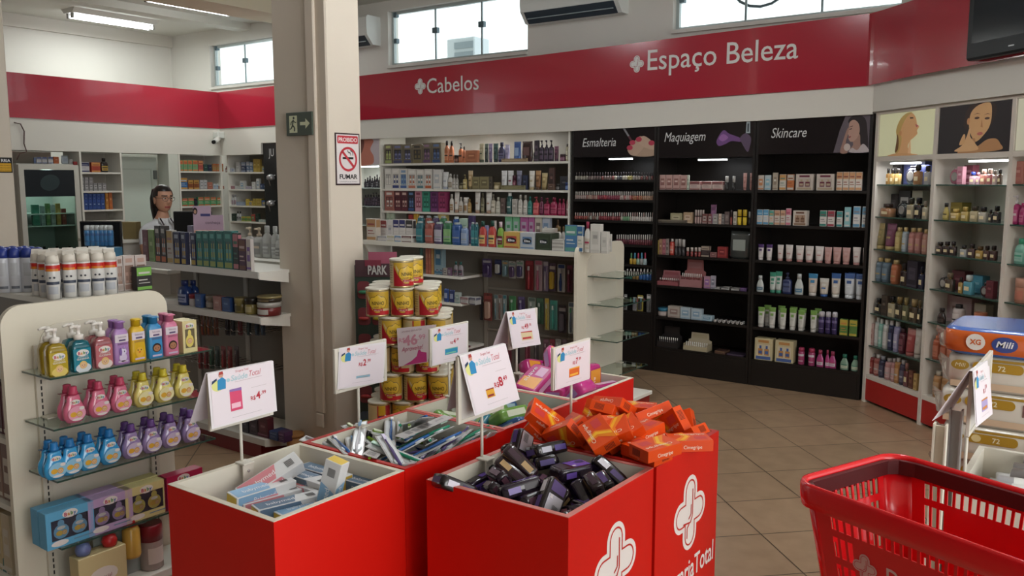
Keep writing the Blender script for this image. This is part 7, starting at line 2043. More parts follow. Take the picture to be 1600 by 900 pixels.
# ------------------------------------------------------------------ hair dye and care on the rear-left gondola
S = SB(G2B + .02, G2Z[0], .09)
run(S, 'the hair dye shelf', 220, 220, 4.5, '''
6 44 626 lab 6a3a44,7a4a54,8a6a70|maroon carton
47 86 626 lab 7a9a5a,6a8a4a,9ab07a|light green carton
92 129 598 win 34302f,b85a28,a8a8a4,2a2626|black and orange dye box
132 168 598 win 34302f,b85a28,a8a8a4,2a2626|black and orange dye box
176 218 630 box a8a49c,a88a4a,8a6a64|grey dye box
224 268 642 win 24284a,b0902f,8a94a8,2a2e50|navy dye box
276 310 645 win 24284a,b0902f,8a94a8,2a2e50|navy dye box
344 378 650 win 24284a,b0902f,8a94a8,2a2e50|navy dye box
384 425 636 win 1f6a64,8a9a4a,4a9a90,2a5a54|teal green dye box
428 472 636 win 1f6a64,8a9a4a,4a9a90,2a5a54|teal green dye box
475 520 636 win 1f6a64,8a9a4a,4a9a90,2a5a54|teal green dye box
524 574 636 win 1f6a64,8a9a4a,4a9a90,2a5a54|teal green dye box
577 638 636 win 1f6a64,8a9a4a,4a9a90,2a5a54|teal green dye box
642 680 650 box 1f2a28,b06a70,3a6a54|dark dye box with pink top
683 733 692 box 4a2440,6a4030,b8a09a|purple dye box with portrait
736 770 692 lab b8b0a8,7a5aa0,c0b8b4|white carton with violet foot
''')
S = SB(3.55, 1.096, .1)
run(S, 'the rear shelf beside the column', 220, 220, 4.5, '''
726 768 608 pump b8b8b4,c8b49a,8a8a88|white pump bottle
778 834 612 pump b8b8b4,c8b49a,8a8a88|white pump bottle
838 894 600 bot b8bab8,c0c4c4,9a9a9a|large white bottle
900 950 602 bot b8bab8,c0c4c4,9a9a9a|large white bottle
932 972 660 bot b8bab8,c0c4c4,8a8a8a|short white bottle
''')
S = SB(G2B + .03, G2Z[1], .09)
run(S, 'the second shelf by the column', 220, 380, 2.8125, '''
148 194 165 bot 1f3a7a,1f2f68,8a94b8|dark blue bottle
198 232 225 jar b0a8a8,8a2a34,a8a0a0|round red and white tin
236 264 224 lab 2f4f88,3a5a94,6a88b0|small blue carton
268 312 232 jar 6a6054,7a7064,8a8278|taupe tin
315 350 234 lab 9a6a64,a87a70,b89a90|dusty pink carton
354 391 240 lab 24447a,2f5088,5a78a8|dark blue carton
395 436 242 jar 7a6a34,8a7a44,5a4f2a|gold tin
440 482 244 jar 8a7a3a,2a2620,a89a6a|dark gold tin
486 556 262 jar 7a2a28,a8a49c,b8b4ac|red and white tin
486 558 236 jar 3a3024,8a7a4a,6a5a3a 262|dark tin stacked on the red and white tin
@0.07
192 230 165 bot 1f3a7a,1f2f68,8a94b8|rear dark blue bottle
''')
HB = SB(G2B + .12, 0, .02)
i = 0
for rowy, hgt, cs, nm in ((300, 105, ('6a2a24,7a3a2a,8a5a44', '5a3a24,6a4a2a,8a6a44', '6a2f24,8a4a30,8a6a50', '3a2f24,5a4a34,7a6a50', '6a3a2a,7a4a34,9a7a60', '2a2628,3a363a,6a6468', '2a2a2c,3a3a3c,6a6a6c', '6a2a2c,7a3a3c,9a7a7a', '2f3a3a,3a4a4a,6a7a7a', '2a3440,3a4a58,6a7a88', '2a3440,3a4a58,6a7a88'), 'upper'), (452, 100, ('6a2a2c,8a3a3a,9a7a78', '6a2a2c,8a3a3a,9a7a78', '2f4a3a,3a5a44,6a8a74', '2a3a34,3a4a44,6a7a74', '7a2a2a,8a3434,9a6a68', '7a2a2a,8a3434,9a6a68', '3a2a2c,4a3a3c,7a6a6c'), 'lower')):
    xs = (262, 276, 290, 304, 318, 368, 392, 424, 462, 498, 524) if nm == 'upper' else (250, 275, 300, 325, 352, 380, 410)
    for x, c in zip(xs, cs):
        item(HB, 220 + x / 2.8125, 220 + (x + 20) / 2.8125, 380 + rowy / 2.8125, 'brush', c.split(','), 'small dark hanging accessory pack', 'the %s hooks by the column' % nm, 'accessory packs hanging by the column', True, 380 + (rowy + hgt) / 2.8125)
S = SB(G2B + .03, .126, .09)
run(S, 'the base shelf by the column', 220, 380, 2.8125, '''
440 470 765 lab 2a2a34,3a3a44,5a5a64|dark carton
474 512 775 lab 3a2a34,4a3a44,6a5a64|dark purple carton
514 556 768 lab 5a2028,6a2a34,8a5a5a|dark red carton
512 560 838 flat 6a2f44,7a3a50,9a7a88|low pink carton
563 600 828 flat 2a3a6a,34487a,6a7aa0|low blue carton
603 630 830 flat 4a2a50,5a3460,8a6a90|low purple carton
''')
# ------------------------------------------------------------------ spray cans and boxes on top of the front gondola
def deo(capc, band, white):
    R, Hh = .025, .13; mb = MB(); mb.lathe([(R * .94, 0), (R, .002), (R, Hh), (R * .94, Hh + .006)], M(white, 0.3, coat=.3), 20); out = [('can', mb)]
    mb = MB()
    if band:
        lab_arc(mb, R, R, 1.5, Hh * .80, Hh * .97, M('b82a24', 0.35)); lab_arc(mb, R, R, .9, Hh * .80, Hh * .87, M('c8782a', 0.35), e=.0009); lab_arc(mb, R, R, 1.0, Hh * .42, Hh * .50, M('3a4050', 0.4)); lab_arc(mb, R, R, .7, Hh * .15, Hh * .36, M('a8aab0', 0.4))
        mb.poly([(a, -R - .0008, b) for a, b in ellipse(-.008, Hh * .62, .004, .004, 10)], M('3a3a40')); mb.poly([(a, -R - .0008, b) for a, b in ellipse(.006, Hh * .62, .004, .004, 10)], M('3a3a40'))
        vs = [(R * 1.03 * math.sin(t), -R * 1.03 * math.cos(t), z) for t, z in ((1.0, .0), (1.7, .0), (1.7, Hh * .35), (1.3, Hh * .5), (1.05, Hh * .25))]; mb.poly(vs, M('2a2c30', 0.4))
    else:
        lab_arc(mb, R, R, .5, Hh * .5, Hh * .9, M('b4b6ba', 0.4)); lab_arc(mb, R, R, .6, Hh * .12, Hh * .2, M('6a6e78', 0.4))
    out.append(('label', mb)); mb = MB(); C_ = M(capc, 0.35)
    if band: mb.lathe([(R * .98, Hh + .002), (R * .92, Hh + .018), (R * .86, Hh + .03), (R * .7, Hh + .034)], C_, 20); mb.prism([(-R * .75, y, z) for y, z in ((-R * .7, Hh + .03), (R * .8, Hh + .03), (R * .75, Hh + .048), (-R * .1, Hh + .043))], (R * 1.5, 0, 0), C_)
    else: mb.lathe([(R * .9, Hh + .002), (R * .9, Hh + .02), (R * .8, Hh + .036), (R * .5, Hh + .044), (R * .2, Hh + .046)], C_, 20)
    out.append(('cap', mb)); return parts_set(out)
D1, D2 = deo('cfc8bc', True, 'c8c6c2'), deo('24357e', False, 'c4c6cc')
gz = GTZ + .0008
for r in range(3):
    for i, x in enumerate((85, 111, 133, 155, 174)):
        if r == 0 and i == 0: p = PZ(85, 467, GTZ)
        else: p = PZ(x, 465.5 - i * 1.6, GTZ)
        put(D1, 'deodorant_can', (p.x - r * .056, p.y + (.0 if r else 0), gz), math.radians(60), 'white and red spray can, %s from the left, %s row, front gondola' % (ordn(i + 1), ordn(r + 1)), 'spray can', 'white spray cans on the front gondola')
for r in range(3):
    for i in range(4):
        p = PZ((8, 26, 45.5, 63.5)[i], 457 - .6 * i, GTZ)
        put(D2, 'deodorant_can', (p.x - r * .056, p.y, gz), math.radians(60), 'grey blue-capped spray can, %s from the left, %s row, front gondola' % (ordn(i + 1), ordn(r + 1)), 'spray can', 'blue capped spray cans on the front gondola')
CT = SA(-3.26, GTZ, .06)
run(CT, 'the front gondola top', 0, 380, 5, '''
906 955 105 win b0a49c,9a8a80,8a6a5a,9a7a6a|tall pale carton with window
958 1048 98 win b0a098,8a6a5c,a88474,8a6a5a|tan patterned carton
1052 1140 96 win b0a098,8a6a5c,a88474,8a6a5a|tan patterned carton
@-0.05
1060 1186 185 box 24211f,6aa83a,b8b4ac|black carton with lime green foot
''')
# near side of the front gondola: glimpses left of the end panel
p = PB(8, 470, 1.42)
put(parts_set([('bottle', k_bot(.06, .16, .05, ['a0441f', 'c83a7a', '8a5a34']))]), 'orange_bottle', (p.x, 1.44, .951), 0, 'translucent orange bottle with pink cap at the left edge', 'bottle', None)
NS = SB(Gpb0 + .04, .72, .1)
for z, yt, cs, nm in ((.72, 600, ('6a1f24', '5a2a30'), 'dark red'), (.48, 690, ('7a5a4a', '8a6a5a'), 'brown'), (.2, 800, ('c0b090', 'b8a070'), 'yellow and white'), (.14, 870, ('2f6a64', '3a7a74'), 'teal')):
    for k, x in enumerate((-28, -14, 0)):
        item(SB(Gpb0 + .04, z, .1), x, x + 13, yt + k * 2, 'lab', [cs[k % 2], 'c8c0b0', cs[0]], nm + ' carton', 'the near side of the front gondola', 'cartons on the near side of the front gondola')
# ------------------------------------------------------------------ toy board by the column
vd = FW.copy(); vd.z = 0; vd.normalize(); c = CO + ray(590, 420) * (4.85 / FPX); TZ = c.z; c.z = 0; rz_ = YAW
t = empty('toy_display', c, rz_); tag(t, 'tall card display of small toys headed Park, behind the milk tins', 'display')
mb = MB(); mb.box(-.13, .13, 0, .02, 0, TZ + .02, M('34443c', 0.5)); mb.box(-.13, .13, -.08, 0, 0, .05, BLK); mb.build('board', t)
mb = MB(); mb.box(-.125, .125, -.004, -.0005, TZ - .045, TZ + .05, M('4a3238', 0.5)); mb.box(-.05, .11, -.006, -.0042, TZ + .03, TZ + .095, M('9a5064', 0.5)); mb.box(-.07, .02, -.008, -.0062, TZ + .015, TZ + .05, M('7a3040', 0.5)); mb.text('PARK', (-.0, -.009, TZ - .03), (1, 0, 0), (0, 0, 1), .07, M('b8b8b4', 0.5), bold=.03, width=.11); mb.build('header', t)
rr = random.Random(12)
for k in range(18):
    x, z = -.08 + (k % 3) * .08, TZ - .12 - (k // 3) * .15; mb = MB()
    cc = rr.choice(['b0a83a', 'a83a3a', 'c05a74', '3a7a5a', '3a5a9a', 'b8884a'])
    mb.prism([(x + a, -.001, z + b) for a, b in rrect(-.035, .035, -.05, .05, .02, 3)], (0, -.003, 0), M(rr.choice(['5a6a60', '7a3a40', '4a5a6a']), 0.4)); mb.lathe([(.012, 0), (.028, .004), (.03, .014), (.018, .02)], M(cc, 0.25), 12, sy=.5, c=(x, -.014, z - .02)); mb.build('toy_pack', t)
# low red plinth with a white top behind the far bin
t = empty('display_plinth', (-2.4, 3.86, 0)); tag(t, 'low red plinth with white top behind the bin of pink packs', 'plinth')
mb = MB(); mb.box(-.29, .29, -.33, .33, 0, .43, REDP, .003); mb.build('body', t)
mb = MB(); mb.box(-.3, .3, -.34, .34, .4302, .45, SHELFW, .002); mb.build('top', t)
# ------------------------------------------------------------------ pharmacy corner: fridge, shelves, door
AL = -9.0
t = empty('display_fridge', (AL, 4.40, 0), math.pi / 2); tag(t, 'white glass door fridge with dark header against the left wall', 'fridge')
W, H = .30, 1.755
mb = MB(); 
for x0, x1, z0, z1 in ((-W, -W + .03, .02, H), (W - .03, W, .02, H), (-W + .03, W - .03, .02, .12), (-W + .03, W - .03, H - .04, H)): mb.box(x0, x1, .04, .55, z0, z1, M('b9b8b0', 0.4))
mb.box(-W + .03, W - .03, .53, .55, .12, H - .04, M('aeb8b2', 0.5)); mb.build('body', t)
mb = MB()
for x0, x1, z0, z1 in ((-W, -W + .05, .1, H - .01), (W - .05, W, .1, H - .01), (-W + .05, W - .05, .1, .16), (-W + .05, W - .05, H - .06, H - .01)): mb.box(x0, x1, 0, .035, z0, z1, M('c4c2b8', 0.4))
d_ = mb.build('door', t)
mb = MB(); mb.box(-W + .05, W - .05, .012, .018, .16, H - .06, M('c8dcd4', 0.03, trans=1.0, ior=1.2)); mb.build('glass_pane', d_)
mb = MB(); mb.box(-W + .05, W - .05, .004, .011, H - .33, H - .061, M('1c2226', 0.2)); mb.poly([(a, .0035, b) for a, b in ellipse(.0, H - .19, .1, .08, 20, .3)], M('2c3a3c', 0.3)); mb.build('header_sign', d_)
mb = MB(); mb.box(-W + .01, -W + .04, -.03, -.001, .62, .9, M('24282a', 0.4), .004); mb.build('handle', d_)
fsh = [PA(80, 402, AL - .1).z, PA(80, 352, AL - .1).z, PA(80, 333, AL - .1).z]
for z in fsh:
    mb = MB(); mb.box(-W + .032, W - .032, .08, .5, z - .012, z, M('c8d4ce', 0.3)); mb.build('shelf', t)
d = bpy.data.lights.new('fridge_light', 'AREA'); d.shape = 'RECTANGLE'; d.size = .4; d.size_y = .1; d.energy = 1.6; d.color = (.85, 1, .95)
l = bpy.data.objects.new('fridge_light', d); COL.objects.link(l); l.location = (AL - .2, 4.40, H - .06)
sf = SA(AL - .1, fsh[1], .1)
for i, (x, w_, y, c, nm) in enumerate(((50, 11, 320, '2f8068,3a9078,6aa890', 'teal tub'), (63, 7, 322, '8aa0a0,7a9090,b0c0c0', 'grey carton'), (71, 7, 318, '5a8a4a,7a9a5a,a8b88a', 'green carton'), (79, 7, 320, 'a0a8a8,8a9494,c0c8c8', 'pale carton'), (87, 7, 318, 'a88a3a,b89a4a,c8b87a', 'yellow carton'), (96, 7, 326, '8a3a30,9a4a40,b07a70', 'red carton'))):
    item(sf, x, x + w_, y, 'lab', c.split(','), nm, 'the upper fridge shelf', 'goods in the fridge')
sf = SA(AL - .1, fsh[0], .1)
for i in range(6): item(sf, 56 + i * 10, 65 + i * 10, 387 - (i % 2) * 2, 'bot', [['2a2a24', '3a2a24', '24302a'][i % 3], '1c1c1a', '5a5a4a'], 'dark bottle', 'the lower fridge shelf', 'goods in the fridge')
run(SA(AL - .06, 1.758, .1), 'the fridge top', 20, 220, 5.5, '''
180 198 145 lab 5a6a90,4a5a80,8a94b0|blue carton
202 246 140 box b0b0ac,4a5a8a,8a8a90|white and blue carton
250 294 140 box b0b0ac,4a5a8a,8a8a90|white and blue carton
302 346 138 box b0b0ac,4a5a8a,8a8a90|white and blue carton
350 396 138 lab b0582e,a04a24,c8886a|orange carton
420 480 128 bag 9aa4ac,8a94a0|grey plastic bag
485 515 160 lab a8a8a4,8a8a88,b8b8b4|grey carton
''')
def wall_shelves(name, label, sfk, s0, s1, zs, dirn, top, zb=.6):
    """open shelving recessed in the wall; dirn 'A' on the left wall, 'B' on the back wall"""
    if dirn == 'A': t = empty(name, (AL, (s0 + s1) / 2, 0), math.pi / 2)
    else: t = empty(name, ((s0 + s1) / 2, 6.5, 0), 0)
    w = (s1 - s0) / 2; tag(t, label, 'shelving')
    mb = MB(); mb.box(-w + .02, w - .02, .32, .335, 0, top, M('a29c92', 0.6)); mb.build('back_panel', t)
    for s in (-1, 1):
        mb = MB(); mb.box(s * w, s * (w - .02), 0, .319 if True else 0, 0, top, SHELFW); mb.build('side_panel', t)
    for z in zs:
        mb = MB(); mb.box(-w + .021, w - .021, .002, .319, z - .018, z, SHELFW); mb.build('shelf', t)
    return t
ZA = [1.673, 1.476, 1.277]
wall_shelves('wall_shelving', 'recessed white shelving between the fridge and the doorway', None, 4.715, 5.18, ZA + [1.16, .9], 'A', 1.883)
wall_shelves('wall_shelving', 'recessed white medicine shelving right of the doorway in the corner', None, 5.865, 6.445, [1.692, 1.482, 1.287, 1.09, .88], 'A', 1.883)
wall_shelves('wall_shelving', 'recessed white medicine shelving on the back wall beside the black unit', None, -8.98, -8.245, [1.684, 1.482, 1.286, 1.097, .9], 'B', 1.888)
A1, A2, A3 = (SA(AL - .03, z, .1) for z in ZA)
run(A1, 'the top shelf beside the fridge', 20, 220, 5.5, '''
522 555 180 lab 9a2f2f,8a2830,b86a64|red carton
560 658 186 box b4b0b0,2a2f58,8a8a9a|white and navy carton
672 752 186 box a83a28,c0803a,8a2a20|red and orange carton
757 822 150 bot 26221e,1c1a18,b08a30|black bottle with yellow label
''')
run(A2, 'the second shelf beside the fridge', 20, 220, 5.5, '''
535 575 372 lab bab8b2,a8a6a0,c8c8c4|small white carton
''')
def grid(sf, where, ox, oy, sc, x0, cw, cols_, tops, h, cs, nm, base):
    for r in range(len(tops)):
        for i in range(cols_[r]):
            o = item(sf, ox + (x0 + i * cw) / sc, ox + (x0 + i * cw + cw * .94) / sc, oy + tops[r] / sc, 'lab', cs, nm + ' ' + ['low down', 'second up', 'third up', 'at the top'][r], where, nm.replace('carton', 'cartons') + ' beside the fridge', yb=None if r == 0 else oy + tops[r - 1] / sc)
grid(A2, 'the second fridge-side shelf', 20, 220, 5.5, 578, 38, (6, 3, 3), (364, 338, 311), .02, ['7a7878', 'a8a6a6', '6a6868'], 'silver grey carton', 395)
grid(A3, 'the third fridge-side shelf', 20, 220, 5.5, 612, 36, (5, 5, 5, 1), (508, 482, 455, 428), .02, ['2c4a94', '24407f', '8a9ac0'], 'blue carton', 540)
run(A3, 'the third shelf beside the fridge', 20, 220, 5.5, '''
541 574 500 lab 9a3a34,8a302c,b86a60|red carton
577 609 495 lab 4a9a9a,3f8a8a,8ab8b8|teal carton
794 820 450 lab c07a2a,b06a24,d8a05a|orange carton
823 852 430 lab c0642a,b05a24,d8905a|orange red carton
''')
C1, C2, C3 = (SA(AL - .03, z, .1) for z in (1.692, 1.482, 1.287))
run(C1, 'the top corner shelf', 220, 220, 4.5, '''
266 296 136 box 5a9a6a,c06a34,a83a30|green and orange carton
298 328 136 box 5a9a6a,c06a34,a83a30|green and orange carton
330 360 136 box 5a9a6a,c06a34,a83a30|green and orange carton
362 400 136 box 5a9a6a,c06a34,a83a30|green and orange carton
403 438 140 box a84a44,c07a44,8a2a2a|red carton
442 470 165 lab 2f4a44,24403a,5a7a74|dark green carton
473 500 168 lab 2a3048,24283c,5a6078|navy carton
506 530 162 box b0804a,c05a34,6a8a5a|orange and green carton
532 556 162 box b0804a,c05a34,6a8a5a|orange and green carton
558 580 162 box b0804a,c05a34,6a8a5a|orange and green carton
''')
run(C2, 'the second corner shelf', 220, 220, 4.5, '''
266 328 258 box 2f68a8,c08a34,a8b8c8|blue and yellow carton
332 368 276 box 8a4a24,b88a3a,5a2a1a|amber carton
371 410 276 box 8a4a24,b88a3a,5a2a1a|amber carton
416 440 276 lab b0b0b0,8a8a8c,c8c8c8|white carton
442 466 276 lab b0b0b0,8a8a8c,c8c8c8|white carton
470 505 292 lab b06a54,a05a48,c89a8a|salmon carton
510 528 302 lab b4b8bc,3a6a9a,c8c8c8|white and blue carton
530 545 302 lab b4b8bc,3a6a9a,c8c8c8|white and blue carton
548 588 318 lab 9a6a5a,8a5a4a,b89a8a|small brown carton
''')
run(C3, 'the third corner shelf', 220, 220, 4.5, '''
275 286 408 lab b4b0a8,a8a49c,c0bcb4|slim white carton
289 330 404 box 4a9a5a,c04a34,c8b08a|green and red carton
332 374 402 box 4a9a5a,c04a34,c8b08a|green and red carton
378 398 408 lab 2a2a34,24242c,5a5a64|black carton
402 442 396 box 4a9a64,c05a34,b8b090|green and orange carton
445 486 394 box 4a9a64,c05a34,b8b090|green and orange carton
489 530 396 box 4a9a64,c05a34,b8b090|green and orange carton
533 576 398 box 4a9a64,c05a34,b8b090|green and orange carton
''')
D1_, D2_, D3_, D4_ = (SB(6.525, z, .1) for z in (1.684, 1.482, 1.286, 1.097))
run(D1_, 'the top medicine shelf', 220, 220, 4.5, '''
590 605 180 bot 8a3a3a,6a2a2a,c8c0bc|small red bottle
612 632 190 lab b4b4b8,8a8a94,c8c8cc|white carton
634 655 192 lab b4b4b8,5a6a9a,c8c8cc|white and blue carton
666 690 150 lab b8b6b2,a8a6a2,c4c4c0|tall white carton
704 735 150 box 2c3a5a,8a94a8,b0b4bc|navy carton
741 762 147 box 5a7090,a8b0b8,c8c8cc|slate blue carton
764 785 150 box 5a7090,a8b0b8,c8c8cc|slate blue carton
788 812 128 lab b0923a,a0842f,c8b06a|yellow carton
814 836 130 lab b0923a,a0842f,c8b06a|yellow carton
848 880 178 lab b09a4a,4a7ab0,c8b87a|yellow and blue carton
''')
run(D2_, 'the second medicine shelf', 220, 220, 4.5, '''
632 655 318 lab 9a6a70,8a5a60,b89a9a|pink carton
660 690 318 lab b4b4b0,a4a4a0,c4c4c0|white carton
696 724 282 lab b8b8b4,7a9ab0,c4c4c0|white carton
736 774 320 lab 9a94a0,8a8490,b0aab4|lilac grey carton
779 802 290 lab b8b8b4,a8a8a4,c4c4c0|white carton
810 831 266 lab b8b8b4,7a8a9a,c4c4c0|white carton
838 858 302 lab 2c3a5c,5a6a8a,8a94a8|navy carton
860 880 304 lab 2c3a5c,5a6a8a,8a94a8|navy carton
''')
run(D3_, 'the third medicine shelf', 220, 220, 4.5, '''
612 630 380 bot b4b4b4,9a9aa0,8a5a6a|white medicine bottle
632 648 380 bot b4b4b4,9a9aa0,8a5a6a|white medicine bottle
650 665 378 bot b4b4b4,9a9aa0,8a5a6a|white medicine bottle
670 730 430 box 8a98b0,7a88a0,b0b8c4|pale blue carton
736 756 410 lab b8a03a,a89030,c8b868|yellow carton
758 782 424 lab b89a44,2f5a9a,c8b468|yellow and blue carton
786 806 408 lab a08a34,907a2c,b8a05a|ochre carton
808 846 408 lab a08a34,907a2c,b8a05a|ochre carton
848 884 420 lab 2f5a9a,b89a3a,6a88b0|blue carton
''')
run(D4_, 'the fourth medicine shelf', 220, 220, 4.5, '''
616 640 512 lab 24382c,1f3026,4a5a50|dark green carton
642 665 512 lab 24382c,1f3026,4a5a50|dark green carton
669 684 496 bot b0b0b0,2a2a2a,5a5a5a|white bottle with black label
686 701 496 bot b0b0b0,2a2a2a,5a5a5a|white bottle with black label
706 738 532 box 4a8a4a,b8a83a,a83a30|green and yellow carton
740 772 532 box 4a8a4a,b8a83a,a83a30|green and yellow carton
776 800 518 lab a83a30,5a8a5a,c0887a|red carton
804 826 512 lab 24382c,1f3026,4a5a50|dark green carton
828 858 555 lab b4b8b4,7a9a8a,c0c4c0|pale carton
862 890 555 lab b4b8b4,7a9a8a,c0c4c0|pale carton
''')
mb = MB(); mb.box(AL - .62, AL - .60, 3.4, 4.72, 0, 1.89, M('8f8a80', 0.6)); struct(mb.build('wall_left_recess'))
# doorway with the white door standing back in it
mb = MB(); mb.box(AL - .9, AL - .86, 5.0, 6.6, 0, 2.2, M('c4ccc0', 0.7)); struct(mb.build('wall_left_corridor'))
t = empty('door_1', (AL - .22, 5.19, 0), math.pi / 2 ); struct(t)
mb = MB(); mb.box(0, .53, 0, .04, 0.01, 1.85, M('c3cdc2', 0.55)); mb.build('leaf', t)
mb = MB()
for x0, x1, z0, z1 in ((.10, .115, .9, 1.72), (.455, .47, .9, 1.72), (.115, .455, .9, .915), (.115, .455, 1.705, 1.72)): mb.box(x0, x1, -.008, 0, z0, z1, M('b6c0b4', 0.5))
mb.build('moulding', t)
mb = MB(); mb.box(.485, .525, -.02, 0, 1.6, 1.7, M('6a706c', 0.4), .003); mb.build('hinge', t)
mb = MB(); mb.box(.48, .52, -.04, 0, .95, 1.06, M('4a4c4a', 0.4), .003); mb.build('handle', t)
mb = MB(); mb.box(AL - .21, AL - .001, 5.735, 5.86, 0, 1.883, M('c9cdc2', 0.6)); struct(mb.build('trim_5'))
# black unit headed JU beside the column
t = empty('black_display_unit', (-7.86, 6.46, 0)); tag(t, 'black display unit lettered JU, half hidden behind the column', 'display unit'); 
mb = MB(); mb.box(-.375, .375, .0, .03, 0, 2.01, M('1a1a1c', 0.4)); mb.build('panel', t)
p = PB(424, 240, 6.46); mb = MB(); mb.text('JU', (p.x + 7.86 - .0, -.001, p.z - .03), (1, 0, 0), (0, 0, 1), .125, M('c0c0c0', 0.4), 'C', width=.085); mb.build('lettering', t)
for y in (282, 322):
    p = PB(428, y, 6.46); mb = MB(); x = p.x + 7.86
    mb.tube([(x + .04, -.01, p.z + .06), (x - .02, -.03, p.z + .05), (x - .05, -.03, p.z), (x - .03, -.03, p.z - .06)], .005, STEEL, 6); mb.lathe([(.02, 0), (.05, .015), (.045, .05), (.02, .07)], M('a8a8a8', 0.25, .6), 14, c=(x + .02, -.06, p.z + .0)); mb.build('silver_item', t)
# loose cable on the wall by the left column
p = PA(32, 192, AF + .012); q = PA(28, 240, AF + .012)
mb = MB(); mb.tube([(AF + .012, p.y - .06, p.z), (AF + .012, p.y, p.z - .01), (AF + .012, p.y + .03, p.z - .08), (AF + .012, p.y + .02, p.z - .2), (AF + .012, p.y + .04, p.z - .28), (AF + .014, p.y - .03, q.z), (AF + .014, p.y - .06, q.z - .06)], .006, M('5a4440', 0.5), 6)
tag(mb.build('loose_cable'), 'loose brown cable dangling on the white wall over the fridge', 'cable')
# ------------------------------------------------------------------ counter, screens, things on it
t = empty('service_counter', (-6.4, 3.8, 0)); tag(t, 'grey and white service counter where the attendant stands', 'counter')
mb = MB(); mb.box(-1.25, 1.05, -.42, .0, .0, .955, M('a8a298', 0.5)); mb.build('front_run', t)
mb = MB(); mb.box(-1.27, 1.07, -.45, .03, .9552, .985, SHELFW, .003); mb.build('worktop', t)
mb = MB(); mb.box(-1.33, -.77, .22, .51, 0, 1.045, M('a8a298', 0.5)); mb.build('side_run', t)
mb = MB(); mb.box(-1.35, -.75, .20, .53, 1.0452, 1.075, SHELFW, .003); mb.build('side_worktop', t)
CTZ = 1.0755
for i, x in enumerate((138, 146, 153.5, 161, 167, 173)):
    p = PZ(x, 384, CTZ); r_ = (i % 2) * .0
    o = place(kmesh('can', .052, .162, .05, ['3a78b0', 'b8bcbc', '2a5a94']), 'spray_can', loc=(p.x, p.y, CTZ + .0005), rz=.6); tag(o, '%s blue spray can with silver cap from the left on the side counter' % ordn(i + 1), 'spray can', 'blue spray cans on the counter')
def monitor(px, w, z, wid, hgt, rz, label, back=True):
    p = CO + ray(*px) * (w / FPX); t = empty('computer_monitor', (p.x, p.y, z + .0005), rz); tag(t, label, 'monitor', 'computer monitors on the counter')
    mb = MB(); mb.box(-.09, .09, -.07, .07, 0, .012, BLK, .003); mb.build('stand_base', t); z0 = p.z - z
    mb = MB(); mb.box(-.03, .03, -.012, .012, .012, z0, BLK, .003); mb.build('stand_neck', t)
    mb = MB(); mb.box(-wid / 2, wid / 2, -.04, -.013, z0 - hgt / 2, z0 + hgt / 2, M('191a1c', 0.35), .005); mb.build('housing', t)
    mb = MB(); mb.box(-wid / 2 + .012, wid / 2 - .012, -.0408, -.0402, z0 - hgt / 2 + .012, z0 + hgt / 2 - .012, M('16181c', 0.12)); mb.build('screen', t)
monitor((161, 372), 7.4, CTZ, .35, .29, math.radians(36), 'black computer monitor behind the blue spray cans')
monitor((300, 357), 6.12, .985, .27, .24, math.radians(36 + 180), 'black computer monitor seen from behind, beside the attendant')
# pink brochure stand and small goods near it
p = CO + ray(326, 360) * (5.8 / FPX)
t = empty('brochure_stand', (p.x, p.y, 1.0956), YAW); tag(t, 'pink brochure stand with portrait and small packs on the counter', 'brochure stand')
hz_ = p.z - 1.0956; sc_ = 5.8 / FPX
PK = M('b8a0b4', 0.5)
mb = MB(); mb.box(-.10, .02, 0, .004, 0, hz_ + 38 * sc_, PK); mb.box(.02, .10, 0, .004, 0, hz_ + 24 * sc_, PK); mb.box(-.10, .10, -.08, 0, hz_ - 14 * sc_, hz_ - 12 * sc_, PK); mb.build('card', t)
mb = MB(); mb.poly([(x - .085, -.001, hz_ + 30 * sc_ + z) for x, z in ellipse(0, 0, .016, .024, 14)], M('2a2428')); mb.poly([(x - .085, -.0014, hz_ + 29 * sc_ + z) for x, z in ellipse(0, 0, .009, .014, 12)], M('b8917c')); mb.box(-.05, .015, -.001, -.0005, hz_ + 22 * sc_, hz_ + 26 * sc_, M('4a4a7a')); mb.text('conheça', (.03, -.001, hz_ + 10 * sc_), (1, 0, 0), (0, 0, 1), .03, M('6a5a6a'), width=.1); mb.build('print', t)
for k in range(2):
    mb = MB(); mb.box(-.07 + k * .085, .005 + k * .085, -.075, -.04, hz_ - 12 * sc_, hz_ + 1 * sc_, M('b88a74', 0.4), .002); mb.box(-.06 + k * .085, -.005 + k * .085, -.0756, -.0752, hz_ - 9 * sc_, hz_ - 3 * sc_, M('a86a5a')); mb.build('small_pack', t)
run(SB(3.45, .9856, .08), 'the attendant counter', 220, 220, 4.5, '''
10 70 700 lab c0bcb4,b0aca4,a8a49c|white carton behind the dye boxes
''')
run(SB(3.46, 1.0956, .08), 'the rear shelf of the dye gondola', 220, 220, 4.5, '''
325 365 598 flat 7a748c,6a6480,a8a4b4|lilac grey carton
368 402 600 flat a8a4a8,7a7a84,b8b8bc|pale carton
''')
mb = MB(); mb.box(-.10, .10, -.06, .06, 0, .085, M('3a7090', 0.45), .002); mb.box(-.09, .09, -.0606, -.0602, .02, .06, M('5a4a5a', 0.45)); mb.box(-.09, .0, -.0612, -.0607, .03, .05, M('4a90b0', 0.45))
tag(mb.build('storage_box', loc=(-6.55, 3.6, .9856), rz=.5), 'teal blue storage box on the counter left of the attendant', 'box')
mb = MB(); mb.box(-.06, .06, -.05, .05, 0, .15, M('7a6a44', 0.6), .002); mb.box(-.061, .061, -.02, .02, .15, .1512, M('8f7f58', 0.5))
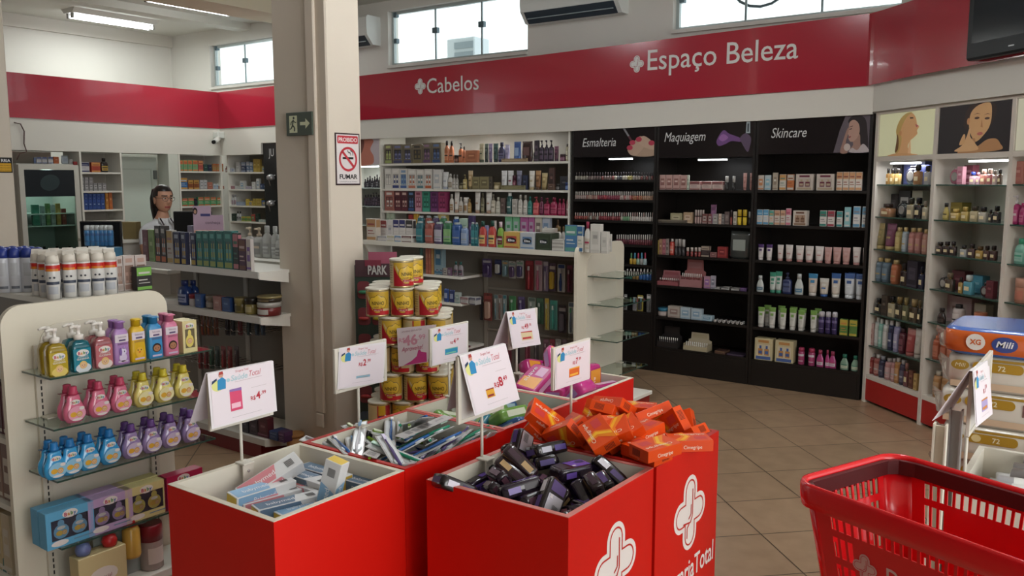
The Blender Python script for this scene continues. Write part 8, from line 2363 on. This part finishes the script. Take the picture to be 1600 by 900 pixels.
tag(mb.build('cardboard_box', loc=(-7.23, 4.22, CTZ), rz=.6), 'brown cardboard box on the counter near the doorway', 'box')

# ------------------------------------------------------------------ attendant behind the counter
EYE = CO + ray(262, 310) * (7.6 / FPX)
fwd = (RT * .80 - vd * .60).normalized(); yaw = math.atan2(-fwd.x, fwd.y) + math.pi     # local -Y looks along fwd
hc = Vector((EYE.x, EYE.y, 0)) - Vector((fwd.x, fwd.y, 0)) * .07
t = empty('person', (hc.x, hc.y, 0), yaw); tag(t, 'person in white shirt with dark ponytail and glasses behind the counter', 'person')
EZ = EYE.z; SKIN = M('b98a70', 0.5); HAIRM = M('1f1816', 0.35); SHIRT = M('c9cacc', 0.7); TROU = M('2a2c34', 0.7); LIPM = M('9a4a48', 0.45)
def skin_body(name, verts, edges, mats_fn, sub=2):
    me = bpy.data.meshes.new(name); me.from_pydata([v[0] for v in verts], edges, [])
    o = bpy.data.objects.new(name, me); COL.objects.link(o)
    md = o.modifiers.new('skin', 'SKIN'); sv_ = me.skin_vertices[0].data
    for i, v in enumerate(verts): sv_[i].radius = (v[1], v[2] if len(v) > 2 else v[1])
    sv_[0].use_root = True; md.use_smooth_shade = True
    s_ = o.modifiers.new('sub', 'SUBSURF'); s_.levels = sub; s_.render_levels = sub
    dg = bpy.context.evaluated_depsgraph_get(); me2 = bpy.data.meshes.new_from_object(o.evaluated_get(dg)); me2.name = name
    bpy.data.objects.remove(o); bpy.data.meshes.remove(me)
    ms = []; 
    idx = []
    for p_ in me2.polygons:
        m_ = mats_fn(p_.center)
        if m_ not in ms: ms.append(m_)
        idx.append(ms.index(m_))
    me2.materials.clear()
    for m_ in ms: me2.materials.append(m_)
    me2.polygons.foreach_set('material_index', idx); me2.polygons.foreach_set('use_smooth', [True] * len(me2.polygons))
    return me2
SHZ = EZ - .235
V = [((0, .03, .86), .135, .10), ((0, .03, .98), .125, .09), ((0, .03, 1.10), .13, .09), ((0, .035, SHZ - .02), .12, .085), ((0, .035, SHZ + .035), .06, .055), ((0, .02, SHZ + .09), .05, .05), ((0, .01, SHZ + .14), .048, .05)]
Ed = [(i, i + 1) for i in range(6)]
for s in (-1, 1):
    b = len(V); V += [((s * .10, .035, SHZ - .005), .06), ((s * .175, .03, SHZ - .035), .052), ((s * .20, -.0, SHZ - .15), .046), ((s * .205, -.02, SHZ - .26), .038), ((s * .17, -.13, SHZ - .30), .033), ((s * .13, -.24, SHZ - .30), .024), ((s * .125, -.285, SHZ - .31), .026, .014)]
    Ed += [(3, b)] + [(b + i, b + i + 1) for i in range(6)]
    w_ = b + 6
    for f, (dx, ln) in enumerate(((-.028, .065), (-.009, .075), (.010, .072), (.028, .058))):
        k = len(V); V += [((s * .125 + dx, -.318, SHZ - .312), .009), ((s * .125 + dx * 1.15, -.318 - ln * .5, SHZ - .318), .008), ((s * .125 + dx * 1.15, -.318 - ln * .9, SHZ - .335), .0065)]
        Ed += [(w_, k), (k, k + 1), (k + 1, k + 2)]
    k = len(V); V += [((s * (.125 - .035), -.285, SHZ - .315), .010), ((s * (.125 - .048), -.31, SHZ - .322), .008)]; Ed += [(w_ - 1 + 0, k), (k, k + 1)]
    h = len(V); V += [((s * .085, .03, .82), .085), ((s * .09, .02, .46), .055), ((s * .09, .04, .10), .04), ((s * .09, .03, .045), .035), ((s * .095, -.10, .03), .03, .022)]
    Ed += [(0, h)] + [(h + i, h + i + 1) for i in range(4)]
def bm_(c):
    if c.z < .92 and abs(c.y) < .25: return TROU if c.z > .09 else BLK
    if c.z > SHZ + .055: return SKIN
    if c.z < SHZ - .16 and (abs(c.x) > .145 or c.y < -.1): return SKIN
    return SHIRT
body = skin_body('body', V, Ed, bm_)
# head: rings with a sculpted profile, joined into the same body mesh
def head_mesh(scale_hair=0.0):
    n, m_ = 40, 30; vs = []; H0, H1 = EZ - .125, EZ + .115
    g = lambda v, s: math.exp(-(v / s) ** 2)
    for j in range(m_ + 1):
        u = j / m_; z = H0 + (H1 - H0) * u
        rx = .074 * math.sqrt(max(0.0, 1 - ((u - .58) / .60) ** 2)) if u < .58 else .076 * math.sqrt(max(0.0, 1 - ((u - .58) / .425) ** 2))
        rx = max(rx, .002); ryf = rx * 1.12 + .006 * g(u - .1, .12); ryb = rx * 1.28 if u > .35 else rx * (1.28 - (.35 - u) * 1.6)
        if u < .12: rx *= .75 + u * 2
        for i in range(n):
            t_ = 2 * math.pi * i / n; c_, s_ = math.sin(t_), -math.cos(t_)       # t=0 faces -Y
            x = rx * c_; y = (ryf if s_ < 0 else ryb) * s_; a = math.atan2(c_, -s_); f = 0
            if abs(a) < 1.2:
                f += .024 * g(a, .14) * g(z - (EZ - .038), .02) + .012 * g(a, .12) * g(z - (EZ - .012), .022)
                f += .006 * g(a, .3) * g(z - (EZ - .078), .012) - .003 * g(a, .3) * g(z - (EZ - .066), .005) + .008 * g(a, .25) * g(z - (EZ - .112), .015)
                f -= .008 * (g(a - .42, .2) + g(a + .42, .2)) * g(z - EZ, .014); f += .004 * g(a, .7) * g(z - (EZ + .022), .012)
                f += .004 * (g(a - .65, .25) + g(a + .65, .25)) * g(z - (EZ - .035), .025)
            k = 1 + f / max(rx, .03)
            vs.append((x * (1 + .0), y - f if s_ < 0 else y, z))
    fs = [(j * n + i, j * n + (i + 1) % n, (j + 1) * n + (i + 1) % n, (j + 1) * n + i) for j in range(m_) for i in range(n)]
    fs += [tuple(reversed(range(n))), tuple(m_ * n + i for i in range(n))]
    return vs, fs
mb = MB()
hv, hf = head_mesh()
mb.add([tuple(v.co) for v in body.vertices], [], SKIN)
for p_ in body.polygons:
    mb.f.append(tuple(p_.vertices)); mb.mi.append(mb.ix(body.materials[p_.material_index])); mb.sm.append(True)
mb.add(hv, hf, SKIN, True)
for k in range(len(mb.f) - len(hf), len(mb.f)):      # lips and brows belong to the face
    c_ = [mb.v[i] for i in mb.f[k]]; cx = sum(q[0] for q in c_) / len(c_); cz = sum(q[2] for q in c_) / len(c_); cy = sum(q[1] for q in c_) / len(c_)
    if cy < -.05 and abs(cx) < .024 and abs(cz - (EZ - .077)) < .008: mb.mi[k] = mb.ix(LIPM)
    if cy < -.04 and .012 < abs(cx) < .05 and abs(cz - (EZ + .024)) < .005: mb.mi[k] = mb.ix(HAIRM)
for s in (-1, 1):                                    # ears and eyes
    mb.loft([superring(s * .077, .012, EZ - .02 + z, .006 * f, .018 * f, 2, 12) for z, f in ((-.03, .3), (-.02, .8), (0, 1), (.018, 1.1), (.03, .6))], SKIN)
    mb.lathe([(.002, -.006), (.008, -.004), (.010, 0), (.008, .004), (.002, .006)], M('d8d4d0', 0.2), 12, c=(s * .031, -.070, EZ)); mb.lathe([(.001, -.005), (.006, -.004), (.0065, 0), (.006, .004), (.001, .005)], M('241812', 0.2), 10, c=(s * .029, -.0785, EZ - .001))
mb.build('body', t)
mb = MB(); n = 40; hv2 = []                            # hair: cap over the skull, leaving the face free
rings = 31
for j in range(rings):
    for i in range(n):
        x, y, z = hv[j * n + i]; k = 1.09
        t_ = 2 * math.pi * i / n; hv2.append((x * k, y * k + .004, EZ + .01 + (z - EZ - .01) * 1.05 + .002))
fs = []
for j in range(rings - 1):
    for i in range(n):
        q = [hv2[a] for a in (j * n + i, j * n + (i + 1) % n, (j + 1) * n + (i + 1) % n, (j + 1) * n + i)]; cy = sum(v[1] for v in q) / 4; cz = sum(v[2] for v in q) / 4
        lim = EZ + .065 if cy < -.035 else (EZ + .02 if cy < -.01 else (EZ - .015 if cy < .03 else EZ - .085))
        if cz > lim: fs.append((j * n + i, j * n + (i + 1) % n, (j + 1) * n + (i + 1) % n, (j + 1) * n + i))
fs.append(tuple(30 * n + i for i in range(n)))
mb.add(hv2, fs, HAIRM, True)
mb.tube([(0, .07, EZ + .055), (.0, .115, EZ + .06), (.005, .135, EZ + .0), (.012, .135, EZ - .09), (.02, .13, EZ - .18), (.02, .135, EZ - .27), (.015, .14, EZ - .33)], [.028, .036, .046, .05, .046, .034, .012], HAIRM, 14); mb.build('hair', t)
mb = MB(); FR = M('2a2220', 0.3)
for s in (-1, 1):
    rim = [(s * .033 + .026 * math.cos(q), -.092 + abs(s * .033 + .026 * math.cos(q)) * .12, EZ - .004 + .02 * math.sin(q)) for q in [2 * math.pi * k / 20 for k in range(21)]]; mb.tube(rim, .0018, FR, 6); mb.tube([(s * .059, -.084, EZ + .004), (s * .077, -.03, EZ + .004), (s * .08, .02, EZ - .002)], .0018, FR, 6)
mb.tube([(-.008, -.092, EZ + .003), (.008, -.092, EZ + .003)], .0016, FR, 6); mb.build('glasses', t)
mb = MB(); LA = M('2a1f24', 0.6)                       # collar, lanyard and badge
for s in (-1, 1):
    mb.prism([(s * .045, .02, SHZ + .072), (s * .015, -.055, SHZ + .03), (s * .05, -.07, SHZ - .005), (s * .075, -.03, SHZ + .035)], (0, -.006, .006), SHIRT)
mb.build('collar', t)
mb = MB()
for s in (-1, 1): mb.tube([(s * .05, -.02, SHZ + .058), (s * .05, -.085, SHZ - .01), (s * .022, -.112, SHZ - .11), (s * .004, -.118, SHZ - .19)], .007, LA, 6)
mb.build('lanyard', t)
mb = MB(); mb.box(-.04, .04, -.127, -.121, SHZ - .25, SHZ - .185, M('8a2048', 0.4), .003); mb.box(-.034, .034, -.1285, -.1275, SHZ - .245, SHZ - .225, M('c8c0c4', 0.4)); mb.build('badge', t)

# ------------------------------------------------------------------ right foreground: white bin, packs of nappies, basket
G = (-.346, .10, 2.43, 2.88)
bin_('white bin of silver rolls behind the red basket', *G, .62, M('dcd8cc', 0.4), body=M('d8d4c8', 0.4))
rr = random.Random(21)
ROLL = []
for c in ('b4b4b8', 'c8c8c8', '7a7472'):
    mb = MB(); mb.T = Matrix.Rotation(math.pi / 2, 4, 'Y'); mb.lathe([(.025, -.14), (.03, -.137), (.03, .137), (.025, .14)], M(c, 0.3, coat=.3), 18)
    mb.lathe([(.0305, -.1), (.0305, -.06)], M('d8d8d4', 0.4), 18, cap0=False, cap1=False); mb.T = None
    for k in range(7): mb.box(-.04 + k * .006, -.04 + k * .006 + .003, -.012, .012, .0302, .0306, M('3a3a3c'))
    ROLL.append(mesh_of(mb, 'wrapped_roll'))
rp = []
for layer in range(3):
    for k in range(6):
        rp.append((-.123 + rr.uniform(-.04, .04), 2.47 + k * .073 + (layer % 2) * .012, .651 + layer * .061, rr.uniform(-.12, .12), rr.randrange(3)))
nn = {}
for x, y, z, a, k in sorted(rp, key=lambda q: -q[2]):
    nn[k] = nn.get(k, 0) + 1
    o = place(ROLL[k], 'wrapped_roll', loc=(x, y, z), rz=a); tag(o, '%s wrapped roll, %s from the top in the white bin' % (['grey', 'white', 'dark grey'][k], ordn(nn[k])), 'roll', 'wrapped rolls in the white bin')
price_sign('tented white price sign at the right edge by the nappy packs', -.334, [(1520, 580), (1543, 563), (1551, 647), (1525, 668)], [(1512, 660), (1509, 706)], .8, (.6, .5, '1', ',99', .14), (.35, .18, .35, .22, 'a89ac8', 'c8803a'), True, frame=[(1513, 666), (1542, 652)])
for i, (x, y, ytop, c) in enumerate(((-.375, 2.36, 662, 'd8d4c6'), (-.40, 2.50, 639, 'a8a8a8'))):
    zt_ = PB(1470 if i == 0 else 1495, ytop, y).z; p = PB(1470 if i == 0 else 1495, ytop, y)
    t = empty('sign_post', (p.x, y, 0)); tag(t, ['empty cream sign post standing by the white bin', 'empty grey metal sign post standing by the white bin'][i], 'sign post')
    m_ = M(c, 0.35, .0 if i == 0 else .6)
    mb = MB(); mb.box(-.016, -.012, -.012, .012, .01, zt_, m_); mb.box(.012, .016, -.012, .012, .01, zt_, m_); mb.box(-.012, .012, .008, .012, .01, zt_ - .008, m_); mb.build('channel', t)
    mb = MB(); mb.box(-.06, .02, -.05, .05, 0, .01, m_, .003); mb.build('foot', t)
# packs of nappies
t = empty('display_table', (-.12, 3.16, 0)); tag(t, 'low white table under the stack of nappy packs', 'table')
mb = MB(); mb.box(-.36, .36, -.2, .2, .345, .37, SHELFW, .003); mb.build('tabletop', t)
for sx in (-1, 1):
    for sy in (-1, 1): mb = MB(); mb.box(sx * .34, sx * .30, sy * .18, sy * .14, 0, .345, SHELFW); mb.build('leg', t)
WRAP = M('e4e2dc', 0.12, trans=.75, ior=1.1)
def nappy(kind):
    L, D, Hh = (.30, .155, .113); mb = MB(); FL = Matrix.Diagonal((1, 1, .76, 1)) if kind else None; mb.T = FL
    base = 'd2cdc0' if kind == 0 else 'c8602a'
    rings = []
    for z, f in ((0, .93), (.012, .985), (.04, 1), (.075, 1), (.1, .985), (.113, .93)): rings.append(superring(0, 0, z, L * f, D * f, 7, 36))
    if kind == 0: mb.loft(rings, M(base, 0.22, coat=.4))
    else: mb.loft(rings, [M('3a68b0', 0.22, coat=.4), M(base, 0.22, coat=.4), M(base, 0.22, coat=.4), M(base, 0.22, coat=.4), M('4a6ab0', 0.22, coat=.4)], True)
    out = [('pack', mb)]; mb = MB(); mb.T = FL; y = -D - .0015
    if kind == 0:
        mb.poly([(a, y, b) for a, b in rrect(-.22, -.08, .065, .095, .014, 4)], M('a8842a', 0.3)); mb.poly([(a, y - .0005, b) for a, b in ellipse(-.195, .08, .014, .012, 12)], M('d8c890', 0.3)); mb.text('72', (-.14, y - .0006, .072), (1, 0, 0), (0, 0, 1), .022, M('e0d8b8', 0.3), bold=.02)
        mb.poly([(a, y, b) for a, b in ellipse(-.255, .08, .026, .016, 16)], M('a08030', 0.3)); mb.text('Mili', (-.255, y - .0006, .074), (1, 0, 0), (0, 0, 1), .018, M('e0d8c0', 0.3), shear=.2, width=.032)
        mb.box(-.2, .0, y, y + .0006, .098, .106, M('a08030', 0.3)); mb.box(-.28, .25, y, y + .0006, .01, .03, M('c8b094', 0.4))
        for k in range(9): mb.box(-.06 + k * .007, -.06 + k * .007 + .004, y, y + .0006, .05, .088, M('6a4a44', 0.4))
    else:
        mb.poly([(a, y, b) for a, b in ellipse(-.20, .058, .027, .034, 18)], M('ddd8d0', 0.3)); mb.text('XG', (-.20, y - .0006, .048), (1, 0, 0), (0, 0, 1), .03, M('c8602a', 0.3), bold=.03, width=.03)
        mb.poly([(a, y, b) for a, b in ellipse(-.12, .056, .036, .032, 18)], M('3a4a88', 0.3)); mb.text('Mili', (-.12, y - .0006, .045), (1, 0, 0), (0, 0, 1), .036, M('e0e0e0', 0.3), bold=.02, shear=.2, width=.05)
        mb.poly([(a, y, b) for a, b in rrect(-.05, .12, .015, .1, .03, 5)], M('4a80b8', 0.3)); mb.text('62', (.01, y - .0006, .035), (1, 0, 0), (0, 0, 1), .05, M('e0e0e0', 0.3), bold=.02)
    out.append(('print', mb))
    mb = MB(); mb.T = FL; pts = [(-L + .01, -D * .8, .02), (-L + .01, -D * .8, .09), (-L - .025, -D * .5, .10), (-L - .04, -D * .1, .07), (-L - .03, D * .1, .03), (-L - .015, -D * .4, .012)]
    mb.add(pts + [(-L + .01, D * .6, .05)], [(0, 1, 2, 5), (2, 3, 4, 5), (1, 6, 3, 2), (0, 5, 4, 6), (3, 6, 4)], WRAP); out.append(('wrapper_end', mb))
    return parts_set(out)
NP = [nappy(0), nappy(1)]
lv = [.3705 + .1135 * k for k in range(7)]
for k, z in enumerate(lv):
    kind = 1 if k == 6 else 0; lab = 'orange and blue nappy pack marked XG on top of the stack' if kind else 'white and gold nappy pack, %s from the top of the stack' % ordn(7 - k)
    put(NP[kind], 'nappy_pack', (-.19 + .012 * (k % 2), 3.155 + .006 * (k % 3), z), 0.02 * (k % 2), lab, 'nappies', 'nappy packs in the stack')
# red shopping basket
RZ_ = 1.05; p0 = PZ(1237, 747, RZ_); p1 = PZ(1394, 704, RZ_); e1 = (p1 - p0).normalized(); e2 = Vector((e1.y, -e1.x, 0))
if e2.dot(RT) < 0: e2 = -e2
SW = (p1 - p0).length; LW = .47; BH = .235
bo = p0 + e1 * SW / 2 + e2 * LW / 2; rzb = math.atan2(e2.y, e2.x)
t = empty('shopping_basket', (bo.x, bo.y, RZ_ - BH)); t.rotation_euler = (0, 0, rzb); tag(t, 'red plastic shopping basket with dark handle, at the lower right', 'basket')
BR_ = M('dc141c', 0.25, coat=.3); TP = .80
sgn = 1 if Vector((-math.sin(rzb), math.cos(rzb), 0)).dot(e1) > 0 else -1      # local +Y = e1 when sgn is 1
hx, hy = LW / 2, SW / 2
def rr_ring(f, z, n=6, r=.045): return [(x, y, z) for x, y in rrect(-hx * f, hx * f, -hy * f, hy * f, r * f, n)]
def wall(p_a, p_b, q_a, q_b, cells, name):
    """lattice wall between the top edge p and the bottom edge q: solid cells of a grid, with thickness"""
    us, vs_, holes = cells; P = [];
    for v in vs_:
        a = Vector(p_a).lerp(Vector(q_a), v); b = Vector(p_b).lerp(Vector(q_b), v)
        for u in us: P.append(tuple(a.lerp(b, u)))
    nu = len(us); fs = [(j * nu + i, j * nu + i + 1, (j + 1) * nu + i + 1, (j + 1) * nu + i) for j in range(len(vs_) - 1) for i in range(nu - 1) if (i, j) not in holes]
    mb = MB(); mb.add(P, fs, BR_); o = mb.build(name, t); md = o.modifiers.new('thickness', 'SOLIDIFY'); md.thickness = .0025; md.offset = 0; return o
def slots(nslot, side, colrows, flip=False):
    us = [0.0]; m0 = .07; st = (1 - 2 * m0) / nslot
    for k in range(nslot): us += [m0 + st * k + st * .18, m0 + st * k + st * .82]
    us.append(1.0); vs_ = [0, .10, .27, .33, .50, .56, .73, .79, .94, 1.0]
    holes = set()
    for k in range(nslot):
        i = 2 * k + 1; holes.add((i, 1))
        if k < colrows or k >= nslot - colrows:
            for j in (3, 5, 7): holes.add((i, j))
    return us, vs_, holes
zt, zb_ = BH - .012, .004; r0 = .04
def edge(f, z, side):
    x, y, r = hx * f, hy * f, r0 * f
    return {'f': ((-x + r, -y, z), (x - r, -y, z)), 'b': ((-x + r, y, z), (x - r, y, z)), 'l': ((-x, -y + r, z), (-x, y - r, z)), 'r': ((x, -y + r, z), (x, y - r, z))}[side]
for sd, ns, cr in (('f', 20, 3), ('b', 20, 3), ('l', 11, 2), ('r', 11, 2)):
    (a, b), (c, d) = edge(.965, zt, sd), edge(TP, zb_, sd); wall(a, b, c, d, slots(ns, sd, cr), 'long_wall' if sd in 'fb' else 'short_wall')
for sx in (-1, 1):
    for sy in (-1, 1):
        mb = MB()
        top = [(sx * (hx * .965 - r0 + r0 * math.cos(q)), sy * (hy * .965 - r0 + r0 * math.sin(q)), zt) for q in [math.pi / 2 * k / 6 for k in range(7)]]; bot = [(sx * (hx * TP - r0 * TP + r0 * TP * math.cos(q)), sy * (hy * TP - r0 * TP + r0 * TP * math.sin(q)), zb_) for q in [math.pi / 2 * k / 6 for k in range(7)]]
        mb.add(top + bot, [(k, k + 1, k + 8, k + 7) for k in range(6)], BR_, True); o = mb.build('corner_post', t); md = o.modifiers.new('thickness', 'SOLIDIFY'); md.thickness = .0025; md.offset = 0
mb = MB(); mb.prism([(x, y, 0) for x, y, z in rr_ring(TP, 0)], (0, 0, .004), BR_); mb.build('floor_plate', t)
mb = MB(); mb.loft([rr_ring(f, z) for f, z in ((.962, BH - .045), (1.0, BH - .045), (1.012, BH - .03), (1.012, BH - .006), (1.0, BH), (.975, BH), (.962, BH - .008), (.962, BH - .045))], BR_, True, False, False); mb.build('rim', t)
mb = MB()                                              # rounded grip on the short side and its ribs
for k in range(14):
    y = -hy * .55 + k * hy * 1.1 / 13; mb.box(-hx * .972, -hx * .95, y - .002, y + .002, BH - .045, BH - .02, M('6a0a10', 0.4))
mb.build('grip_ribs', t)
HN = M('4a1a1c', 0.4)                                   # folded handle lying inside the rim
sb = 1 if sgn > 0 else -1
inner = [(-hx * .93 + .02, -sb * hy * .9), (-hx * .93, -sb * hy * .8), (-hx * .93, sb * hy * .72), (-hx * .93 + .012, sb * hy * .87), (-hx * .93 + .045, sb * hy * .925), (hx * .30, sb * hy * .925)]
mb = MB()
for (a, b), (c, d) in zip(inner, inner[1:]):
    v_ = Vector((c - a, d - b, 0)).normalized(); n_ = Vector((-v_.y, v_.x, 0)) * .005
    mb.prism([(a - n_.x, b - n_.y, BH - .036), (c - n_.x, d - n_.y, BH - .036), (c - n_.x, d - n_.y, BH - .008), (a - n_.x, b - n_.y, BH - .008)], n_ * 2, HN)
mb.build('handle', t)
ff = -sb; ya, yb_ = ff * hy * .965, ff * hy * TP
nrm = Vector((0, ff * BH, -(abs(ya) - abs(yb_)))).normalized(); vdn = Vector((0, (yb_ - ya), zb_ - zt)).normalized()
xd_ = Vector((-ff, 0, 0)); upv = -vdn
oo = Vector((0, ya, zt)) + vdn * .108 + nrm * .0022
mb = MB(); emblem(mb, oo - xd_ * .085, xd_, upv, .05, M('d8a8a4', 0.5), M('c9303a', 0.4), nrm); mb.build('emblem', t)
mb = MB(); mb.text('Drogaria Total', oo - xd_ * .045 - upv * .012, xd_, upv, .042, M('d8b0ac', 0.5), 'L', bold=.015, width=.21); mb.build('lettering', t)
# wire stand that carries the basket
t = empty('basket_stand', (bo.x, bo.y, 0), rzb); tag(t, 'grey wire stand under the red basket', 'stand'); zs_ = RZ_ - BH - .004
mb = MB(); q = .16; mb.tube([(-q, -.1, zs_ - .006), (q, -.1, zs_ - .006), (q, .1, zs_ - .006), (-q, .1, zs_ - .006), (-q, -.1, zs_ - .006)], .006, STEEL, 8); mb.build('ring', t)
for sx in (-1, 1):
    for sy in (-1, 1): mb = MB(); mb.tube([(sx * q, sy * .1, zs_ - .008), (sx * q * 1.1, sy * .12, 0.002)], .006, STEEL, 8); mb.build('leg', t)
finish_labels()
